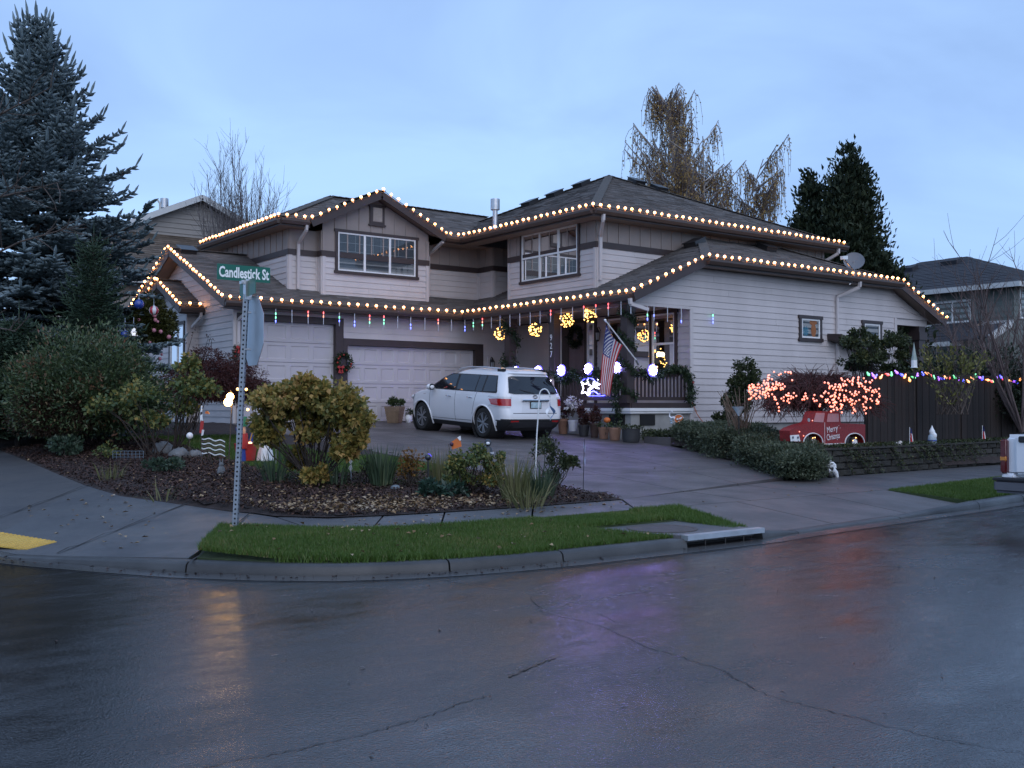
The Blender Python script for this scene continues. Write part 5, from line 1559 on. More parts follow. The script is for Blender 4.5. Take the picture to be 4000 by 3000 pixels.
M_gold = leaf_mat('golden_autumn_leaves', G((.06, .085, .025), (.17, .165, .045), (.38, .27, .07), (.60, .32, .14)), .5, .3, 1.3, pos=[0, .35, .68, .97])
M_orange = leaf_mat('orange_autumn_leaves', G((.07, .035, .012), (.20, .10, .025), (.38, .21, .045)), .5, .25, 2)
M_hell = leaf_mat('hellebore_leaves', G((.012, .032, .022), (.03, .065, .045), (.055, .10, .07)), .4, .15, 2)
M_hedge = leaf_mat('grey_green_hedge_leaves', G((.026, .037, .020), (.082, .103, .06), (.155, .175, .11)), .5, .2, 2.2)
M_vine = leaf_mat('vine_leaves', G((.015, .024, .012), (.035, .05, .022), (.07, .085, .03), (.16, .14, .04)), .5, .2, 1.6, pos=[0, .4, .8, .98])
M_iris = leaf_mat('blade_leaves', G((.028, .05, .03), (.055, .09, .05), (.10, .135, .07), (.24, .21, .12)), .5, .25, 2, pos=[0, .4, .8, .98])
M_straw = leaf_mat('straw_blades', G((.07, .085, .03), (.15, .15, .06), (.26, .22, .12)), .55, .25, 2)

def shrub(name, px, py, label, cat='shrub', D=None):
    p = ug(px, py) if D is None else uD(px, py, D)
    z = tz(p[0], p[1])
    return thing(name, (p[0], p[1], z), label, cat), p
def box_of(D, x0, x1, y0, y1):
    """centre and half extents (m) of a photo box at distance D"""
    c = uD((x0 + x1) / 2, (y0 + y1) / 2, D); return c, (x1 - x0) / 2 / FPX * D, (y1 - y0) / 2 / FPX * D

t, p = shrub('pieris_bush', 370, 1765, 'big rounded green bush with bronze new tips left of the stop sign')
c, rx, rz_ = box_of(19.3, 50, 670, 1280, 1790); t.location = (c[0], c[1], tz(c[0], c[1]))
mound(t, c - np.array([0, 0, .2]), (rx * 1.08, rx * .75, rz_ * 1.3), 42000, .085, M_pieris, 51, .34, 90, .35, 0, shell=.25)
t, p = shrub('rhododendron_bush', 60, 1700, 'dark evergreen bush at the left edge below the spruce')
c, rx, rz_ = box_of(20.5, -200, 210, 1320, 1730); t.location = (c[0], c[1], tz(c[0], c[1]))
mound(t, c, (rx * 1.15, rx * .8, rz_ * 1.3), 24000, .085, M_darkleaf, 52, .4, 50, .2, 0, shell=.25)
t, p = shrub('rhododendron_bush', 60, 1700, 'shadowed evergreen bush between the fir and the pieris bush')
c, rx, rz_ = box_of(21.0, 120, 600, 1330, 1700); t.location = (c[0], c[1], tz(c[0], c[1]))
mound(t, c, (rx * 1.1, rx * .7, rz_ * 1.3), 22000, .08, M_darkleaf, 53, .4, 50, .2, 0, shell=.25)
t, p = shrub('barberry_bush', 220, 1735, 'low brown leaved bush in front of the big green bush')
c, rx, rz_ = box_of(18.6, 60, 390, 1500, 1760); t.location = (c[0], c[1], tz(c[0], c[1]))
mound(t, c - np.array([0, 0, .05]), (rx * 1.05, rx * .6, rz_ * 1.3), 22000, .042, M_barberry, 54, .5, 50, .2, 0, shell=.25)
t, p = shrub('barberry_bush', 20, 1690, 'low dark brown bush at the very left edge of the bed')
c, rx, rz_ = box_of(20.0, -160, 120, 1490, 1740); t.location = (c[0], c[1], tz(c[0], c[1]))
mound(t, c, (rx * 1.05, rx * .6, rz_ * 1.3), 14000, .044, M_barberry, 55, .5, 40, .2, 0, shell=.25)
t, p = shrub('hydrangea_plant', 250, 1790, 'low leafy green plant by the curved sidewalk edge at the left')
mound(t, p + np.array([0, 0, .16]), (.40, .34, .22), 620, .085, M_hydr, 56, .62, 14, .35, 12, shell=.4)
t, p = shrub('leafy_plant', 420, 1800, 'small yellowing perennial beside the low leafy green plant')
mound(t, p + np.array([0, 0, .12]), (.22, .2, .16), 260, .06, M_rose, 57, .5, 9, .3, 8)
t, p = shrub('leafy_plant', 640, 1850, 'low green perennial in the bark in front of the young rose stems')
mound(t, p + np.array([0, 0, .14]), (.30, .26, .19), 460, .075, M_hydr, 58, .5, 12, .4, 8)

def young_tree(px, py, label, heads, seed, n=420, leaf=.062, mt=None, stems=3, name='autumn_shrub', depth=None, srad=.014):
    """open shrub: bare lower stems fanning out to leafy heads given as photo boxes"""
    t, p = shrub(name, px, py, label); D = float((p - _C) @ _F); b = np.array(t.location); S = []; P, Dv = [], []
    for k, (x0, x1, y0, y1) in enumerate(heads):
        c, rx, rzz = box_of(D + rnd.uniform(-.25, .25), x0, x1, y0, y1)
        Q_, D_ = blob_points(n, c, (rx * 1.1, rx * 1.0, rzz * 1.15), seed + k, 14, .15); P.append(Q_); Dv.append(D_)
        for i in range(stems):
            tip = Q_[rnd.randrange(n)]; s0 = b + np.array([rnd.uniform(-.12, .12), rnd.uniform(-.12, .12), 0])
            mid = s0 * .45 + tip * .55 + nrg.normal(size=3) * .05
            S.append(([s0, mid, tip], [srad, srad * .7, .004]))
        for i in range(10):
            a = Q_[rnd.randrange(n)]; S.append(([c * .4 + a * .6 - np.array([0, 0, .1]), a], [.006, .003]))
    P, Dv = np.concatenate(P), np.concatenate(Dv); m = len(P)
    V, Q = leaf_quads(P, unit(Dv * .6 + nrg.normal(size=(m, 3)) * .7 + np.array([0, 0, -.15])), nrg.uniform(leaf * .6, leaf * 1.3, m), .72, .2)
    np_mesh('foliage', V, Q, mt or M_rose, t)
    V, Q = sticks(S, 5); np_mesh('stem', V, Q, M_bark_dark, t); return t
young_tree(600, 1790, 'thin stemmed shrub with green and yellow leaves left of the striped flag', [(340, 520, 1540, 1650), (430, 640, 1480, 1600), (520, 680, 1600, 1700)], 61, 330, .085)
young_tree(690, 1780, 'taller thin stemmed shrub with yellowing leaves left of the glowing snowman lamp', [(640, 830, 1440, 1550), (690, 850, 1480, 1570), (690, 790, 1390, 1470), (660, 770, 1560, 1640)], 66, 360, .085)
GB = young_tree(1235, 1900, 'broad golden leaved shrub with bare dark stems in the middle of the bed',
           [(960, 1220, 1500, 1640), (1060, 1330, 1475, 1600), (1200, 1430, 1490, 1620), (1290, 1460, 1560, 1720), (970, 1130, 1600, 1720), (1010, 1200, 1490, 1600), (1120, 1300, 1470, 1570), (1240, 1420, 1530, 1680), (1330, 1455, 1600, 1740), (1000, 1180, 1540, 1680), (1150, 1400, 1520, 1640), (1130, 1330, 1560, 1690), (1330, 1440, 1660, 1780), (1110, 1200, 1740, 1860), (1180, 1280, 1820, 1900), (1000, 1110, 1650, 1780), (1290, 1400, 1700, 1830), (1130, 1330, 1640, 1760)],
           71, 800, .076, M_gold, 3, 'golden_shrub', srad=.012)
# red laceleaf maple near the garage
t, p = shrub('red_maple_shrub', 850, 1640, 'dark red weeping maple in front of the left garage corner', 'shrub', 22.5)
c, rx, rz_ = box_of(22.5, 640, 1060, 1375, 1600)
mound(t, c - np.array([0, 0, .15]), (rx * 1.15, rx * .8, rz_ * 1.35), 36000, .065, M_redmaple, 72, .25, 60, -.6, 0)
# camellia by the bay window
t, p = shrub('camellia_bush', 560, 1560, 'olive green bush with a few pink flowers beside the left window', 'shrub', 24.5)
c, rx, rz_ = box_of(24.5, 485, 675, 1190, 1420); t.location = (c[0], c[1], tz(c[0], c[1]))
mound(t, c, (rx * 1.15, rx, rz_ * 1.4), 13000, .085, M_camellia, 73, .5, 40, .1, 0)
fl_ = MB()
M_pink = mat('pink_petal', (.55, .22, .26), .6, .15)
for k in range(22):
    q = c + np.array([_Rt[0], _Rt[1], 0]) * rnd.uniform(-rx, rx * 1.2) - _F * rx * rnd.uniform(.7, 1.0) + np.array([0, 0, rnd.uniform(-rz_, rz_ * .6)])
    fl_.ball(q, rnd.uniform(.03, .055), 6, 4)
tag(fl_.build('blossom', M_pink, t, 60), kind='stuff')
# seed-head stems by the garage wall
t, p = shrub('rose_bush', 740, 1500, 'bare rose stems against the left garage wall', 'shrub', 25.0)
S = []
for k in range(15):
    tip = uD(rnd.uniform(700, 830), rnd.uniform(1290, 1420), 25 + rnd.uniform(-.4, .4)); b = np.array(t.location) + np.array([rnd.uniform(-.3, .3), rnd.uniform(-.3, .3), 0])
    S.append(([b, b * .4 + tip * .6 + nrg.normal(size=3) * .08, tip], [.012, .009, .005]))
V, Q = sticks(S, 4); np_mesh('stem', V, Q, M_bark_dark, t)
P = np.array([s[0][2] for s in S]).repeat(7, 0) + nrg.normal(size=(15 * 7, 3)) * .05
V, Q = leaf_quads(P, rand_dir(len(P)), .05, .6); np_mesh('dry_leaf', V, Q, M_barberry, t)

def blades(px, py, label, n, L, seed, mt, lean=.35, w=.018, name='iris_clump', spread=.16, arch=.5, cat='plant'):
    """strap-leaf clump"""
    t, p = shrub(name, px, py, label, cat); g_ = np.random.default_rng(seed); V, Q = [], []
    for i in range(n):
        az = g_.uniform(0, 6.28); f = g_.uniform(0, 1); b = np.array(t.location) + np.array([math.cos(az), math.sin(az), 0]) * spread * math.sqrt(g_.uniform(0, 1))
        d = np.array([math.cos(az) * lean * f, math.sin(az) * lean * f, 1]); d /= np.linalg.norm(d); l_ = L * g_.uniform(.55, 1.05); s = np.array([-math.sin(az + g_.normal() * .6), math.cos(az + g_.normal() * .6), 0]); q = b; ww = w * g_.uniform(.7, 1.2)
        ar = arch * g_.uniform(0, 1) ** 2
        base = len(V); m = 6
        for j in range(m + 1):
            k = j / m; wd = ww * (1 - k ** 2.2) * (0.6 + .4 * min(1, k * 4)) + .0008
            V.append(q - s * wd / 2); V.append(q + s * wd / 2)
            d = d + np.array([math.cos(az), math.sin(az), 0]) * ar * .35 * k - np.array([0, 0, ar * .55 * k]); d /= np.linalg.norm(d); q = q + d * l_ / m
            if q[2] < tz(q[0], q[1]) + .01: q[2] = tz(q[0], q[1]) + .012
        for j in range(m): Q.append([base + 2*j, base + 2*j + 1, base + 2*j + 3, base + 2*j + 2])
    np_mesh('blade', np.array(V), np.array(Q), mt, t); return t
blades(1490, 1905, 'upright blue green iris clump right of the golden shrub', 170, .62, 81, M_iris, .40, .024)
blades(1075, 1890, 'green strap leaf clump between the signpost and the golden shrub', 60, .55, 82, M_iris, .55, .020)
blades(1310, 1900, 'strap leaf clump at the foot of the golden shrub, right side', 45, .5, 83, M_iris, .5, .020)
blades(1720, 1900, 'tall straw green grass clump behind the orange garden flag', 120, .62, 84, M_straw, .32, .013)
blades(2010, 1965, 'tall yellow green grass clump at the front of the bed', 150, .70, 85, M_straw, .30, .016, arch=.7)
blades(2110, 1955, 'green grass clump beside the right rose bush', 150, .58, 86, M_iris, .5, .015, arch=.8)
blades(2060, 1985, 'pale drooping grass tuft spilling toward the sidewalk', 80, .5, 87, M_straw, .9, .014, arch=1.6, spread=.25)
blades(430, 1880, 'small yellow green grass tuft in the bark at the left', 40, .35, 88, M_straw, .5, .012)
blades(640, 1960, 'pale curled dry leaves in the bark left of the signpost', 9, .30, 89, M_straw, .9, .02, arch=2.2, spread=.2)
t, p = shrub('orange_plant', 1600, 1905, 'orange and yellow autumn plant right of the iris clump')
mound(t, p + np.array([0, 0, .26]), (.22, .2, .30), 520, .042, M_orange, 91, .7, 18, 0, 12)
t, p = shrub('hellebore_plant', 1680, 1945, 'low dark green divided leaf plant near the front of the bed')
mound(t, p + np.array([0, 0, .11]), (.20, .18, .14), 200, .095, M_hell, 92, .4, 10, .3, 6)
t, p = shrub('hellebore_plant', 1770, 1950, 'second low dark green divided leaf plant right of the first')
mound(t, p + np.array([0, 0, .10]), (.20, .18, .13), 180, .095, M_hell, 93, .4, 10, .3, 6)
young_tree(1830, 1935, 'twiggy rose bush with sparse green leaves under the masked figurine', [(1730, 1830, 1760, 1880), (1800, 1930, 1730, 1860), (1880, 1990, 1770, 1880), (1720, 1860, 1830, 1910), (1850, 1970, 1840, 1920)], 94, 620, .05, M_rose, 9, 'rose_bush', srad=.007)
young_tree(2150, 1900, 'green rose bush at the right end of the bed by the white hook', [(2070, 2190, 1700, 1820), (2130, 2230, 1760, 1860), (2180, 2265, 1780, 1840), (2110, 2200, 1830, 1910)], 98, 560, .044, M_vine, 6, 'rose_bush', srad=.007)
young_tree(1420, 1900, 'bare twiggy rose stub at the left of the iris clump', [(1400, 1450, 1780, 1880)], 99, 60, .035, M_vine, 6, 'rose_bush', srad=.008)

# ---- hedge along the driveway
hd = thing('spreading_hedge', (15.9, 13.3, .35), 'low wide grey green hedge beside the driveway', 'hedge')
P, Dv = [], []
path = [(14.75, 11.42, .22), (15.5, 12.7, .38), (16.4, 14.5, .56), (17.3, 16.1, .66), (18.3, 17.5, .68)]
for i in range(190):
    t_ = rnd.uniform(0, len(path) - 1.001); k = int(t_); f = t_ - k
    x = path[k][0] * (1 - f) + path[k + 1][0] * f; y = path[k][1] * (1 - f) + path[k + 1][1] * f; hz = path[k][2] * (1 - f) + path[k + 1][2] * f
    o_ = rnd.uniform(-.25, .25 + .55 * min(t_, 2))
    x2, y2 = x + .85 * o_, y - .35 * o_
    if k == 0: y2 = max(y2, 11.5 + .1 * (o_ > .3))
    g0 = max(tz(x2, y2), .3); top = max(hz + .48 + rnd.uniform(-.06, .06), g0 + .12)
    nn_ = 300; d_ = unit(nrg.normal(size=(nn_, 3))); d_[:, 2] = np.abs(d_[:, 2]) * .9 + d_[:, 2] * .1
    r_ = np.array([.30, .30, .22]); c_ = np.array([x2, y2, top - .2])
    pts = c_ + d_ * r_ * nrg.uniform(.55, 1.05, (nn_, 1)); P.append(pts); Dv.append(d_)
    if o_ < .25 or k == 0:   # skirt down to the driveway edge
        nn_ = 200; pts = np.stack([nrg.uniform(x2 - .25, x2 + .25, nn_), nrg.uniform(y2 - .25, y2 + .25, nn_), nrg.uniform(tz(x2, y2) + .01, top - .1, nn_)], 1); P.append(pts); Dv.append(unit(nrg.normal(size=(nn_, 3)) + np.array([-.8, .2, .2])))
P, Dv = np.concatenate(P), np.concatenate(Dv); m_ = len(P)
V, Q = leaf_quads(P, unit(Dv + nrg.normal(size=(m_, 3)) * .6 + np.array([0, 0, .3])), nrg.uniform(.035, .07, m_), .5, .2)
np_mesh('foliage', V, Q, M_hedge, hd)
# low ground cover by the porch
gcv = thing('ground_cover_plant', (18.3, 18.5, .75), 'spreading green ground cover below the porch corner', 'plant')
P = []
for k in range(2600):
    q = uX(rnd.uniform(2505, 2690), rnd.uniform(1672, 1735), 18.4 + rnd.uniform(-.3, .6)); P.append([q[0], q[1], .72 + rnd.uniform(0, .22)])
P = np.array(P); V, Q = leaf_quads(P, unit(nrg.normal(size=(len(P), 3)) + np.array([0, 0, .5])), nrg.uniform(.04, .08, len(P)), .5); np_mesh('foliage', V, Q, M_vine, gcv)
m = MB(); e0, e1 = np.array((18.35, 18.15, 0)), np.array((16.9, 16.1, 0))
q0, q1 = uX(2575, 1722, 18.5), uX(2710, 1738, 17.5)
m.box(17.75, 20.2, 17.6, 17.75, .45, .80); m.box(17.75, 17.9, 17.75, 18.5, .45, .80); kb = m.build('planter_curb', M_drive); tag(kb, 'low concrete edging at the foot of the porch planting', 'edging')

# ---- climber by the side wall
t, p = shrub('climbing_bush', 2860, 1700, 'leafy climbing bush against the pale side wall', 'shrub', 26.0)
t.location = (uD(2860, 1650, 26.0)[0], uD(2860, 1650, 26.0)[1], .8)
for k, (x0, x1, y0, y1, n) in enumerate([(2800, 2950, 1500, 1660, 3400), (2840, 2990, 1430, 1560, 3000), (2860, 2960, 1395, 1470, 700), (2780, 2880, 1600, 1680, 1600)]):
    c, rx, rz_ = box_of(26.1, x0, x1, y0, y1); mound(t, c, (rx * 1.1, rx * .8, rz_ * 1.1), n, .062, M_vine, 110 + k, .7, 20, 0, 4, name='foliage')
t, p = shrub('bare_shrub', 2960, 1720, 'pale leafless stems in front of the climbing bush', 'shrub', 22.0)
t.location = (*uD(2900, 1690, 22.0)[:2], .76); S = []
for k in range(34):
    tip = uD(rnd.uniform(2800, 2960), rnd.uniform(1510, 1620), 22 + rnd.uniform(-.4, .4)); b = np.array(t.location) + np.array([rnd.uniform(-.1, .1), rnd.uniform(-.1, .1), 0])
    S.append(([b, b * .5 + tip * .5 + nrg.normal(size=3) * .07, tip], [.016, .011, .005]))
V, Q = sticks(S, 4); np_mesh('stem', V, Q, mat('tan_twig', (.20, .14, .10), .8, .2), t)
# ---- vine bush over the right part of the wall
t = thing('vine_bush', (*uD(3420, 1560, 24.5)[:2], .76), 'tall rambling vine bush above the left end of the fence', 'shrub')
for k in range(17):
    x0, y0 = rnd.uniform(3275, 3480), rnd.uniform(1275, 1420); c, rx, rz_ = box_of(24.3 + rnd.uniform(-.5, .5), x0, x0 + rnd.uniform(60, 110), y0, y0 + rnd.uniform(50, 90))
    mound(t, c, (rx * 1.3, rx, rz_ * 1.3), 420, .075, M_vine, 120 + k, .62, 9, -.2, 5, name='foliage', shell=.1)
# ---- forsythia-like yellow green branches over the fence
t = thing('yellow_leaved_shrub', (*uD(3720, 1540, 22.5)[:2], .76), 'arching branches with yellow green leaves above the fence', 'shrub')
S, P, Dv = [], [], []
b0 = np.array(t.location)
for k in range(34):
    tip = uD(rnd.uniform(3560, 3880), rnd.uniform(1345, 1450), 22.5 + rnd.uniform(-.6, .6)); b = b0 + np.array([rnd.uniform(-.3, .3), rnd.uniform(-.3, .3), .6]); mid = b * .45 + tip * .55 + np.array([0, 0, .1])
    S.append(([b, mid, tip], [.012, .009, .004]))
    for j in range(26):
        f = rnd.uniform(.3, 1); q = (mid * (1 - f) + tip * f) if rnd.random() < .75 else (b * (1 - f) + mid * f); P.append(q + nrg.normal(size=3) * .025); Dv.append(unit((tip - b)[None])[0] + nrg.normal(size=3) * .6)
V, Q = sticks(S, 4); np_mesh('stem', V, Q, M_bark, t)
V, Q = leaf_quads(np.array(P), np.array(Dv), nrg.uniform(.05, .10, len(P)), .5); np_mesh('foliage', V, Q, leaf_mat('yellow_green_leaves', G((.07, .08, .02), (.17, .17, .045), (.30, .27, .09)), .5, .25), t)
for px_, dd, w_, lb in ((3600, 27, 3.0, 'dark shrub mass behind the yellow leaved branches'), (3800, 27, 3.4, 'dark shrub mass behind the fence near the right edge'), (3975, 26, 2.6, 'dark shrub mass cut off by the right edge')):
    q = uD(px_, 1560, dd); t = thing('evergreen_shrub', (q[0], q[1], .7), lb, 'shrub'); mound(t, np.array([q[0], q[1], 1.6]), (w_ * .5, 1.0, 1.5), 9000, .10, M_darkleaf, 130 + px_, .5, 40, 0, 10)

# ---- laceleaf maple carrying the orange lights
lm = thing('laceleaf_maple', (*uD(3185, 1690, 21.0)[:2], .72), 'leafless domed weeping maple draped with orange lights', 'tree')
b = np.array(lm.location); S, S2 = [], []; LACE = []
for k in range(120):
    az = rnd.uniform(0, 6.283); r_ = rnd.uniform(.35, 1.3); top = 1.26 + .28 * (1 - r_ / 1.3)
    p1 = b + np.array([math.cos(az) * .12, math.sin(az) * .12, .75]); p2 = b + np.array([math.cos(az) * r_ * .45, math.sin(az) * r_ * .45, top * .95 + rnd.uniform(-.06, .06)])
    p3 = b + np.array([math.cos(az) * r_ * .8, math.sin(az) * r_ * .8, top * .95]); p4 = b + np.array([math.cos(az) * r_ * 1.02, math.sin(az) * r_ * 1.02, top * .60 + rnd.uniform(-.1, .1)])
    S.append(([b + np.array([0, 0, .05]), p1, p2, p3, p4], [.05, .028, .018, .011, .006])); LACE.append((p2, p3, p4))
    for j in range(44):
        q, dd = along([p1, p2, p3, p4], rnd.uniform(.25, 1)); d = side_dir(dd, rnd.uniform(.5, 1.2), rnd.uniform(0, 6.28)); d[2] = d[2] * .6
        S2.append((bend(q, d, rnd.uniform(.12, .42), 4, 0, .35, .5), taper(.008, .004, 5)))
V, Q = sticks(S, 5); np_mesh('trunk', V, Q, M_bark_dark, lm)
V, Q = sticks(S2, 3); np_mesh('twig', V, Q, mat('red_brown_twig', (.085, .034, .032), .8, .25), lm)

# ---- ivy trailing over the retaining wall
iv = thing('trailing_ivy', (19, wall_y(19), .79), 'straggly ivy strands trailing over the retaining wall', 'ivy')
P, Dv, S = [], [], []
for k in range(46):
    x = rnd.choice((rnd.uniform(16.4, 21.5), rnd.uniform(16.4, 25))); L = rnd.uniform(.15, .55); pts = [np.array([x, wall_y(x) + .05, .755])]
    for j in range(6): pts.append(pts[-1] + np.array([rnd.uniform(.0, .10), -.012 - (.05 if j == 0 else 0), -L / 6]))
    S.append((pts, taper(.006, .003, 7)))
    for j in range(34):
        q, _ = along(pts, rnd.uniform(0, 1)); P.append(q + nrg.normal(size=3) * .02 + np.array([0, -.015, 0])); Dv.append([rnd.uniform(-1, 1), -.4, rnd.uniform(-1, .3)])
for k in range(3200):
    x = rnd.uniform(16.3, 26); P.append([x, wall_y(x) + rnd.uniform(-.03, .5), .755 + rnd.uniform(0, .05)]); Dv.append([rnd.uniform(-1, 1), rnd.uniform(-1, .4), rnd.uniform(0, .8)])
V, Q = leaf_quads(np.array(P), np.array(Dv), nrg.uniform(.03, .055, len(P)), .7); np_mesh('foliage', V, Q, M_vine, iv); V, Q = sticks(S, 4); np_mesh('stem', V, Q, M_bark, iv)

# ---- grass, bark chips, fallen leaves ----------------------------
def inside(poly, x, y):
    c = np.zeros(len(x), bool); n = len(poly)
    for i in range(n):
        (x0, y0), (x1, y1) = poly[i], poly[(i + 1) % n]
        with np.errstate(divide='ignore', invalid='ignore'):
            c ^= ((y0 > y) != (y1 > y)) & (x < (x1 - x0) * (y - y0) / (y1 - y0 + 1e-12) + x0)
    return c
def scatter(poly, n):
    xs_, ys_ = [p[0] for p in poly], [p[1] for p in poly]; x = nrg.uniform(min(xs_), max(xs_), n); y = nrg.uniform(min(ys_), max(ys_), n); k = inside(poly, x, y); return x[k], y[k]
M_grass = leaf_mat('lawn_blades', G((.040, .078, .012), (.070, .135, .022), (.105, .16, .034), (.24, .20, .08)), .5, .3, 1.1, .4, pos=[0, .4, .8, .95])
def grass(name, poly, n, zf, hh_=(.035, .07), gm=None):
    x, y = scatter(poly, n); m = len(x); z = zf(x, y); h = nrg.uniform(*hh_, m); az = nrg.uniform(0, 6.283, m); w = nrg.uniform(.004, .008, m); ln = nrg.normal(size=(m, 2)) * .35
    a = np.stack([x - np.cos(az) * w, y - np.sin(az) * w, z], 1); b_ = np.stack([x + np.cos(az) * w, y + np.sin(az) * w, z], 1); c = np.stack([x + ln[:, 0] * h, y + ln[:, 1] * h, z + h], 1)
    V = np.stack([a, b_, c], 1).reshape(-1, 3); return tag(np_mesh(name, V, np.arange(3 * m).reshape(m, 3), gm or M_grass), kind='stuff')
vp_ = [(8.14, 8.03)] + loA[1:] + list(reversed(hiA)) + [(7.62, 9.0)]
zv = lambda x, y: .10 + .085 * np.clip((y - 8.15) / 1.7, 0, 1)
grass('verge_grass', vp_, 150000, zv)
grass('dead_grass', vp_, 9000, zv, (.03, .075), M_straw)
kx = [(p[0], p[1] - .045) for p in K2p[9:15]]; grass('verge_grass', kx + [(p[0] + .05, p[1] + .10) for p in reversed(kx)], 9000, lambda x, y: x * 0 + .10, (.04, .085))
grass('verge_grass', [(7.6, 9.0), (9.15, 9.02), (9.3, 9.83), (7.6, 9.81)], 16000, lambda x, y: x * 0 + .155)
grass('verge_grass', [(9.16, 8.1), (9.42, 8.1), (10.05, 9.8), (9.15, 9.83)], 9000, lambda x, y: .10 + .095 * np.clip((y - 8.1) / 1.7, 0, 1))
grass('verge_grass', [(14.95, 8.56), (16.64, 8.77), (22, 9.35), (22, 10.6), (16.64, 10.0), (14.75, 9.82)], 90000, lambda x, y: .105 + .09 * np.clip((y - 8.6) / 1.4, 0, 1), (.03, .06))
lawn_pts = [(6.4, 13.3), (9.9, 13.3), (10.0, 17.6), (9.2, 17.6), (9.2, 23), (6.5, 23), (6.5, 17.5), (7.0, 17.5)]
grass('lawn_grass', lawn_pts, 60000, lambda x, y: terrain(x, y) - .015, (.03, .065))

bedpoly = [(x + .03, y + .03) for x, y in EDGE[:14]] + [(7.2, 22), (6.7, 15), (9.9, 14.5)]
M_chip = mat('bark_chip', (0.046, 0.022, 0.016), 0.8, 0.3, 12, 0, island=.55)
def flat_bits(name, x, y, z, size, mt, tilt=.35, width=.6):
    m = len(x); az = nrg.uniform(0, 6.283, m); D = np.stack([np.cos(az), np.sin(az), nrg.normal(size=m) * tilt], 1); Nn = np.stack([nrg.normal(size=m) * tilt, nrg.normal(size=m) * tilt, np.ones(m)], 1)
    V, Q = leaf_quads(np.stack([x, y, z], 1), D, size, width, .3, Nn); return tag(np_mesh(name, V, Q, mt), kind='stuff')
x, y = scatter(bedpoly, 80000)
zc = terrain(x, y) + nrg.uniform(.005, .05, len(x))
flat_bits('bark_chips', x, y, zc, nrg.uniform(.03, .075, len(x)), M_chip, .5, .4)
M_fallen = leaf_mat('fallen_leaf', G((.10, .055, .028), (.22, .13, .06), (.38, .27, .15), (.52, .44, .34)), .6, .1, 1.5)
def leaves_at(name, n, cx, cy, sx, sy, zoff=.03):
    x = nrg.normal(cx, sx, n); y = nrg.normal(cy, sy, n); k = inside(bedpoly, x, y); x, y = x[k], y[k]
    flat_bits(name, x, y, terrain(x, y) + zoff + nrg.uniform(0, .035, len(x)), nrg.uniform(.035, .075, len(x)), M_fallen, .3, .75)
leaves_at('fallen_leaves', 1250, 6.1, 11.35, .75, .45)
leaves_at('fallen_leaves', 420, 7.4, 11.1, .7, .3)
leaves_at('fallen_leaves', 260, 5.6, 13.2, .7, 1.4)
x, y = scatter(bedpoly, 900); flat_bits('fallen_leaves', x, y, terrain(x, y) + .04, nrg.uniform(.03, .06, len(x)), M_fallen, .3, .7)
x = nrg.uniform(4.9, 9.6, 60); y = nrg.uniform(9.95, 10.6, 60); flat_bits('fallen_leaves', x, y, x * 0 + .235, nrg.uniform(.04, .08, 60), M_fallen, .1, .7)
x = nrg.uniform(2.9, 4.8, 75); y = nrg.uniform(10.6, 14.5, 75); k = x > 2.7 + .0 * y; z = np.array([ramp_z(a, b_) for a, b_ in zip(x, y)]) + .014
k = np.array([(a > 3.5 - .55 * (b_ - 9.7)) and a < 4.05 for a, b_ in zip(x, y)]); flat_bits('fallen_leaves', x[k], y[k], z[k], nrg.uniform(.04, .08, k.sum()), M_fallen, .1, .7)
x, y = scatter(vp_, 90); flat_bits('fallen_leaves', x, y, zv(x, y) + .06, nrg.uniform(.04, .07, len(x)), M_fallen, .3, .7)
x = nrg.uniform(9.5, 16, 40); y = nrg.uniform(9, 17, 40); k = (x < dl(y.mean()) + 5); flat_bits('fallen_leaves', x, y, np.maximum(terrain(x, y), .2) + .02, nrg.uniform(.03, .06, 40), M_fallen, .1, .6)

gx = [(p[0], p[1]) for p in off(FOOT, -.12)[8:19]]
px_, py_ = [], []
for k in range(150):
    f = rnd.uniform(0, len(gx) - 1.001); i = int(f); px_.append(gx[i][0] + (gx[i+1][0] - gx[i][0]) * (f - i) + rnd.uniform(-.1, .1)); py_.append(gx[i][1] + (gx[i+1][1] - gx[i][1]) * (f - i) + rnd.uniform(-.1, .1))
px_, py_ = np.array(px_), np.array(py_); flat_bits('gutter_litter', px_, py_, px_ * 0 + .014, nrg.uniform(.015, .05, 150), M_chip, .15, .5)
x = nrg.uniform(1.5, 12, 60); y = nrg.uniform(2.5, 7.6, 60); flat_bits('road_litter', x, y, x * 0 + .008, nrg.uniform(.02, .05, 60), M_chip, .12, .4)
# ================================================================== VEHICLES
M_carpaint = mat('white_car_paint', (0.78, 0.78, 0.80), 0.28, 0.02, 2, coat=0.8)
M_blackplastic = mat('black_plastic', (0.018, 0.018, 0.02), 0.55, 0.15, 20)
M_carglass = glass('tinted_car_glass', (0.012, 0.014, 0.018), 0.015)
M_tyre = mat('tyre_rubber', (0.018, 0.018, 0.018), 0.85, 0.2, 20, 0.3, 60)
M_rim = mat('dark_alloy', (0.30, 0.31, 0.33), 0.35, 0.1, 6, metal=0.8)
M_red = mat('red_lens', (0.42, 0.015, 0.015), 0.12, 0.1, 12, coat=0.6)
M_clear = mat('clear_lens', (0.60, 0.60, 0.62), 0.12, 0.1, 12, coat=0.6)
M_amber = mat('amber_lens', (0.55, 0.20, 0.02), 0.15, 0.1, 12, coat=0.6)
M_chrome = mat('chrome', (0.72, 0.72, 0.74), 0.12, 0.05, 5, metal=1.0)

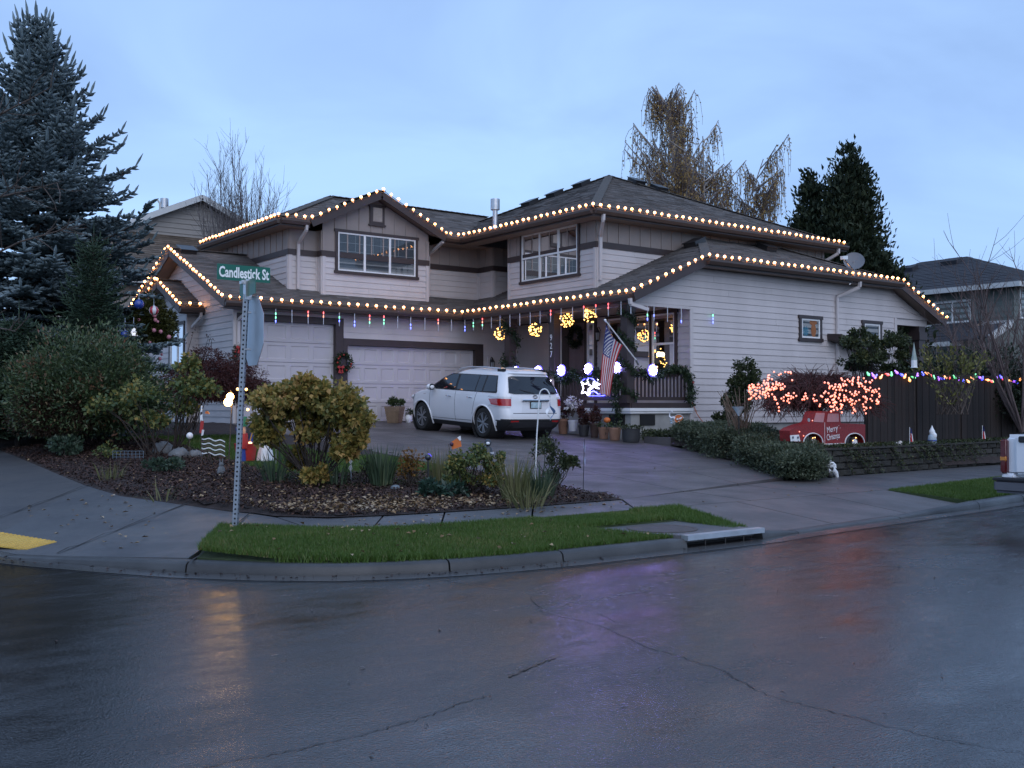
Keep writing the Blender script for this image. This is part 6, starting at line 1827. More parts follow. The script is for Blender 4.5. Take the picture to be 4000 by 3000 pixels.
car = thing('parked_car', (0, 0, 0), 'white hatchback SUV parked nose to the garage on the driveway', 'car')
ZZ = [.22, .30, .40, .46, .52, .60, .72, .82, .92, .98, 1.03, 1.08, 1.13, 1.20, 1.30, 1.42, 1.52, 1.58, 1.635, 1.675, 1.70, 1.715]
HW = [q * .972 for q in (.80, .86, .90, .915, .925, .935, .945, .95, .95, .945, .94, .93, .915, .885, .835, .775, .72, .685, .63, .55, .42, .20)]
YRr = [q + .07 for q in (-.80, -.90, -.96, -.985, -.99, -.985, -.965, -.945, -.935, -.93, -.92, -.905, -.885, -.85, -.80, -.735, -.69, -.685, -.64, -.50, -.30, .1)]
YFf = [3.36, 3.46, 3.52, 3.54, 3.56, 3.57, 3.565, 3.545, 3.49, 3.41, 3.25, 2.98, 2.62, 2.48, 2.30, 2.06, 1.83, 1.68, 1.50, 1.28, 1.0, .6]
zi = np.unique(np.concatenate([np.linspace(.22, 1.05, 30), np.linspace(1.05, 1.55, 20), np.linspace(1.55, 1.715, 14)]))
def smooth_interp(z, X, Y):
    # Catmull style smoothing of a table
    z = np.asarray(z, float); a = np.interp(z, X, Y); b = (np.interp(z - .02, X, Y) + np.interp(z + .02, X, Y)) / 2; return (a + b) / 2
def cw(z): return smooth_interp(z, ZZ, HW)
def cyr(z): return smooth_interp(z, ZZ, YRr)
def cyf(z): return smooth_interp(z, ZZ, YFf)
def ring(z, offs=0.0):
    w, yr, yf = float(cw(z)), float(cyr(z)), float(cyf(z)); rr = min(.24, w * .8); rf = min(.50, w * .9, (yf - yr) * .4); pts = []
    def rear_y(x): return yr + .05 * (x / w) ** 2
    for i in range(13): x = -(w - rr) + 2 * (w - rr) * i / 12; pts.append((x, rear_y(x)))
    yb = rear_y(w - rr)
    for i in range(1, 9): an = math.pi / 2 * i / 8; pts.append((w - rr + rr * math.sin(an), yb + rr * (1 - math.cos(an))))
    y0, y1 = yb + rr, yf - rf * .9
    for i in range(1, 78): pts.append((w, y0 + (y1 - y0) * i / 77))
    for i in range(1, 9): an = math.pi / 2 * i / 8; pts.append((w - rf + rf * math.cos(an), y1 + rf * .9 * math.sin(an)))
    for i in range(1, 12): x = (w - rf) - 2 * (w - rf) * i / 12; pts.append((x, yf + .0))
    for i in range(0, 9): an = math.pi / 2 * i / 8; pts.append((-(w - rf) - rf * math.sin(an), yf - rf * .9 * (1 - math.cos(an))))
    for i in range(1, 78): pts.append((-w, y1 + (y0 - y1) * i / 77))
    for i in range(1, 8): an = math.pi / 2 * i / 8; pts.append((-(w - rr) - rr * math.cos(an), yb + rr * (1 - math.sin(an))))
    return pts
rings = [ring(z) for z in zi]; NP = len(rings[0])
AX = ((0.0, .37), (2.79, .37)); RA = .43
m = MB(); m.v = [(x, y, z) for z, r_ in zip(zi, rings) for x, y in r_]
for i in range(len(zi) - 1):
    for k in range(NP):
        k2 = (k + 1) % NP; q = (i*NP + k, i*NP + k2, (i+1)*NP + k2, (i+1)*NP + k)
        c = np.mean([m.v[j] for j in q], axis=0); zm = c[2]
        if abs(c[0]) > .6 and any((c[1] - a) ** 2 + (zm - b) ** 2 < RA ** 2 for a, b in AX): continue
        dark = zm < .34 or (c[1] < -.52 and zm < .47) or (c[1] < -.70 and abs(c[0]) > .0 and zm < .50) or (c[1] > 3.2 and zm < .42)
        m.f.append(q); m.m.append(1 if dark else 0)
m.f.append(tuple((len(zi) - 1) * NP + k for k in range(NP))); m.m.append(0)
m.f.append(tuple(k for k in range(NP - 1, -1, -1))); m.m.append(1)
m.build('body', [M_carpaint, M_blackplastic], car, 40)
for s in (-1, 1):
    for a, b in AX:
        t = MB(); pts = []
        for k in range(25):
            an = math.pi * (-.12 + 1.24 * k / 24); y, z = a + RA * math.cos(an), b + RA * math.sin(an); pts.append((s * (float(cw(z)) + .002), y, z))
        t.tube(pts, .022, 6); t.build('arch_trim', M_carpaint, car, 60)
        t = MB(); t.lathe((s * .50, a, b), [(.001, 0), (RA - .005, 0), (RA - .005, .43)], 28, axis=(s, 0, 0), cap=False); t.build('arch_liner', M_blackplastic, car)
def side_panel(poly, name, mt, d=.006, parent=None, sides=(-1, 1)):
    for s in sides:
        p2 = []
        for i in range(len(poly)):
            (y0, z0), (y1, z1) = poly[i], poly[(i + 1) % len(poly)]
            for k in range(6): t = k / 6; p2.append((y0 + (y1 - y0) * t, z0 + (z1 - z0) * t))
        cyy, czz = sum(p[0] for p in p2) / len(p2), sum(p[1] for p in p2) / len(p2); n = len(p2); V = []; F = []
        for kk in (1.0, .66, .33): V += [(s * (float(cw(czz + (z - czz) * kk)) + d), cyy + (y - cyy) * kk, czz + (z - czz) * kk) for y, z in p2]
        V.append((s * (float(cw(czz)) + d), cyy, czz))
        for r_ in range(2):
            for k in range(n): k2 = (k + 1) % n; F.append((r_*n + k, r_*n + k2, (r_+1)*n + k2, (r_+1)*n + k))
        for k in range(n): F.append((2*n + k, 2*n + (k + 1) % n, 3*n))
        t = MB(); t.mesh(V, F); o = t.build(name, mt, parent or car, 40)
    return o
side_panel([(2.46, 1.115), (2.40, 1.17), (2.02, 1.40), (1.66, 1.535), (-.30, 1.525), (-.53, 1.14), (-.50, 1.105)], 'window_surround', M_blackplastic, .004)
side_panel([(2.36, 1.14), (1.96, 1.40), (1.62, 1.512), (1.36, 1.515), (1.28, 1.13)], 'side_window', M_carglass, .008)
side_panel([(1.19, 1.13), (1.27, 1.515), (.45, 1.515), (.40, 1.13)], 'side_window', M_carglass, .008)
side_panel([(.36, 1.13), (.41, 1.515), (.14, 1.512), (.10, 1.13)], 'side_window', M_carglass, .008)
side_panel([(.04, 1.13), (.08, 1.51), (-.29, 1.505), (-.47, 1.15)], 'side_window', M_carglass, .008)
# door seams
for y0, z0, y1, z1 in ((2.42, .40, 2.40, 1.10), (1.24, .36, 1.22, 1.10), (.48, .55, .30, 1.10), (2.42, .38, .55, .40)):
    for s in (-1, 1):
        t = MB(); pts = [(s * (float(cw(z0 + (z1 - z0) * k / 10)) + .001), y0 + (y1 - y0) * k / 10, z0 + (z1 - z0) * k / 10) for k in range(11)]
        t.tube(pts, .0045, 4); t.build('door_seam', M_blackplastic, car)
for y in (1.36, .42):
    for s in (-1, 1):
        t = MB(); t.tube([(s * .955, y, .955), (s * .985, y + .05, .96), (s * .985, y + .17, .965), (s * .955, y + .22, .97)], .014, 6); t.build('door_handle', M_chrome, car, 60)
# rear window and tail
def rear_pt(x, z, d=.007):
    w = float(cw(z)); rr = min(.24, w * .8); yr = float(cyr(z)); ax = abs(x)
    if ax <= w - rr: y = yr + .05 * (x / w) ** 2
    else:
        yb = yr + .05 * ((w - rr) / w) ** 2; u = min((ax - (w - rr)) / rr, 1); y = yb + rr * (1 - math.sqrt(max(0, 1 - u * u)))
    return (x, y - d, z)
def rear_panel(poly, name, mt, d=.007, parent=None, n=8):
    V, F = [], []; p2 = []
    for i in range(len(poly)):
        (x0, z0), (x1, z1) = poly[i], poly[(i + 1) % len(poly)]
        for k in range(n): t = k / n; p2.append((x0 + (x1 - x0) * t, z0 + (z1 - z0) * t))
    cx0, cz0 = sum(p[0] for p in p2) / len(p2), sum(p[1] for p in p2) / len(p2); N_ = len(p2)
    for kk in (1.0, .66, .33): V += [rear_pt(cx0 + (x - cx0) * kk, cz0 + (z - cz0) * kk, d) for x, z in p2]
    V.append(rear_pt(cx0, cz0, d))
    for r_ in range(2):
        for k in range(N_): k2 = (k + 1) % N_; F.append((r_*N_ + k, r_*N_ + k2, (r_+1)*N_ + k2, (r_+1)*N_ + k))
    for k in range(N_): F.append((2*N_ + k, 2*N_ + (k + 1) % N_, 3*N_))
    t = MB(); t.mesh(V, F); return t.build(name, mt, parent or car, 40)
rw_ = rear_panel([(-.74, 1.13), (-.60, 1.105), (.60, 1.105), (.74, 1.13), (.62, 1.50), (.55, 1.52), (-.55, 1.52), (-.62, 1.50)], 'rear_window', M_carglass, .022)
t = MB(); t.tube([rear_pt(-.02, 1.12, .02), rear_pt(-.25, 1.16, .03), rear_pt(-.42, 1.20, .02)], .009, 5); t.build('rear_wiper', M_blackplastic, car)
rear_panel([(-.60, 1.585), (.60, 1.585), (.56, 1.63), (-.56, 1.63)], 'roof_spoiler', M_carpaint, .05)
for s in (-1, 1):
    def tl(z0, z1, mt, nm, x0, par=None, off_=.012):
        V, F = [], []; n = 16
        for i in range(n + 1):
            for j in range(4):
                z = z0 + (z1 - z0) * j / 3; w = float(cw(z)); u = i / n
                if u < .55:
                    x = x0 + (w - .002 - x0) * (u / .55) ** .8; p = rear_pt(x, z, off_); V.append((s * (p[0] + .003), p[1], z))
                else:
                    yb = rear_pt(w - .003, z, 0)[1]; y = yb + (.30 + .12 * (j / 3)) * (u - .55) / .45; V.append((s * (w + off_ * .8), y, z - .06 * (u - .55) * (1 if j == 3 else -1.0) * .8))
        for i in range(n):
            for j in range(3): F.append((i*4 + j, (i+1)*4 + j, (i+1)*4 + j + 1, i*4 + j + 1))
        q = MB(); q.mesh(V, F); return q.build(nm, mt, par or car, 60)
    L_ = tl(.815, .985, M_red, 'tail_light', .70); tl(.985, 1.035, M_clear, 'clear_strip', .68, L_, .014); tl(.785, .815, M_clear, 'clear_strip', .72, L_, .014)
    rear_panel([(s * .50, .43), (s * .72, .43), (s * .72, .47), (s * .50, .47)], 'reflector', M_red, .012)
t = MB(); P_ = [rear_pt(-.40 + .8 * k / 8, .955, .03) for k in range(9)]; t.tube(P_, .026, 6); t.build('chrome_garnish', M_chrome, car, 60)
t = MB(); t.tube([(.065 * math.cos(a_), rear_pt(0, 1.03, .012)[1], 1.035 + .042 * math.sin(a_)) for a_ in np.linspace(0, 6.2832, 17)], .007, 5); t.tube([(.03 * math.cos(a_), rear_pt(0, 1.03, .012)[1], 1.035 + .036 * math.sin(a_)) for a_ in np.linspace(0, 6.2832, 13)], .006, 5); t.build('emblem', M_chrome, car, 60)
M_plate = mat('licence_plate', (0.42, 0.55, 0.60), 0.4, 0.25, 14)
t = MB(); y = rear_pt(0, .85, .02)[1]; t.box(-.165, .165, y - .012, y + .01, .76, .925); pf = t.build('plate_frame', M_blackplastic, car)
t = MB(); t.box(-.15, .15, y - .016, y - .011, .775, .91); pl_ = t.build('plate', M_plate, pf)
rear_panel([(-.42, .66), (.42, .66), (.36, .93), (-.36, .93)], 'plate_shade_panel', mat('white_paint_shaded', (.70, .70, .72), .3, .02, coat=.5), .004)  # darker copy of the body paint stands in for shade around the plate
rear_panel([(-.66, .64), (.66, .64), (.66, .652), (-.66, .652)], 'tailgate_seam', M_blackplastic, .006)
rear_panel([(-.76, .30), (.76, .30), (.70, .44), (-.70, .44)], 'bumper_insert', mat('bumper_grey', (.03, .03, .035), .5), .014)
for s in (-1, 1):   # roof rails and mirrors
    t = MB(); pts = [(s * .60, -.35, 1.64), (s * .605, -.22, 1.685), (s * .60, .4, 1.715), (s * .60, 1.1, 1.705), (s * .60, 1.45, 1.665), (s * .59, 1.58, 1.62)]; t.tube(pts, [.03, .026, .02, .02, .022, .02], 6); t.build('roof_rail', M_blackplastic if s > 9 else mat('rail_silver', (.55, .55, .57), .4, .05, metal=.6) if 'rail_silver' not in bpy.data.materials else bpy.data.materials['rail_silver'], car, 60)
    t = MB(); t.box(s * .60 - .03, s * .60 + .03, -.42, -.16, 1.62, 1.69); t.build('rail_foot', M_blackplastic, car)
    t = MB(); t.ball((s * 1.05, 2.18, 1.16), .115, 12, 8, sz=.72); t.bar((s * .90, 2.22, 1.12), (s * 1.0, 2.18, 1.13), .05, .05); mo = t.build('wing_mirror', M_carpaint, car, 50)
    t = MB(); t.lathe((s * 1.05, 2.12, 1.16), [(.001, 0), (.085, .0), (.08, .03)], 12, axis=(0, -1, 0)); t.build('mirror_glass', M_carglass, mo)
    t = MB(); t.mesh([(s * .70, 3.55, .78), (s * .91, 3.26, .80), (s * .90, 3.2, .93), (s * .66, 3.46, .93)], [(0, 1, 2, 3)]); t.ball((s * .78, 3.36, .86), .1, 8, 6, sz=.7); t.build('headlight', M_clear, car, 60)
    side_panel([(2.60, .965), (2.72, .965), (2.72, .982), (2.60, .982)], 'side_badge', M_chrome, .006, sides=(s,))
M_whub = M_rim
def wheel(parent, c, side, r=.375, wd=.235, rim_mt=M_rim, name='wheel'):
    w = MB(); ax = (side, 0, 0); c = Vector(c)
    w.lathe(c - Vector((side * wd / 2, 0, 0)), [(r * .62, 0), (r * .88, .0), (r * .97, .03), (r, .06), (r, wd - .06), (r * .97, wd - .03), (r * .88, wd), (r * .68, wd), (r * .66, wd - .02)], 32, axis=ax)
    wo = w.build(name, M_tyre, parent, 40)
    q = MB(); q.lathe(c + Vector((side * (wd / 2 - .03), 0, 0)), [(r * .69, 0), (r * .69, .02), (r * .63, .012), (r * .61, -.05), (.02, -.06)], 28, axis=ax); q.build('rim', M_rim if rim_mt is None else rim_mt, wo, 40)
    q = MB(); q.lathe(c + Vector((side * (wd / 2 - .075), 0, 0)), [(.001, 0), (r * .62, .0)], 20, axis=ax); q.build('brake_void', M_dark, wo)
    q = MB()
    for k in range(6):
        for dl_ in (-.13, .13):
            an = k * math.pi / 3 + .3; an2 = an + dl_ * 1.2
            a_ = c + Vector((side * (wd / 2 - .03), math.cos(an + dl_ * .5) * .05, math.sin(an + dl_ * .5) * .05)); b_ = c + Vector((side * (wd / 2 - .022), math.cos(an2) * r * .64, math.sin(an2) * r * .64))
            q.bar(a_, b_, .028, .035, up=(side, 0, 0))
    q.lathe(c + Vector((side * (wd / 2 - .045), 0, 0)), [(.055, 0), (.055, .03), (.03, .036), (.001, .036)], 14, axis=ax); q.build('spoke', rim_mt, wo, 40)
for s in (-1, 1):
    for a, b in AX: wheel(car, (s * .80, a, .375), s)
t = MB(); t.box(-.7, .7, -.5, 3.2, .25, .5); t.build('underbody', M_blackplastic, car)
car.location = (15.44, 20.74, dz(20.74) + .0); car.rotation_euler = (math.atan(.0521), 0, 0)

# ---- pickup at the right edge (nose away from the camera)
pk = thing('parked_pickup', (0, 0, 0), 'white pickup truck cut off by the right edge of the view, tailgate toward the corner', 'pickup')
W2 = .98
def pkbox(x0, x1, y0, y1, z0, z1, name, mt, bev=.04, par=None):
    t = MB(); t.box(x0, x1, y0, y1, z0, z1); o = t.build(name, mt, par or pk)
    bm = bmesh.new(); bm.from_mesh(o.data); bmesh.ops.bevel(bm, geom=list(bm.edges), offset=bev, segments=3, affect='EDGES', clamp_overlap=True); bm.to_mesh(o.data); bm.free(); smooth_mesh(o.data, 40); return o
bed = pkbox(.03, 2.0, -W2, W2, .62, 1.16, 'bed', M_carpaint, .06)
tg = pkbox(-.03, .06, -.80, .80, .66, 1.15, 'tailgate', M_carpaint, .03)
pkbox(-.045, 0, -.62, .62, .70, .735, 'trim_strip', M_blackplastic, .005, tg); pkbox(-.05, 0, -.74, .74, 1.06, 1.14, 'tailgate_cap', M_blackplastic, .012, tg)
for s in (-1, 1):
    tl2 = pkbox(-.035, .16, s * .985 - .085 if s > 0 else -.99, s * .985 + .005 if s > 0 else -.90, .66, 1.10, 'tail_light', mat('dark_red_lens', (.10, .008, .01), .15, .1, coat=.5) if s < 0 else bpy.data.materials['dark_red_lens'], .02)
    pkbox(-.04, .1, (.905 if s > 0 else -.985), (.985 if s > 0 else -.905), .82, .88, 'amber_lens', M_amber, .008, tl2)
    pkbox(-.02, .3, (.80 if s > 0 else -.985), (.985 if s > 0 else -.80), .56, .67, 'corner_panel', M_carpaint, .03)
pkbox(-.20, .10, -1.0, 1.0, .42, .60, 'bumper', mat('grey_bumper', (.10, .10, .115), .45, .1), .04)
pkbox(-.21, .02, -1.0, 1.0, .575, .615, 'bumper_step', M_blackplastic, .012)
pkbox(2.02, 3.6, -W2 + .02, W2 - .02, .55, 1.15, 'cab', M_carpaint, .06)
cb = MB(); cb.mesh([(2.1, -.85, 1.14), (3.7, -.85, 1.14), (3.7, .85, 1.14), (2.1, .85, 1.14), (2.25, -.72, 1.78), (3.2, -.72, 1.80), (3.2, .72, 1.80), (2.25, .72, 1.78)], [(4, 5, 6, 7), (0, 1, 5, 4), (1, 2, 6, 5), (2, 3, 7, 6), (3, 0, 4, 7)]); cb.build('cab_roof', M_carpaint, pk)
pkbox(2.14, 2.2, -.62, .62, 1.22, 1.66, 'rear_window', M_carglass, .01)
pkbox(3.6, 5.1, -W2 + .03, W2 - .03, .5, 1.08, 'bonnet', M_carpaint, .09)
for s in (-1, 1):
    for a in (1.15, 4.35): 
        w0 = MB(); 
        o_ = thing('tmp', (0, 0, 0), None, None); wheel(o_, (s * .86, a, .375), s); wo = o_.children[0]; wo.parent = pk; wo.rotation_euler = (0, 0, R(-90)); bpy.data.objects.remove(o_)
pk.location = (13.12, 6.1, 0.0)
# ================================================================== STREET SIGN
M_green = mat('green_sign_sheet', (0.0, 0.115, 0.075), 0.35, 0.08, 6)
M_signback = mat('aluminium_sign_back', (0.42, 0.46, 0.50), 0.42, 0.1, 5, metal=0.55)
M_post = mat('galvanised_post', (0.30, 0.335, 0.375), 0.45, 0.2, 14, 0.15, 60, metal=0.55)
M_letter = mat('white_reflective', (0.85, 0.87, 0.86), 0.4, 0.03)
pb = uz(918, 2072, .175); pD = float((pb - _C) @ _F)
ptop = uD(962, 1150, pD)
ss = thing('street_sign', tuple(pb), 'leaning signpost with a green street name blade and the back of a stop sign', 'street sign')
ax_ = unit((ptop - pb)[None])[0]; s1 = np.array([.64, .77, 0]); s1 = s1 - ax_ * (s1 @ ax_); s1 /= np.linalg.norm(s1); s2 = np.cross(ax_, s1)
m = MB(); Lp = np.linalg.norm(ptop - pb)
mid = (pb + ptop) / 2; hw = .026
m.obox(mid, s1 * hw, s2 * hw, ax_ * Lp / 2); m.build('post', M_post, ss)
hl = MB()
for k in range(int(Lp / .0508)):
    c = pb + ax_ * (.03 + k * .0508)
    for nrm_ in (s1, -s1, s2, -s2): hl.lathe(c + nrm_ * (hw + .0006), [(.0115, 0), (.0001, .0004)], 8, axis=nrm_)
tag(hl.build('hole', M_dark, ss), kind='stuff')
# street-name blade along the right-hand street
bl0, bl1 = uD(858, 1045, pD), uD(1063, 1075, pD + .42)
c0 = uD(953, 1068, pD + .0); zc_ = c0[2]
Lb = .60; bx_ = c0[0] + .0; byy = c0[1]
m = MB(); m.box(bx_ - Lb / 2, bx_ + Lb / 2, byy - .003, byy + .003, zc_ - .085, zc_ + .085); b1 = m.build('street_name_sign', M_green, ss)
tx = text_mesh('lettering', 'Candlestick St', (bx_, byy - .006, zc_ - .004), (R(90), 0, 0), .158, M_letter, b1, .66, .001, bold=.004)
_w = max(v.co.x for v in tx.data.vertices) - min(v.co.x for v in tx.data.vertices)
tx.scale = (.565 / _w, 1, 1)
m = MB(); m.box(bx_ - .04, bx_ + .05, byy - .03, byy + .03, zc_ - .115, zc_ - .075); m.build('bracket', M_galv, ss)
# cross-street blade seen almost edge on
d2 = np.array([math.cos(R(80)), math.sin(R(80)), 0]); cc = uD(967, 1128, pD)
m = MB(); m.obox(cc, d2 * .375, np.array([-d2[1], d2[0], 0]) * .003, np.array([0, 0, .085])); m.build('cross_street_sign', M_green, ss)
m = MB(); m.box(cc[0] - .035, cc[0] + .035, cc[1] - .035, cc[1] + .035, cc[2] - .12, cc[2] + .10); m.build('bracket', M_galv, ss)
# stop sign (back)
d3 = np.array([math.cos(R(84)), math.sin(R(84)), 0]); n3 = np.array([d3[1], -d3[0], 0]); cs = uD(972, 1292, pD) + n3 * .045
oct_ = [cs + (d3 * math.cos(R(22.5 + 45 * k)) + np.array([0, 0, 1]) * math.sin(R(22.5 + 45 * k))) * .405 for k in range(8)]
m = MB(); m.prism(oct_, n3 * .004); so = m.build('stop_sign', M_signback, ss)
m = MB(); m.prism([p + n3 * .0045 for p in oct_], n3 * .001); m.build('red_face', mat('red_sign_sheet', (.45, .01, .015), .4), so)
text_mesh('lettering', 'STOP', tuple(cs + n3 * .008), (R(90), 0, math.atan2(n3[1], n3[0]) + R(90)), .30, M_letter, so, .8, .001)
for k in (-.2, .2):
    m = MB(); q = uD(966, 1292, pD) + np.array([0, 0, k]); m.lathe(q - n3 * .03, [(.012, 0), (.012, .07)], 8, axis=n3); m.build('bolt', M_galv, ss)

# ================================================================== LIGHTS
M_bulb = emit('warm_bulb', (1.0, 0.42, 0.11), 14.0)
M_wire = mat('light_wire', (0.02, 0.03, 0.02), 0.6)
def bulb_mesh(name, mt, r=.038, h=.095):
    m = MB(); m.lathe((0, 0, 0), [(.014, -.035), (.018, 0), (r * .8, .018), (r, h * .40), (r * .85, h * .68), (r * .45, h * .9), (.001, h)], 8)
    me_o = m.build(name, mt); smooth_mesh(me_o.data); me = me_o.data; bpy.data.objects.remove(me_o); return me
ME_BULB = bulb_mesh('bulb', M_bulb)
def amber_shell(me):
    me.materials.append(emit('amber_bulb_glass', (1.0, .30, .055), 1.6)); zc = [p_.center.z for p_ in me.polygons]
    for p_, z_ in zip(me.polygons, zc): p_.material_index = 0 if .025 < z_ < .06 else 1
amber_shell(ME_BULB)
def string_lights(label, path, step, me, name='string_lights', group=None, up=.0, wire=True, tilt=.12, sag=0.0):
    alts = [me] + [me.copy() for _ in range(2)]
    for q_, k_ in zip(alts[1:], (.55, 1.5)):
        m2 = me.materials[0].copy(); m2.node_tree.nodes['Principled BSDF'].inputs['Emission Strength'].default_value *= k_; q_.materials[0] = m2
    t = thing(name, tuple(path[0]), label, 'string lights', group)
    if wire:
        w = MB(); w.tube([tuple(np.array(p) + np.array([0, 0, up - .02])) for p in path], .011, 4); w.build('wire', M_wire, t)
    base = Vector(path[0]); d = step * .5
    for a, b in zip(path, path[1:]):
        a, b = np.array(a, float), np.array(b, float); L = np.linalg.norm(b - a)
        while d < L:
            p = a + (b - a) * d / L; o = bpy.data.objects.new('bulb', rnd.choice(alts)); link(o); o.parent = t
            o.location = Vector(p) - base + Vector((0, 0, up + rnd.uniform(-.012, .008))); o.rotation_euler = (rnd.uniform(-tilt, tilt) * 2.5, rnd.uniform(-tilt, tilt) * 2.5, 0); d += step * rnd.uniform(.94, 1.06)
        d -= L
    return t
hz = .045; e_ = .07
string_lights('warm bulb string along the lower eaves from left gable to right wall',
    [(XR - .05, 34.6, ZL + (34.6 - 35.18) * -KL_ + hz), (XR - .05, 30.81, ZGR + hz), (XR - .05, YE - e_, ZL + hz), (XP - e_, YE - e_, ZL + hz), (XP - e_, YR - .03, ZL + hz), (XC1, YR - .05, ZC + hz), (XC2, YR - .05, ZC + hz), (XE, YR - .05, ZL + hz)], .290, ME_BULB)
string_lights('short warm white bulb string over the small gable at the left', [(XB - .04, YB1 - .4, ZB + .4 * KB + hz), (XB - .04, YBM, ZBA + hz), (XB - .04, YB0 - e_, ZB + hz), (10.7, YB0 - e_, ZB + hz)], .29, ME_BULB)
string_lights('warm white bulb string along the upper storey eaves and over the front gable',
    [(XUL - e_, 33.4, ZU + hz), (XUL - e_, YUA - e_, ZU + hz), (XG0, YUA - e_, ZU + hz), (XG0, YG - .05, ZU + hz), (XGM, YG - .05, ZGA + hz), (XG1, YG - .05, ZU + hz), (XG1, YUA - e_, ZU + hz), (XUB - e_, YUA - e_, ZU + hz), (XUB - e_, YUR - e_, ZU + hz), (XUE, YUR - e_, ZU + hz)], .277, ME_BULB)

# hanging meteor tubes under the eaves
M_tube = mat('milky_tube', (0.62, 0.64, 0.70), 0.25, 0.05)
GLOW = {'r': emit('red_glow', (1, .06, .05), 3.5), 'g': emit('green_glow', (.15, 1, .45), 2.5), 'b': emit('blue_glow', (.10, .14, 1), 4.0), 'w': emit('white_glow', (.8, .85, 1), 2.5), 'o': emit('orange_glow', (1, .25, .08), 2.5)}
mt_ = thing('meteor_lights', (XP, YE - .05, ZL - .2), 'thin hanging tube lights under the lower eaves, some glowing red, green or blue', 'string lights')
def tube_light(p, L, pat):
    m = MB(); m.lathe((p[0], p[1], p[2] - L), [(.001, 0), (.010, .01), (.011, .04), (.011, L)], 6); o = m.build('tube', M_tube, mt_, 60)
    for j, ch in enumerate(pat):
        if ch == '-': continue
        n = len(pat); za = p[2] - L * j / n; zb = p[2] - L * (j + 1) / n
        g_ = MB(); g_.lathe((p[0], p[1], zb), [(.005, 0), (.0145, (za - zb) * .3), (.0145, (za - zb) * .7), (.005, za - zb)], 6); g_.build('glow', GLOW[ch], o, 60)
z1 = lambda x, y: (500 + x * .42194, 700 + y * .42194)
A_list = [(1213, '-gbb'), (1368, '-ggb'), (1518, '----'), (1668, 'ro--'), (1810, 'ro--'), (1957, '-gb-'), (2098, '--bb')]
for xq, pat in A_list:
    p = uY(*z1(xq, 1190), YE - .06); tube_light((p[0], YE - .06, ZL - .16), .40, pat)
for xq, pat in [(438, '---b'), (578, 'rog-'), (710, 'rgg-'), (838, '----'), (958, '--bb'), (1090, '----'), (1213, 'ro--'), (1335, '----')]:
    p = uY(1200 + xq * .42194, 1235, YE - .06); tube_light((p[0], YE - .06, ZL - .17), .38, pat)
for xq, pat in [(1460, '--bb'), (1538, '-gg-'), (1622, 'rog-'), (1705, '----'), (1785, '----'), (1877, '----'), (1968, '----'), (2065, '----')]:
    p = uX(1200 + xq * .42194, 1250, XP - .06); tube_light((XP - .06, p[1], ZL - .17), .36, pat)
for xq, pat in [(25, '----'), (130, 'rr--'), (235, '----'), (348, '----'), (460, 'r---'), (580, 'r---'), (705, 'rr--'), (832, '----'), (930, '----')]:
    p = uX(2100 + xq * .39172, 1200, XP - .06); tube_light((XP - .06, p[1], ZL - .17), .36, pat)
for xq, pat in [(1095, '--gb'), (1160, '--b-'), (1295, '----'), (1432, '---b')]:
    p = uY(2100 + xq * .39172, 1205, 19.22); tube_light((p[0], 19.22, 4.10), .40, pat)
p = uY(2785, 1230, 19.25); tube_light((p[0], 19.25, p[2] + .12), .36, '-gbb')

# hanging globe lights
M_twinkle = emit('warm_twinkle', (1.0, 0.50, 0.10), 5.0)
ME_TW = None
def small_bulb(mt, r=.02):
    m = MB(); m.ball((0, 0, 0), r, 6, 4); o = m.build('bulb', mt); smooth_mesh(o.data); me = o.data; bpy.data.objects.remove(o); return me
ME_TW = small_bulb(M_twinkle, .019)
def globe_light(p, label, r=.19, n=46):
    t = thing('globe_light', tuple(p), label, 'light ball', 'lit wire balls hanging along the porch')
    m = MB()
    for k in range(5):
        an = k * math.pi / 5; m.tube([tuple(np.array(p) + np.array([math.cos(an) * math.sin(a_), math.sin(an) * math.sin(a_), math.cos(a_)]) * r) for a_ in np.linspace(0, 6.283, 17)], .004, 3)
    m.tube([tuple(np.array(p) + np.array([0, 0, r])), (p[0], p[1], 4.08)], .004, 3); m.build('wire_frame', M_wire, t)
    for k in range(n):
        d = rand_dir(1)[0]; o = bpy.data.objects.new('bulb', ME_TW); link(o); o.parent = t; o.location = Vector(d * r * rnd.uniform(.85, 1.04))
for (x, y), lb in (((1955, 1302), 'lit wire ball nearest the garage doors'), ((2090, 1288), 'lit wire ball between the garlanded post and the house number post'), ((2214, 1251), 'lit wire ball just right of the house number post'), ((2306, 1231), 'lit wire ball nearest the flag')):
    p = uX(x, y, 18.1); globe_light((18.1, p[1], p[2]), lb)
# gold-lit twig wreath inside the porch by the window and a warm lamp behind the glass
tw_ = thing('twig_lights', tuple(uX(2445, 1430, 19.6)), 'warm twinkle lights on a small tree behind the porch railing', 'string lights')
for k in range(34):
    q = uX(rnd.uniform(2430, 2470), rnd.uniform(1355, 1440) if k < 28 else rnd.uniform(1455, 1475), 19.6 + rnd.uniform(-.1, .1)); o = bpy.data.objects.new('bulb', ME_TW); link(o); o.parent = tw_; o.location = Vector(q) - tw_.location
m = MB(); q = uX(2450, 1500, 19.6); m.tube([(19.6, q[1], 1.62), (19.6, q[1], 2.3), (19.62, q[1], 3.0)], .012, 4)
for k in range(16):
    z = rnd.uniform(2.0, 2.95); an = rnd.uniform(0, 6.28); m.tube([(19.6, q[1], z), (19.6 + math.cos(an) * .18, q[1] + math.sin(an) * .18, z + .12)], .005, 3)
m.build('twig', M_bark_dark, tw_)
lp = uX(2576, 1384, 20.16); t = thing('table_lamp', (20.15, lp[1], lp[2]), 'small warm lamp glowing in the right porch window', 'lamp')
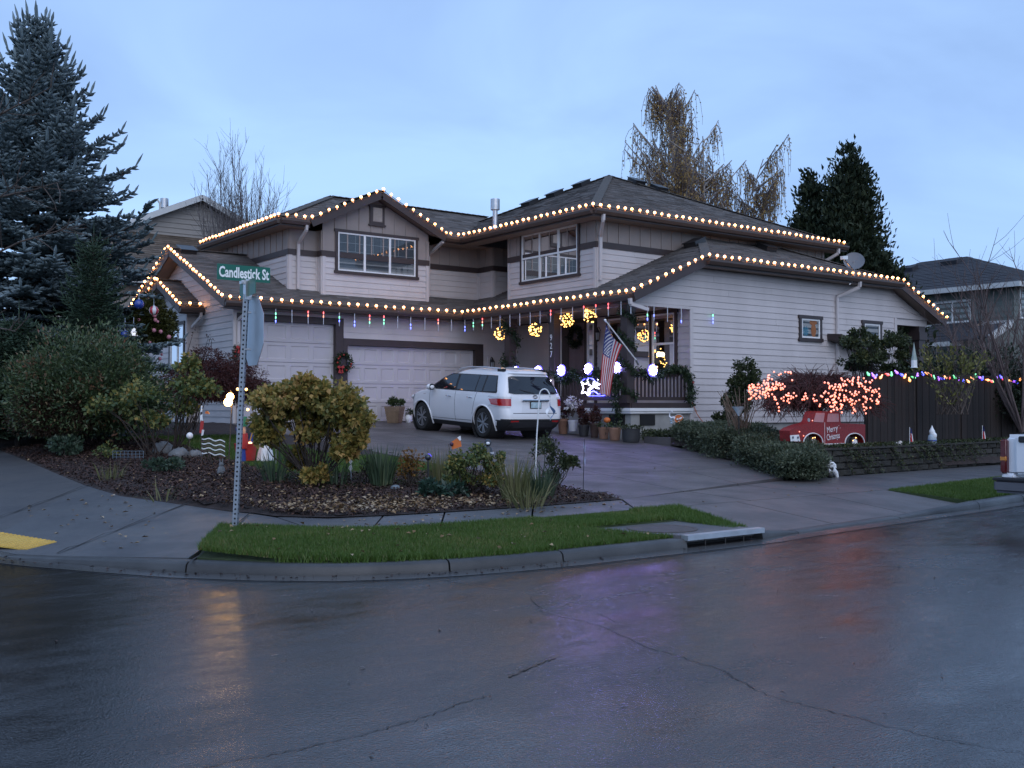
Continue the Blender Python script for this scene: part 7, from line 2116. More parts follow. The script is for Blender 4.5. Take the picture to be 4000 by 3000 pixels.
m = MB(); m.ball((20.15, lp[1], lp[2]), .075, 10, 8, sz=.9); m.build('globe', emit('lamp_glow', (1, .8, .5), 5), t, 60); m = MB(); m.lathe((20.15, lp[1], lp[2] - .22), [(.05, 0), (.02, .03), (.015, .16)], 8); m.build('base', M_black, t)

# white flower lights on the railing
M_led = emit('cool_led', (0.32, 0.28, 1.0), 48.0)
M_ledhalo = emit('violet_led_and_halo', (0.13, 0.09, 1.0), 1.3, base=(.05, .05, .3))
ME_LED = small_bulb(M_led, .027)
for i, ((x, y), X_) in enumerate((((2016, 1452), 17.98), ((2103, 1450), 17.98), ((2193, 1447), 17.98), ((2299, 1441), 17.98), ((2411, 1437), 17.98), ((2550, 1447), 18.0))):
    p = uX(x, y, X_) if i < 5 else uY(x, y, 19.30)
    lab = ['flower light partly hidden behind the car roof', 'flower light left of the house number post', 'flower light right of the house number post', 'flower light above the lit star', 'flower light right of the flag', 'flower light right of the corner porch post'][i]
    t = thing('flower_light', tuple(p), 'white LED ' + lab, 'flower light', 'white flower lights along the railing')
    nx_ = np.array([0, 1.0, 0]) if i < 5 else np.array([1.0, 0, 0])
    nn_ = np.array([-1, 0, 0]) if i < 5 else np.array([0, -1.0, 0])
    m = MB(); m.lathe(tuple(np.array(p) - nn_ * .02), [(.001, 0), (.165, 0), (.165, .012), (.001, .012)], 18, axis=nn_); m.build('halo_disc', M_ledhalo, t)  # disc glows violet in place of the halo around the LEDs
    for rr_, n_b in ((0, 1), (.054, 5), (.116, 8)):
        for k in range(n_b):
            an = 2 * math.pi * k / max(n_b, 1); o = bpy.data.objects.new('bulb', ME_LED); link(o); o.parent = t; o.location = Vector((nx_ * math.cos(an) + np.array([0, 0, 1]) * math.sin(an)) * rr_ + nn_ * .02)
# connecting cable
# star and reindeer rope-light motif
def px_line(pts, X_, off=(2200, 1450), s=.27125): return [tuple(uX(off[0] + a * s, off[1] + b * s, X_)) for a, b in pts]
sl = thing('star_light', tuple(uX(2290, 1540, 17.96)), 'lit white star and blue arc rope light motif in front of the railing', 'light motif')
M_rope = emit('white_rope', (.7, .7, 1.0), 9.0); M_ropeb = emit('blue_rope', (.05, .05, 1.0), 16.0)
for name, pts, mt, r_ in (('star_outline', [(262, 155), (300, 185), (335, 180), (352, 120), (365, 190), (415, 225), (365, 255), (360, 350), (320, 300), (265, 320), (292, 245), (262, 155)], M_rope, .014),
                      ('reindeer_outline', [(375, 330), (380, 270), (430, 235), (440, 150), (455, 225), (500, 120), (490, 180), (530, 185), (480, 215), (470, 240), (520, 250)], M_rope, .012),
                      ('blue_arc', [(270, 140), (320, 105), (380, 98), (430, 110), (490, 180)], M_ropeb, .010),
                      ('blue_wave', [(380, 345), (400, 300), (440, 285), (480, 310), (500, 330), (530, 325)], M_ropeb, .012),
                      ('blue_base', [(375, 352), (520, 355), (600, 350)], M_ropeb, .008),
                      ('frame_rod', [(418, 100), (422, 380)], M_galv, .006), ('frame_rod', [(375, 350), (600, 352)], M_galv, .006)):
    m = MB(); P_ = px_line(pts, 17.96)
    if name in ('star_outline',): m.tube(P_, r_, 6)
    else: m.tube(P_, r_, 6)
    m.build(name, mt, sl)
s2_ = thing('star_light', tuple(uX(2143, 1500, 17.9)), 'small lit white snowflake motif peeking out behind the car', 'light motif')
m = MB(); pc = uX(2141, 1503, 17.9)
for k in range(4):
    an = k * math.pi / 4; d = np.array([0, math.cos(an), math.sin(an)]) * .17; m.tube([tuple(pc - d), tuple(pc + d)], .013, 5)
m.build('snowflake', M_rope, s2_)
# bulbs of colour along the fence
CB = {k: bulb_mesh('bulb', emit('fence_bulb_' + n_, c, s_), .030, .075) for k, n_, c, s_ in (('w', 'warm', (1, .33, .07), 3.2), ('r', 'red', (1, .05, .03), 2.2), ('g', 'green', (.10, 1, .30), 1.4), ('b', 'blue', (.05, .05, 1), 2.6), ('p', 'purple', (.40, .08, 1), 2.0))}
fl = thing('string_lights', (19.1, fence_y(19.1) - .03, 2.24), 'string of red, green, blue and amber bulbs along the fence top', 'string lights')
seq = 'gpbwrgpbwwgpbwrgpbwrgpbwwgpbwrgpbrgwpbwgbpwwbrgpbw'
pts = []; x = 18.95; i = 0
while x < 27.5:
    z = 2.21 + .05 * math.sin(x * 5.1) + rnd.uniform(-.03, .03); o = bpy.data.objects.new('bulb', CB[seq[i % len(seq)]]); link(o); o.parent = fl
    q = Vector((x, fence_y(x) - .05, z)); o.location = q - fl.location; o.rotation_euler = (rnd.uniform(1.8, 3.6), rnd.uniform(-.6, .6), 0); pts.append(tuple(q)); x += rnd.uniform(.14, .22); i += 1
m = MB(); m.tube(pts, .006, 4); m.build('wire', M_wire, fl)
# orange mini lights on the laceleaf maple
M_mini = emit('orange_mini', (1.0, .17, .04), 2.3)
ME_MINI = small_bulb(M_mini, .019)
ml = thing('string_lights', tuple(lm.location + Vector((0, 0, .9))), 'orange net of mini lights draped over the leafless maple', 'string lights')
D0 = 19.5
chains = [[(2925, 1530), (2945, 1510), (2985, 1500), (3030, 1500), (3070, 1505)], [(2930, 1555), (2960, 1545), (3010, 1520), (3060, 1515)], [(2928, 1525), (2930, 1550)], [(2950, 1520), (2955, 1545)], [(2975, 1530), (3005, 1550), (3000, 1515), (3035, 1505)],
          [(3030, 1555), (3045, 1590), (3050, 1612)], [(3075, 1535), (3090, 1555), (3075, 1585)], [(3105, 1535), (3100, 1560)], [(3145, 1540), (3135, 1565)], [(3180, 1548), (3190, 1570), (3212, 1588)], [(3210, 1545), (3225, 1560), (3255, 1550), (3245, 1600)], [(3260, 1535), (3262, 1575), (3250, 1605)],
          [(3225, 1498), (3245, 1515), (3270, 1505), (3300, 1530)], [(3285, 1520), (3275, 1560), (3290, 1600), (3275, 1612)], [(3300, 1550), (3340, 1565), (3330, 1590), (3345, 1610), (3330, 1618)], [(3285, 1475), (3305, 1485), (3340, 1480), (3360, 1500), (3390, 1520), (3425, 1530), (3435, 1550), (3420, 1575)], [(3370, 1545), (3380, 1560), (3375, 1590), (3385, 1622)],
          [(3400, 1560), (3425, 1570), (3415, 1590)], [(3330, 1540), (3360, 1545)], [(3075, 1450), (3085, 1452), (3105, 1465)], [(3040, 1465), (3060, 1460)], [(2985, 1485), (3010, 1470)], [(2930, 1515), (2950, 1505)], [(2985, 1520), (2990, 1540)], [(3240, 1495), (3250, 1520)], [(3350, 1470), (3362, 1490)]]
for ch in chains:
    for a, b in zip(ch, ch[1:]):
        L = math.hypot(b[0] - a[0], b[1] - a[1]); n = max(1, int(L / 8.0))
        for k in range(n):
            t_ = k / n; x, y = a[0] + (b[0] - a[0]) * t_ + rnd.uniform(-7, 7), a[1] + (b[1] - a[1]) * t_ + rnd.uniform(-5, 5)
            u_ = (x - 3180) / 270.0; dep = D0 + .9 * (u_ * u_) + max(0, 1500 - y) * .012 + rnd.uniform(-.06, .06)
            o = bpy.data.objects.new('bulb', ME_MINI); link(o); o.parent = ml; o.location = Vector(uD(x, y, dep)) - ml.location

for (x0, x1, y0, y1, n) in ((2925, 3085, 1495, 1560, 34), (3215, 3300, 1500, 1610, 26), (3290, 3435, 1475, 1600, 44), (3060, 3160, 1530, 1570, 8), (3000, 3100, 1450, 1500, 9)):
    for k in range(n):
        x, y = rnd.uniform(x0, x1), rnd.uniform(y0, y1); u_ = (x - 3180) / 270.0
        o = bpy.data.objects.new('bulb', ME_MINI); link(o); o.parent = ml; o.location = Vector(uD(x, y, D0 + .9 * u_ * u_ + max(0, 1500 - y) * .012)) - ml.location
# ================================================================== DECORATIONS AND SMALL THINGS
M_redp = mat('red_paint', (0.42, 0.03, 0.025), 0.45, 0.15, 10)
M_bluep = mat('blue_paint', (0.03, 0.06, 0.30), 0.4, 0.15, 10)
M_whitep = mat('white_paint', (0.78, 0.79, 0.80), 0.5, 0.06, 10)
M_orangep = mat('orange_paint', (0.65, 0.16, 0.03), 0.5, 0.1, 10)
M_greyst = mat('grey_stone', (0.16, 0.17, 0.18), 0.85, 0.3, 8, 0.6, 40)
M_terra = mat('terracotta', (0.24, 0.13, 0.085), 0.8, 0.2, 6, 0.3, 40)
M_garl = leaf_mat('cedar_garland', G((.010, .022, .012), (.026, .05, .022), (.06, .09, .035)), .6, .15, 3)

# ---- storm drain
sd = thing('storm_drain', (8.4, 8.2, .1), 'concrete storm drain inlet with steel edge and round lid set in the kerb', 'storm drain')
m = MB(); m.prism([(8.16, 7.97, .05), (9.36, 7.97, .05), (9.28, 9.0, .05), (7.62, 9.0, .05)], (0, 0, .085)); m.build('lid_slab', M_walk, sd)
m = MB(); m.lathe((8.45, 8.52, .136), [(.40, 0), (.40, .006), (.36, .008), (.35, .004), (.001, .004)], 28); m.build('manhole_cover', mat('rusty_iron', (.07, .055, .05), .6, .3, 12, .4, 40), sd)
m = MB(); m.box(8.18, 9.42, 7.86, 7.965, .085, .14); m.build('steel_edge', M_galv, sd)
m = MB(); m.box(8.2, 9.42, 8.06, 8.1, -.1, .084); m.box(8.2, 9.42, 7.84, 8.06, -.02, .006); m.build('inlet_void', M_dark, sd)
for x in (8.52, 8.84, 9.14):
    m = MB(); m.tube([(x, 7.93, -.02), (x, 7.93, .09)], .009, 6); m.build('inlet_bar', M_black, sd)
# ---- satellite dish
dp = uD(3336, 1020, 31.0); sdh = thing('satellite_dish', (dp[0], dp[1] + .0, dp[2] - .8), 'grey satellite dish on the lower roof edge at the right', 'satellite dish')
nd = np.array([-.62, -.50, .42]); nd /= np.linalg.norm(nd)
m = MB(); m.lathe(dp, [(.001, -.055), (.14, -.042), (.25, -.008), (.30, .02), (.305, .022), (.25, .0), (.14, -.034), (.002, -.047)], 24, axis=nd); m.build('dish', mat('dish_grey', (.14, .15, .17), .5, .05), sdh, 60)
lnb = uD(3296, 1011, 30.5); arm0 = uD(3332, 1052, 30.9)
m = MB(); m.tube([tuple(arm0), tuple(lnb)], .022, 6); m.build('arm', M_galv, sdh); m = MB(); m.bar(lnb + np.array([-.10, 0, .02]), lnb + np.array([.16, .02, .05]), .09, .10); m.build('receiver', M_white, sdh)
m = MB(); b_ = uD(3335, 1052, 31.05); e1 = uD(3338, 1085, 31.1); e2 = uD(3318, 1112, 31.1); m.tube([tuple(dp), tuple(b_), tuple(e1), tuple(e2)], .024, 6); m.build('mast', M_galv, sdh)

# ---- national flag on a slanted pole
fg = thing('flag', tuple(uX(2490, 1413, 17.98)), 'stars and stripes flag hanging from a slanted pole on the corner porch post', 'flag')
p_lo, p_hi = uX(2492, 1416, 17.98), uX(2364, 1251, 16.75)
m = MB(); m.tube([tuple(p_lo), tuple(p_hi)], .016, 8); m.ball(tuple(p_hi), .035, 8, 6); m.build('pole', M_white, fg, 60)
m = MB(); m.tube([(18.0, p_lo[1], p_lo[2] - .06), tuple(p_lo + (p_hi - p_lo) * .06)], .028, 6); m.build('bracket', M_galv, fg)
NU_, NV_ = 39, 40
def flag_pt(u, v):
    def zz(x, y): return (2100 + x * .39172, 1100 + y * .39172)
    h0, h1 = np.array(zz(682, 432)), np.array(zz(848, 636)); f0, f1 = np.array(zz(618, 1120)), np.array(zz(722, 1140))
    b0, b1 = np.array(zz(634, 800)), np.array(zz(770, 760)); mid_ = lambda a, b, c, t: a * (1 - t) ** 2 + 2 * b * t * (1 - t) + c * t * t
    sag = 26 * math.sin(math.pi * u) * (1 - v) * .39172
    q = mid_(h0, b0, f0, v) * (1 - u) + mid_(h1, b1, f1, v) * u + np.array([-.3 * sag, sag])
    Xd = 16.75 + (17.55 - 16.75) * u * (1 - v * .5) + .12 * v + .075 * math.sin(u * 9.5 + v * 1.2) * (.35 + .65 * v) + .03 * math.sin(u * 21 + 2 * v) * v
    return uX(q[0], q[1], Xd)
FV = np.array([[flag_pt(i / NU_, j / NV_) for j in range(NV_ + 1)] for i in range(NU_ + 1)])
V = FV.reshape(-1, 3); Q, MI = [], []
for i in range(NU_):
    for j in range(NV_):
        a = i * (NV_ + 1) + j; Q.append([a, a + NV_ + 1, a + NV_ + 2, a + 1]); st = int(i / 3)
        MI.append(2 if (st < 7 and j < NV_ * .40) else (0 if st % 2 == 0 else 1))
M_fr, M_fw, M_fb = mat('flag_red', (.50, .018, .03), .7, .06, 8), mat('flag_white', (.72, .70, .72), .7, .05, 8), mat('flag_blue', (.03, .045, .20), .7, .08, 8)
np_mesh('cloth', V, np.array(Q), [M_fr, M_fw, M_fb], fg, mi=MI, smooth=True)
sm = MB()
for r_ in range(9):
    for c in range(6 if r_ % 2 == 0 else 5):
        u = (r_ + .75) / 9 * (7 / 13); v = ((c + (.5 if r_ % 2 == 0 else 1.0)) / 6) * .40
        p, pu, pv = flag_pt(u, v), flag_pt(u + .02, v), flag_pt(u, v + .02); a_ = (pu - p); b_ = (pv - p); a_ /= np.linalg.norm(a_); b_ = b_ - a_ * (a_ @ b_); b_ /= np.linalg.norm(b_); n_ = np.cross(a_, b_); n_ = n_ if n_ @ _F < 0 else -n_
        c0 = p + n_ * .006; sm.face([c0 + (a_ * math.cos(k * math.pi / 5) + b_ * math.sin(k * math.pi / 5)) * (.030 if k % 2 == 0 else .013) for k in range(10)])
tag(sm.build('star', M_fw, fg), kind='stuff')

# ---- cedar garlands and wreaths
def garland(label, path, n, r, size=.10, name='garland', droop=-.5, mt=None):
    t = thing(name, tuple(path[0]), label, 'garland'); P = []
    for k in range(n):
        f = rnd.uniform(0, len(path) - 1.001); i = int(f); q = np.array(path[i]) * (1 - f + i) + np.array(path[i + 1]) * (f - i); P.append(q + nrg.normal(size=3) * r)
    P = np.array(P); V, Q = leaf_quads(P, unit(nrg.normal(size=(n, 3)) + np.array([0, 0, droop])), nrg.uniform(size * .6, size * 1.3, n), .32, .2); np_mesh('foliage', V, Q, mt or M_garl, t); return t
def spiral(x, y, z0, z1, turns, r=.17): return [(x + r * math.cos(a), y + r * math.sin(a), z0 + (z1 - z0) * k / 40) for k, a in enumerate(np.linspace(2.4, 2.4 + turns * 6.283, 41))]
garland('cedar garland spiralling round the corner porch post', spiral(18.1, 19.46, 4.0, 1.7, 3.6), 1500, .045)
garland('cedar strand hanging down in front of the corner porch post', [(17.95, 19.62, 2.45), (17.9, 19.72, 2.1), (17.9, 19.70, 1.7), (17.95, 19.6, 1.25)], 520, .05)
garland('cedar garland down the porch post nearest the garage', spiral(18.1, 24.42, 4.0, 2.2, 1.6) + [(18.0, 24.1, 3.0), (18.0, 24.0, 2.7), (18.05, 24.15, 2.3)], 1200, .06)
sw_ = []
for a, b in ((19.75, 20.6), (20.6, 21.5), (21.5, 22.2), (22.5, 23.4), (23.4, 24.2)):
    for k in range(9): t_ = k / 8; sw_.append((18.02, a + (b - a) * t_, 2.46 - .22 * math.sin(math.pi * t_)))
garland('cedar swags along the front porch railing', sw_, 2300, .05)
garland('cedar swag along the short right railing and down its end', [(18.4, 19.38, 2.46), (18.9, 19.38, 2.25), (19.4, 19.36, 2.50), (19.95, 19.33, 2.52), (20.15, 19.3, 2.30), (20.2, 19.28, 1.95), (20.17, 19.28, 1.6)], 1500, .055)
m = MB(); q = uY(2706, 1494, 19.2)
for k in range(6): an = k * 1.047; m.face([q, q + np.array([math.cos(an - .4) * .03, -.01, math.sin(an - .4) * .03]), q + np.array([math.cos(an) * .05, -.02, math.sin(an) * .05]), q + np.array([math.cos(an + .4) * .03, -.01, math.sin(an + .4) * .03])])
rf_ = thing('silk_flower', tuple(q), 'small red silk flower tucked at the end of the right railing garland', 'flower'); m.build('petal', M_redp, rf_)
def wreath(label, c, nrm_, r, n, mt=None, bow=None):
    c = np.array(c, float); nrm_ = np.array(nrm_, float); a = np.cross(nrm_, [0, 0, 1.0]); a /= np.linalg.norm(a); up = np.array([0, 0, 1.0])
    ring_ = [tuple(c + (a * math.cos(t_) + up * math.sin(t_)) * r) for t_ in np.linspace(0, 6.283, 25)]
    t = garland(label, ring_, n, r * .17, .09, 'wreath', 0.0, mt); t['category'] = 'wreath'
    if bow is not None:
        m = MB()
        for dx, dzz in ((.10, .05), (-.10, .05), (.05, -.14), (-.05, -.14)):
            p0 = c + nrm_ * .07 + up * bow[1] + a * bow[0]; m.bar(p0, p0 + a * dx + up * dzz, .07, .02, up=tuple(nrm_))
        for k in range(8): an = rnd.uniform(0, 6.28); m.ball(tuple(c + (a * math.cos(an) + up * math.sin(an)) * r + nrm_ * .06), .028, 6, 4)
        m.build('bow', M_redp, t)
    return t
wreath('round dark wreath on the front door', (20.12, 23.90, 3.62), (-1, 0, 0), .25, 1000, M_darkleaf)
q = uY(1342, 1417, 26.80); wreath('wreath with white and red bits between the two garage doors', (q[0], 26.80, q[2]), (0, -1, 0), .22, 600, bow=(.12, -.16))
q = uY(945, 1385, 26.78); wreath('wreath with a red bow left of the single garage door', (q[0], 26.78, q[2]), (0, -1, 0), .22, 500, bow=(.08, .16))

# ---- big ornaments hung on the spruce
def ornament(px, py, r, label, mt, D=21.0, stripes=None, shape='ball'):
    p = uD(px, py, D); t = thing('ornament', tuple(p), label, 'ornament'); m = MB()
    if shape == 'ball':
        m.ball(tuple(p), r, 16, 12); o = m.build('ball', [mt, stripes or mt], t, 60)
        if stripes:
            for i, f in enumerate(o.data.polygons): f.material_index = (i // 2) % 2 if i < 192 else 0
    else:
        for k, (rr_, h) in enumerate(((.08, 0), (.06, .06), (.04, .115))): m.lathe(tuple(p + np.array([0, 0, h - .06])), [(.001, 0), (rr_, .005), (.001, .10)], 10)
        o = m.build('body', mt, t, 60)
    m = MB(); m.lathe(tuple(p + np.array([0, 0, r * .95])), [(r * .2, 0), (r * .2, r * .22)], 8); m.tube([tuple(p + np.array([0, 0, r])), tuple(p + np.array([0, 0, r + .25]))], .005, 4); m.build('cap', M_galv, t); return t
M_bluegl = mat('glossy_blue', (.02, .05, .28), .18, .25, 14, coat=.6); M_redgl = mat('glossy_red', (.40, .02, .03), .2, .1, 8, coat=.6); M_whgl = mat('glossy_white', (.7, .68, .7), .2, .05, 8, coat=.6)
ornament(543, 1188, .10, 'blue hanging ball ornament at the lower left end of the gable lights', M_bluegl)
ornament(601, 1213, .095, 'red and white striped ball ornament above the olive green bush', M_redgl, stripes=M_whgl)
ornament(488, 1307, .085, 'second blue ball ornament low on the spruce above the green bush', M_bluegl)
ornament(522, 1300, .06, 'white tiered ornament beside the lower blue ball', emit('lit_ornament', (.9, .9, 1), .5), shape='tree')

# ---- red pickup decoration on the wall
YT = 12.45
def zt(x, y, dy=0.0): q = uY(2700 + x * .36166, 1300 + y * .36166, YT); return np.array([q[0], YT + dy, q[2]])
z0t = zt(1500, 1250)[2]; sh_ = np.array([0, 0, .755 - z0t])
rt_ = thing('truck_decoration', tuple(zt(1500, 1250) + sh_), 'red light-up pickup decoration lettered Merry Christmas on the retaining wall', 'decoration')
M_tinsel = mat('red_tinsel', (.22, .010, .009), .4, .4, 30, .5, 90)
def wheelcut(cx, cy, r, a0, a1, n=12): return [(cx + r * math.cos(a), cy - r * math.sin(a)) for a in np.linspace(a0, a1, n)]
prof = [(1065, 1075), (1110, 1045), (1200, 1010), (1290, 990), (1312, 960), (1340, 872), (1365, 862), (1590, 866), (1610, 885), (1615, 992), (1880, 1005), (1880, 1200), (1860, 1205)] + wheelcut(1760, 1205, 98, 0, math.pi) + [(1660, 1215), (1410, 1225)] + wheelcut(1312, 1205, 98, 0, math.pi) + [(1170, 1200), (1072, 1190)]
m = MB(); P_ = [zt(x, y) + sh_ for x, y in prof]; m.prism([tuple(p) for p in P_][::-1], (0, .24, 0)); m.build('body', M_tinsel, rt_)
M_trwin = mat('pink_grey_window', (.42, .24, .25), .5, .1, 10)
for q in ([(1318, 978), (1345, 882), (1440, 882), (1425, 985)], [(1462, 980), (1475, 890), (1590, 890), (1592, 978)]):
    m = MB(); m.prism([tuple(zt(x, y, -.008) + sh_) for x, y in q], (0, .006, 0)); m.build('window', M_trwin, rt_)
for cx in (1312, 1760):
    c = zt(cx, 1205, -.02) + sh_; m = MB(); m.lathe(tuple(c), [(.001, 0), (.075, 0), (.075, .03), (.001, .03)], 20, axis=(0, 1, 0)); w_ = m.build('wheel', M_whitep, rt_)
    m = MB(); m.lathe(tuple(c + np.array([0, .012, 0])), [(.074, 0), (.118, 0), (.118, .05), (.074, .05)], 20, axis=(0, 1, 0)); m.build('tyre', M_tyre, w_)
    m = MB(); m.tube([tuple(zt(x, y, -.012) + sh_) for x, y in wheelcut(cx, 1205, 104, 0, math.pi, 14)], .011, 5); m.build('wheel_arch', M_whitep, rt_)
    for k in range(3):
        m = MB(); an = rnd.uniform(.3, 2.8); m.ball(tuple(c + np.array([math.cos(an) * .1, -.02, math.sin(an) * .1])), .010, 6, 4); m.build('mini_light', M_twinkle, rt_)
for (x, y) in ((1590, 1240), (1440, 1245), (1300, 965), (1205, 1130), (1160, 1085)):
    m = MB(); m.ball(tuple(zt(x, y, -.02) + sh_), .012 if y < 1200 else .02, 6, 4); m.build('mini_light', M_twinkle if y > 1200 else M_mini, rt_)
m = MB(); m.prism([tuple(zt(x, y, -.01) + sh_) for x, y in ((1072, 1190), (1066, 1125), (1160, 1118), (1175, 1190))], (0, .008, 0)); gr_ = m.build('grille', M_whitep, rt_)
for x in (1092, 1146): m = MB(); m.lathe(tuple(zt(x, 1148, -.014) + sh_), [(.001, 0), (.022, 0), (.022, .01)], 12, axis=(0, -1, 0)); m.build('headlight', mat('grey_disc', (.12, .12, .16), .4) if 'grey_disc' not in bpy.data.materials else bpy.data.materials['grey_disc'], gr_)
m = MB(); m.bar(tuple(zt(1400, 1222, -.006) + sh_), tuple(zt(1660, 1212, -.006) + sh_), .012, .02); m.bar(tuple(zt(1440, 985, -.004) + sh_), tuple(zt(1440, 1220, -.004) + sh_), .006, .006); m.build('sill_trim', M_whitep, rt_)
text_mesh('lettering', 'Merry', tuple(zt(1518, 1058, -.010) + sh_), (R(90), R(-8), 0), .165, M_whitep, rt_, .82, .001); text_mesh('lettering', 'Christmas', tuple(zt(1530, 1138, -.010) + sh_), (R(90), R(-6), 0), .165, M_whitep, rt_, .60, .001)
for x, y in ((1590, 1020), (1605, 1045), (1575, 1035), (1490, 1172), (1535, 1152), (1575, 1170)):
    m = MB(); c = zt(x, y, -.008) + sh_; m.face([c + np.array([math.cos(k * .785) * (.016 if k % 2 == 0 else .006), 0, math.sin(k * .785) * (.016 if k % 2 == 0 else .006)]) for k in range(8)]); m.build('snowflake', M_whitep, rt_)
m = MB(); c = zt(1258, 960, -.02) + sh_; m.lathe(tuple(c), [(.001, 0), (.035, 0), (.035, .012)], 12, axis=(0, -1, 0)); m.build('mirror', mat('mirror_grey', (.3, .32, .34), .3), rt_)

# ---- ornaments along the retaining wall
def on_wall(px, py): q = uY(px, py, 12.4); return np.array([q[0], wall_y(q[0]) + .12, .752])
q = on_wall(3617, 1740); t = thing('garden_gnome', tuple(q), 'white bearded garden gnome standing on the retaining wall between two small flags', 'gnome')
m = MB(); m.lathe(tuple(q), [(.07, 0), (.085, .03), (.09, .10), (.075, .17), (.05, .20)], 12); m.build('body', mat('pale_blue_coat', (.35, .42, .48), .6, .2, 12), t, 60)
m = MB(); m.lathe(tuple(q + np.array([0, 0, .20])), [(.05, 0), (.06, .04), (.058, .07), (.02, .14), (.001, .19)], 12); m.build('hat', M_whitep, t, 60)
m = MB(); m.lathe(tuple(q + np.array([0, -.05, .08])), [(.001, 0), (.045, .06), (.05, .12), (.02, .16)], 10); m.build('beard', M_whitep, t, 60)
for s in (-1, 1): m = MB(); m.ball(tuple(q + np.array([s * .045, -.03, .025])), .04, 8, 6, sz=.6); m.build('boot', M_greyst, t, 60)
m = MB(); m.lathe(tuple(q + np.array([0, 0, .06])), [(.091, 0), (.091, .025)], 12); m.build('belt', M_bluep, t)
def mini_flag(px, py, label, h=.36):
    q = on_wall(px, py); t = thing('mini_flag', tuple(q), label, 'flag', None); m = MB(); m.tube([tuple(q), tuple(q + np.array([0, 0, h]))], .006, 5); m.build('stick', M_whitep, t)
    V, Qf, MI = [], [], []
    for i in range(8):
        for j in range(9): u, v = i / 7, j / 8; V.append(q + np.array([.02 + .10 * u * (.25 + .75 * v) + .012 * math.sin(u * 8 + v * 3), -.01 + .02 * math.sin(u * 9), h - .02 - .27 * v - .02 * u]))
    for i in range(7):
        for j in range(8): a = i * 9 + j; Qf.append([a, a + 9, a + 10, a + 1]); MI.append(2 if j < 3 else (0 if i % 2 == 0 else 1))
    np_mesh('cloth', np.array(V), np.array(Qf), [M_fr, M_fw, M_fb], t, mi=MI, smooth=True)
mini_flag(3520, 1738, 'small drooping stars and stripes flag left of the gnome'); mini_flag(3836, 1722, 'small stars and stripes flag on the wall near the white pickup')
q = on_wall(3468, 1740); t = thing('shell_ornament', tuple(q), 'pale shell shaped ornament on the wall right of the red truck decoration', 'ornament'); m = MB(); m.ball(tuple(q + np.array([0, 0, .03])), .06, 10, 7, sz=.7); m.ball(tuple(q + np.array([.09, 0, .04])), .045, 10, 7, sz=1.2); m.build('shell', mat('cream', (.52, .48, .45), .6, .15), t, 60)
q = uY(3236, 1853, 11.75); q = np.array([q[0], 11.72, .25]); t = thing('figurine', tuple(q), 'white and black figurine crouching at the foot of the retaining wall beside the hedge', 'figurine')
M_wfig, M_bfig = M_whitep, M_bfig if 'M_bfig' in globals() else mat('black_fig', (.03, .03, .035), .5)
m = MB(); m.ball(tuple(q + np.array([-.02, 0, .34])), .045, 10, 8); m.build('head', M_greyst, t, 60)
m = MB(); m.lathe(tuple(q + np.array([0, 0, .17])), [(.06, 0), (.085, .05), (.08, .10), (.03, .135)], 12); m.tube([tuple(q + np.array([.07, 0, .27])), tuple(q + np.array([.12, -.02, .22])), tuple(q + np.array([.10, -.04, .17]))], .025, 6); m.build('shirt', M_wfig, t, 60)
m = MB(); m.lathe(tuple(q + np.array([0, 0, .13])), [(.065, 0), (.075, .03), (.07, .055)], 12); m.build('belt', M_bfig, t, 60)
m = MB(); m.tube([tuple(q + np.array([-.06, 0, .13])), tuple(q + np.array([.05, -.02, .15])), tuple(q + np.array([.13, -.03, .08])), tuple(q + np.array([.16, -.04, .0]))], [.05, .055, .045, .03], 8); m.build('leg', M_wfig, t, 60)
m = MB(); m.ball(tuple(q + np.array([-.02, -.02, .05])), .06, 8, 6); m.build('base', M_bfig, t, 60)
q = uD(3571, 1437, 22.0); t = thing('bird_feeder', tuple(q), 'pale spired bird feeder on a pole behind the fence', 'bird feeder'); m = MB(); m.lathe(tuple(q), [(.07, 0), (.075, .01), (.06, .02), (.06, .16)], 8); m.build('box', M_whitep, t); m = MB(); m.lathe(tuple(q + np.array([0, 0, .16])), [(.06, 0), (.035, .15), (.001, .38)], 8); m.build('spire', mat('pale_green', (.30, .36, .33), .6), t); m = MB(); m.tube([(q[0], q[1], .7), tuple(q)], .02, 6); m.build('pole', M_bark_dark, t)
q = uD(2886, 1588, 21.2); t = thing('hanging_planter', tuple(q), 'pale blue white planter bowl held up in front of the climbing bush', 'planter'); m = MB(); m.lathe(tuple(q + np.array([0, 0, -.19])), [(.02, 0), (.05, .06), (.14, .19), (.13, .185)], 10); m.build('bowl', mat('pale_glaze', (.50, .60, .66), .3, .15, 8), t, 30); m = MB(); m.tube([(q[0], q[1], .75), (q[0], q[1], q[2] - .17)], .015, 6); m.build('stand', M_black, t)
# orange extension cord
t = MB(); c_ = [uY(x, y, 19.26) for x, y in ((2703, 1570), (2712, 1590), (2722, 1615), (2735, 1635), (2748, 1650))]; t.tube([tuple(p) for p in c_], .010, 5); tag(t.build('extension_cord', M_orangep), 'orange extension cord drooping down the side wall from the porch corner', 'cord')

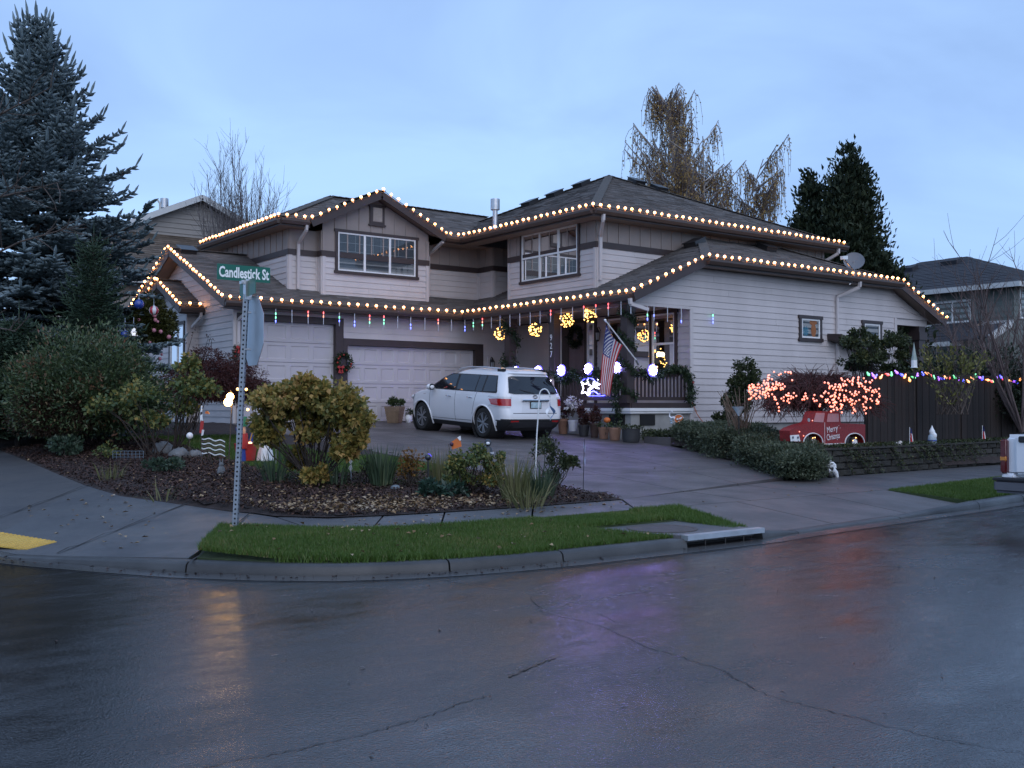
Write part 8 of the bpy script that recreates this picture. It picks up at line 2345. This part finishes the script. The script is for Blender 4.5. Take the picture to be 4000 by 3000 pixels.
# ---- pots by the porch
M_leafmix = leaf_mat('pot_plant_leaves', G((.02, .035, .018), (.05, .08, .03), (.12, .15, .05)), .5, .2, 3)
M_rust = leaf_mat('rusty_foliage', G((.035, .014, .012), (.075, .028, .022), (.12, .05, .035)), .6, .15, 3)
M_petal = leaf_mat('white_petals', G((.55, .54, .52), (.75, .74, .72)), .5, .2, 3)
M_dgrey = mat('dark_grey_pot', (.035, .036, .04), .6, .2, 8)
def pot(x0, x1, y0, y1, mt, label, X_=17.62, plant=None, ph=.2, n=160, rim=True, ps=.06, taper_=.72, sides=14, name='plant_pot', pmt=None):
    c = uX((x0 + x1) / 2, y1, X_); zb = dz(c[1]) + .004; D = float((c - _C) @ _F); r = (x1 - x0) / 2 / FPX * D; h = (y1 - y0) / FPX * D
    t = thing(name, (c[0], c[1], zb), label, 'pot'); m = MB(); pr = [(r * taper_, 0), (r * (taper_ + .1), h * .3), (r * .95, h * .82)] + ([(r, h * .84), (r, h), (r * .88, h), (r * .85, h * .86)] if rim else [(r, h), (r * .93, h), (r * .9, h * .9)]); m.lathe((c[0], c[1], zb), pr, sides); m.build('pot', mt, t, 40)
    m = MB(); m.lathe((c[0], c[1], zb + h * .88), [(.001, 0), (r * .9, 0)], sides); m.build('soil', M_mulch, t)
    if plant: mound(t, np.array([c[0], c[1], zb + h + ph * .4]), (r * 1.35, r * 1.35, ph), n, ps, plant, int(x0), .55, 12, .4, 5)
    return t, c, zb, r, h
pot(2178, 2222, 1640, 1700, M_terra, 'dark red glazed pot right behind the parked car', plant=M_rust, ph=.28, n=260)
t, c, zb, r, h = pot(2218, 2257, 1633, 1676, mat('white_glaze', (.62, .64, .66), .3, .06, 8), 'white pot holding the white flowers, on a stand', X_=17.66)
t.location.z += .10
P, Dv = blob_points(150, c + np.array([0, 0, .62]), (.26, .26, .24), 771, 12, .3); V, Q = leaf_quads(P, unit(Dv + nrg.normal(size=Dv.shape) * .5), nrg.uniform(.06, .10, len(P)), .8, .1); np_mesh('blossom', V, Q, M_petal, t)
S = [([c + np.array([0, 0, .3]), p * .5 + c * .5 + np.array([0, 0, .2]), p], [.006, .005, .003]) for p in P[:26]]; V, Q = sticks(S, 4); np_mesh('stem', V, Q, M_bark, t)
pot(2258, 2303, 1651, 1695, M_dgrey, 'charcoal pot with rusty foliage', X_=17.62, plant=M_rust, ph=.42, n=700)
pot(2303, 2342, 1640, 1697, mat('brown_pot', (.06, .035, .028), .7, .2, 8), 'brown pot between the charcoal pot and the terracotta pots', plant=M_rust, ph=.36, n=600)
t, c, zb, r, h = pot(2336, 2380, 1653, 1699, M_terra, 'terracotta pot with the orange ball', X_=17.55, plant=M_leafmix, ph=.10, n=60)
p = uX(2371, 1641, 17.5); ob = thing('orange_ball', tuple(p), 'bright orange ball on a stick in the terracotta pot', 'ball'); m = MB(); m.ball(tuple(p), .085, 14, 10, sz=.82); m.build('ball', M_orangep, ob, 60); m = MB(); m.tube([(p[0], p[1], zb + h * .8), tuple(p)], .008, 5); m.build('stick', M_bark, ob)
pot(2376, 2427, 1653, 1703, M_terra, 'right hand terracotta pot with a dark ribbed rim', X_=17.50, plant=M_leafmix, ph=.12, n=90)
t, c, zb, r, h = pot(2428, 2502, 1668, 1720, M_dgrey, 'wide black double tub at the right end of the pot row', X_=17.55, rim=False, taper_=.85, plant=M_vine, ph=.08, n=160)
pot(2070, 2100, 1660, 1690, M_whitep, 'small white tub half hidden behind the right rear wheel of the car', X_=17.2, rim=False)
# garden stakes by the porch: heron, orange disc
c = uX(2625, 1690, 18.2); t = thing('heron_ornament', (c[0], c[1], .72), 'pale heron shaped stake with blue white leaves below the porch', 'ornament')
m = MB(); H_ = [uX(2626, 1606, 18.2), uX(2616, 1615, 18.2), uX(2615, 1626, 18.2), uX(2624, 1634, 18.2), uX(2634, 1631, 18.2)]; m.tube([tuple(p) for p in H_], [.018, .016, .016, .03, .035], 6); m.build('neck', M_whitep, t, 60)
for x, y in ((2622, 1643), (2623, 1652), (2632, 1662), (2640, 1671), (2651, 1659), (2661, 1688), (2668, 1701)):
    p = uX(x, y, 18.2); m = MB(); m.ball(tuple(p), .032, 8, 6, sz=.7); m.build('leaf', mat('ice_blue', (.42, .55, .68), .4, .1) if 'ice_blue' not in bpy.data.materials else bpy.data.materials['ice_blue'], t, 60)
m = MB(); m.tube([tuple(uX(2624, 1640, 18.21)), tuple(uX(2668, 1705, 18.21))], .006, 4); m.build('stem', M_galv, t)
c = uX(2652, 1637, 18.35); t = thing('disc_sign', tuple(c), 'round orange disc sign with a white motif below the right end of the porch', 'sign'); m = MB(); m.lathe(tuple(c), [(.001, 0), (.115, 0), (.115, -.012)], 24, axis=(-.8, -.6, 0)); d_ = m.build('disc', M_orangep, t)
n_ = np.array([-.8, -.6, 0]); a_ = np.array([.6, -.8, 0])
m = MB(); c2 = c + n_ * .006
for q in ([(-.07, .0), (-.02, .03), (.0, -.005), (-.05, -.035)], [(.0, .02), (.07, .06), (.075, .02), (.02, -.01)], [(-.02, -.045), (.03, -.05), (.03, -.06), (-.02, -.06)]): m.face([c2 + a_ * u + np.array([0, 0, v]) for u, v in q])
m.tube([tuple(c2 + a_ * .112 * math.cos(k) + np.array([0, 0, .112 * math.sin(k)])) for k in np.linspace(0, 6.283, 25)], .005, 4); m.build('motif', M_whitep, d_)
m = MB(); m.tube([(c[0], c[1], .65), tuple(c)], .008, 5); m.build('stake', M_black, t)

# ---- planters by the garage door
def gpot(x0, x1, y1): c = uY((x0 + x1) / 2, y1, 26.35); return c, (x1 - x0) / 2 / FPX * float((c - _C) @ _F)
c, r = gpot(1500, 1583, 1651); t = thing('basket_planter', (c[0], 26.35, dz(26.35)), 'tall square wicker planter with green plants in front of the double garage door', 'planter')
M_wick = mat('wicker', (.20, .135, .085), .8, .25, 10, .3, 50)
zb = dz(26.35); a = R(38); ux, uy = np.array([math.cos(a), math.sin(a), 0]), np.array([-math.sin(a), math.cos(a), 0])
for k in range(13):
    z0, z1 = zb + k * .037, zb + (k + 1) * .037; f0 = .16 + .075 * k / 13; cc_ = np.array([c[0], 26.35, 0]); m = MB(); w_ = f0 + (.006 if k % 2 else 0)
    m.obox(cc_ + np.array([0, 0, (z0 + z1) / 2]), ux * w_, uy * w_, np.array([0, 0, .0175])); m.build('weave_band', M_wick, t)
mound(t, np.array([c[0], 26.35, zb + .58]), (.30, .28, .17), 420, .085, M_leafmix, 801, .5, 14, .4, 6)
c, r = gpot(1578, 1608, 1651); t = thing('plant_pot', (c[0], 26.3, zb), 'small white jug pot right of the wicker planter', 'pot'); m = MB(); m.lathe((c[0], 26.3, zb), [(.06, 0), (.105, .08), (.11, .15), (.08, .22), (.07, .24)], 14); m.build('pot', M_whitep, t, 60); mound(t, np.array([c[0], 26.3, zb + .3]), (.17, .15, .12), 140, .07, M_leafmix, 802, .5, 8, .4, 4)
c, r = gpot(1632, 1660, 1650); t = thing('plant_pot', (c[0], 26.3, zb), 'pale grey bucket pot behind the front wheel of the car', 'pot'); m = MB(); m.lathe((c[0], 26.3, zb), [(.085, 0), (.11, .27), (.10, .27)], 14); m.build('pot', mat('pale_bucket', (.42, .45, .48), .5), t, 60); mound(t, np.array([c[0], 26.3, zb + .34]), (.12, .12, .12), 90, .05, M_rust, 803, .5, 8, .4, 4)

# ---- things in the front bed
def bed(px, py): p = ug(px, py); return np.array([p[0], p[1], tz(p[0], p[1])]), float((p - _C) @ _F)
def up_(p, D, px, py): return uD(px, py, D)
# hook with spinner
b_, D = bed(2090, 1900); t = thing('garden_hook', tuple(b_), 'white shepherd hook with a twisting white and blue spinner in front of the car tail', 'garden hook')
pts = [b_] + [up_(b_, D, x, y) for x, y in ((2097, 1697), (2108, 1537), (2112, 1527), (2120, 1521), (2128, 1519), (2137, 1523), (2143, 1531), (2147, 1543), (2148, 1550), (2152, 1546))]
m = MB(); m.tube([tuple(p) for p in pts], .010, 6); m.build('hook', M_whitep, t, 60)
c = up_(b_, D, 2150, 1608)
for s, mt in ((0, M_whitep), (math.pi, mat('spinner_blue', (.12, .2, .38), .3))):
    V, F = [], []
    for i in range(17):
        f = i / 16; an = s + f * 4.2; rr_ = .075 * math.sin(math.pi * f) + .003; zz_ = .125 - .25 * f
        d = np.array([math.cos(an), math.sin(an), 0]); V += [c + d * rr_ + np.array([0, 0, zz_ + .018]), c + d * rr_ * .55 + np.array([0, 0, zz_ - .018])]
    for i in range(16): F.append((2*i, 2*i + 1, 2*i + 3, 2*i + 2))
    m = MB(); m.mesh(V, F); m.build('spinner_band', mt, t, 60)
m = MB(); m.tube([tuple(up_(b_, D, 2149, 1549)), tuple(c + np.array([0, 0, .13]))], .004, 4); m.build('swivel', M_galv, t)
# windmill stake
b_, D = bed(2278, 1915); t = thing('pinwheel_stake', tuple(b_), 'thin black stake with narrow blue white blades by the driveway corner', 'garden stake')
m = MB(); m.tube([tuple(b_), tuple(up_(b_, D, 2283, 1715))], .006, 5); m.build('stake', M_black, t)
for pts in ([(2281, 1726), (2287, 1745), (2285, 1768), (2279, 1748)], [(2280, 1775), (2287, 1795), (2286, 1818), (2281, 1798)]):
    m = MB(); m.prism([tuple(up_(b_, D, x, y)) for x, y in pts], _F * .01); m.build('blade', mat('pale_blue_blade', (.40, .47, .62), .35, .1) if 'pale_blue_blade' not in bpy.data.materials else bpy.data.materials['pale_blue_blade'], t)
# orange garden flag
b_, D = bed(1752, 1905); t = thing('garden_flag', tuple(b_), 'small orange garden flag with a white corner above the grass', 'garden flag')
m = MB(); m.tube([tuple(b_), tuple(up_(b_, D, 1756, 1752)), tuple(up_(b_, D, 1752, 1735))], .005, 5); m.build('stake', M_straw if False else M_bark, t)
m = MB(); m.prism([tuple(up_(b_, D, x, y)) for x, y in ((1760, 1728), (1785, 1712), (1800, 1722), (1803, 1744), (1766, 1756))], _F * .01); m.build('cloth', M_orangep, t)
m = MB(); m.prism([tuple(up_(b_, D - .015, x, y)) for x, y in ((1786, 1709), (1799, 1702), (1801, 1718), (1796, 1722))], _F * .008); m.build('corner_patch', M_whitep, t)
m = MB(); m.ball(tuple(up_(b_, D - .02, 1764, 1735)), .03, 8, 6); m.build('figure_print', mat('plum', (.06, .02, .05), .5), t, 60)
# masked figurine
b_, D = bed(1905, 1920); p = up_(b_, D, 1906, 1788); t = thing('figurine', tuple(b_), 'dark hooded figurine with a pale face above the rose stems', 'figurine')
M_dfig = mat('dark_bronze', (.035, .04, .045), .35, .3, 14)
m = MB(); m.lathe(tuple(p), [(.075, 0), (.085, .04), (.06, .13), (.03, .18)], 12); m.build('robe', M_dfig, t, 60); m = MB(); m.ball(tuple(p + np.array([0, 0, .215])), .05, 12, 8); m.build('hood', M_dfig, t, 60)
m = MB(); m.ball(tuple(p + np.array([0, 0, .205]) - _F * .035), .030, 10, 8, sz=.8); m.build('face', M_whitep, t, 60); m = MB(); m.bar(tuple(p + np.array([-.06, -.05, .06])), tuple(p + np.array([.05, -.07, .07])), .03, .03); m.build('scroll', mat('grey_scroll', (.4, .42, .46), .5), t)
m = MB(); m.tube([tuple(b_), tuple(p)], .03, 8); m.build('pedestal', M_greyst, t)
# solar globe
b_, D = bed(1672, 1920); p = up_(b_, D, 1672, 1786); t = thing('solar_light', tuple(b_), 'dark solar globe stake with a thin violet glowing rim', 'solar light')
m = MB(); m.ball(tuple(p), .045, 14, 10); m.build('globe', glass('smoked_globe', (.03, .035, .045), .05), t, 60); m = MB(); m.tube([tuple(p + (_Rt * math.cos(k) + np.array([0, 0, 1]) * math.sin(k)) * .046) for k in np.linspace(.15, 1.6, 9)], .006, 5); m.build('glow_rim', M_ledhalo, t, 60); m = MB(); m.tube([tuple(b_), tuple(p)], .012, 6); m.build('stake', M_black, t)
# white stake with leaf plates
b_, D = bed(1372, 1880); t = thing('garden_stake', tuple(b_), 'white stake of stacked leaf plates right of the golden shrub', 'garden stake'); m = MB(); m.tube([tuple(b_), tuple(up_(b_, D, 1368, 1728))], .008, 5); m.build('stake', M_galv, t)
for k in range(4):
    y = 1738 + k * 28; m = MB(); m.prism([tuple(up_(b_, D - .01, x, yy)) for x, yy in ((1363, y), (1373, y - 8), (1376, y + 10), (1369, y + 19), (1362, y + 10))], _F * .008); m.build('leaf_plate', M_whitep, t)
# draped white ghost
b_, D = bed(1036, 1800); t = thing('ghost_figure', tuple(b_), 'white draped ghost figure left of the golden shrub', 'figurine'); V, F = [], []; n = 28
for i, (r_, h) in enumerate(((.135, .0), (.125, .12), (.10, .25), (.07, .36), (.062, .42), (.04, .475), (.002, .49))):
    for k in range(n): an = 2 * math.pi * k / n; rr_ = r_ * (1 + .14 * math.sin(7 * an) * (1 - h / .45 if h < .45 else 0)); V.append(b_ + np.array([rr_ * math.cos(an), rr_ * math.sin(an), h]))
for i in range(6):
    for k in range(n): k2 = (k + 1) % n; F.append((i*n + k, i*n + k2, (i+1)*n + k2, (i+1)*n + k))
m = MB(); m.mesh(V, F); m.build('sheet', M_whitep, t, 60)
for s in (-1, 1): m = MB(); m.ball(tuple(b_ + np.array([0, 0, .42]) - _F * .062 + _Rt * s * .022), .009, 6, 4); m.build('eye', M_dark, t)
# white pinwheel
b_, D = bed(1078, 1815); c = up_(b_, D, 1078, 1722); t = thing('pinwheel_stake', tuple(b_), 'white petalled pinwheel beside the ghost figure', 'garden stake'); m = MB()
for k in range(8): an = k * math.pi / 4; d = _Rt * math.cos(an) + np.array([0, 0, 1]) * math.sin(an); e2_ = _Rt * -math.sin(an) + np.array([0, 0, 1]) * math.cos(an); m.prism([tuple(c + d * .02), tuple(c + d * .05 + e2_ * .016), tuple(c + d * .075), tuple(c + d * .05 - e2_ * .016)], _F * .005)
tag(m.build('petal', M_whitep, t), kind='stuff'); m = MB(); m.tube([tuple(b_), tuple(c)], .006, 5); m.build('stake', M_galv, t)
# snowman head ornament in the shrub
b_, D = bed(1095, 1850); c = up_(b_, D + 1.5, 1092, 1640); b2_ = np.array([c[0], c[1], tz(c[0], c[1])]); t = thing('snowman_ornament', tuple(b2_), 'small white snowman head with a red hat glimpsed through the golden shrub', 'ornament'); m = MB(); m.ball(tuple(c), .055, 12, 8); m.ball(tuple(c - np.array([0, 0, .11])), .075, 12, 8); m.build('head', M_whitep, t, 60); m = MB(); m.lathe(tuple(c + np.array([0, 0, .03])), [(.055, 0), (.05, .02), (.001, .09)], 10); m.build('hat', M_redp, t, 60); m = MB(); m.tube([tuple(b2_), tuple(c - np.array([0, 0, .17]))], .012, 5); m.build('stake', M_black, t)
# red bucket with legs
b_, D = bed(960, 1800); t = thing('bucket_planter', tuple(b_), 'red bucket with two blue legs sticking up out of it behind the signpost', 'planter')
r_ = 44 / FPX * D; m = MB(); m.lathe(tuple(b_), [(r_ * .8, 0), (r_, .27), (r_ * 1.04, .275), (r_ * 1.04, .30), (r_ * .93, .30), (r_ * .9, .2)], 16); m.build('bucket', M_redp, t, 40)
for s in (-1, 1):
    a0 = b_ + np.array([0, 0, .24]) + _Rt * s * .05; a1 = a0 + _Rt * s * .10 + np.array([0, 0, .34]); m = MB(); m.tube([tuple(a0), tuple((a0 + a1) / 2), tuple(a1)], [.05, .042, .035], 8); lg_ = m.build('leg', M_bluep, t, 60)
    m = MB(); m.tube([tuple(a0 - _F * .045), tuple(a1 - _F * .034)], .012, 5); m.build('stripe', mat('gold_cloth', (.40, .26, .06), .5) if 'gold_cloth' not in bpy.data.materials else bpy.data.materials['gold_cloth'], lg_)
for k in range(5): q = b_ + np.array([0, 0, .31]) + _Rt * rnd.uniform(-.13, .13) - _F * .1; m = MB(); m.ball(tuple(q), .022, 6, 4); m.build('bow_light', emit('peach_light', (1, .55, .25), 3) if 'peach_light' not in bpy.data.materials else bpy.data.materials['peach_light'], t, 60)
# toy soldier half hidden by the post
p = uD(948, 1660, 18.0); b_ = np.array([p[0], p[1], tz(p[0], p[1])]); D = float((p - _C) @ _F); t = thing('toy_soldier', tuple(b_), 'lit toy soldier figure in red and green half hidden by the signpost', 'figurine')
for nm, prf, mt, z in (('legs', [(.06, 0), (.06, .22)], M_bluep, 0), ('coat', [(.09, 0), (.10, .1), (.085, .26)], M_redp, .22), ('head', [(.055, 0), (.06, .06), (.05, .12)], mat('skin_paint', (.5, .3, .2), .5), .48), ('hat', [(.07, 0), (.075, .16), (.07, .17)], mat('green_paint', (.02, .16, .08), .5), .60)):
    m = MB(); m.lathe(tuple(b_ + np.array([0, 0, z])), prf, 12); m.build(nm, mt, t, 40)
for x, y in ((928, 1520), (962, 1521), (985, 1550), (968, 1600), (935, 1680), (1005, 1680)):
    q = uD(x, y, D - .15); m = MB(); m.ball(tuple(q), .025, 6, 4); m.build('fairy_bulb', M_twinkle, t, 60)
# glowing snowman lamp
p = uD(893, 1690, 17.2); b_ = np.array([p[0], p[1], tz(p[0], p[1])]); D = float((p - _C) @ _F); t = thing('snowman_lamp', tuple(b_), 'bright glowing two ball snowman lamp on a stake left of the signpost', 'lamp')
M_glowball = emit('warm_globe', (1, .54, .13), 26)
for (x, y, rp) in ((899, 1549, 14.5), (891, 1571, 16.5)): m = MB(); m.ball(tuple(uD(x, y, D)), rp / FPX * D, 14, 10); m.build('globe', M_glowball, t, 60)
m = MB(); m.tube([tuple(b_), tuple(uD(905, 1600, D + .05)), tuple(uD(910, 1540, D + .05)), tuple(uD(899, 1525, D))], .010, 5); m.build('stake', M_bark, t)
# wavy striped flag
b_, D = bed(835, 1825); t = thing('striped_flag', tuple(b_), 'wavy brown and white striped metal flag on a stake left of the signpost', 'garden stake'); m = MB(); m.tube([tuple(b_), tuple(up_(b_, D, 786, 1705))], .008, 5); m.build('stake', M_bark_dark, t)
for k in range(7):
    V, F = [], []
    for i in range(15):
        f = i / 14; x = 787 + 92 * f; y = 1712 + k * 9.2 + 12 * f + 3.4 * math.sin(f * 13 + .5); q = up_(b_, D - .02 * math.sin(f * 13), x, y); V += [q + np.array([0, 0, .009]), q - np.array([0, 0, .009]), q + np.array([0, 0, .009]) + _F * .006, q - np.array([0, 0, .009]) + _F * .006]
    for i in range(14): a = 4 * i; F += [(a, a + 1, a + 5, a + 4), (a + 2, a + 6, a + 7, a + 3)]
    m = MB(); m.mesh(V, F); m.build('stripe', M_whitep if k % 2 == 0 else mat('brown_stripe', (.10, .06, .05), .5) if 'brown_stripe' not in bpy.data.materials else (M_whitep if k % 2 == 0 else bpy.data.materials['brown_stripe']), t)
# white ball, thin painted figure, stones, statue
b_, D = bed(742, 1800); c = up_(b_, D, 741, 1702); t = thing('ball_ornament', tuple(b_), 'white ball with black dots on a stick among the rose stems', 'ornament'); m = MB(); m.ball(tuple(c), 13 / FPX * D, 14, 10); m.build('ball', M_whitep, t, 60); m = MB(); m.tube([tuple(b_), tuple(c)], .006, 5); m.build('stick', M_bark, t); m = MB(); m.ball(tuple(c - _F * .036 + _Rt * .014), .008, 6, 4); m.ball(tuple(c - _F * .034 - _Rt * .012 + np.array([0, 0, -.012])), .007, 6, 4); m.build('dot', M_dark, t)
b_, D = bed(787, 1830); t = thing('whirligig', tuple(b_), 'thin red and white painted whirligig figure above the striped flag', 'garden stake'); m = MB(); m.tube([tuple(b_), tuple(up_(b_, D, 785, 1590))], .006, 5); m.build('stake', M_bark, t)
for pts, mt in (([(779, 1690), (790, 1695), (796, 1645), (784, 1640)], M_redp), ([(781, 1645), (792, 1645), (790, 1618), (782, 1622)], M_whitep), ([(786, 1702), (793, 1700), (797, 1680), (789, 1678)], M_whitep), ([(783, 1610), (790, 1608), (789, 1585), (785, 1584)], M_whitep), ([(800, 1615), (818, 1618), (812, 1605), (803, 1607)], M_orangep)):
    m = MB(); m.prism([tuple(up_(b_, D - .01, x, y)) for x, y in pts], _F * .012); m.build('painted_part', mt, t)
for x, y, w_, lb in ((700, 1790, .17, 'dark rounded boulder with a pale patch between the rose stems'), (640, 1775, .2, 'dark boulder left of the pale patched one'), (762, 1790, .13, 'small dark boulder right of the pale patched one')):
    b_, D = bed(x, y); t = MB(); t.ball(tuple(b_ + np.array([0, 0, w_ * .35])), w_, 12, 8, sz=.75); o = t.build('boulder', M_greyst); smooth_mesh(o.data)
    for v in o.data.vertices: v.co += Vector(nrg.normal(size=3) * w_ * .07)
    tag(o, lb, 'boulder')
b_, D = bed(864, 1860); t = thing('rabbit_statue', tuple(b_), 'grey stone rabbit statue in the bark left of the signpost', 'statue'); m = MB(); m.lathe(tuple(b_), [(.05, 0), (.065, .05), (.05, .12), (.03, .15)], 10); m.ball(tuple(b_ + np.array([0, 0, .17])), .038, 10, 8)
for s in (-1, 1): m.tube([tuple(b_ + np.array([0, 0, .195]) + _Rt * s * .015), tuple(b_ + np.array([0, 0, .26]) + _Rt * s * .025)], [.012, .006], 6)
m.build('body', M_greyst, t, 60)
b_, D = bed(500, 1800); t = thing('wire_crate', tuple(b_), 'low blue grey mesh crate lying in the bark under the big bush', 'crate'); m = MB(); L_ = 60 / FPX * D; 
for k in range(9): f = -1 + k / 4; m.bar(tuple(b_ + _Rt * L_ * f + np.array([0, 0, .0])), tuple(b_ + _Rt * L_ * f + np.array([0, 0, .16])), .008, .008)
for z in (.01, .06, .11, .16): m.bar(tuple(b_ - _Rt * L_ + np.array([0, 0, z])), tuple(b_ + _Rt * L_ + np.array([0, 0, z])), .008, .008)
m.build('mesh', mat('blue_grey_wire', (.10, .14, .18), .5), t)
b_, D = bed(1545, 1915); t = thing('pale_rock', tuple(b_), 'pale blue grey stone at the foot of the iris clump', 'stone'); m = MB(); m.ball(tuple(b_ + np.array([0, 0, .03])), .075, 10, 7, sz=.6); m.build('stone', mat('blue_stone', (.16, .2, .23), .7, .2), t, 60)
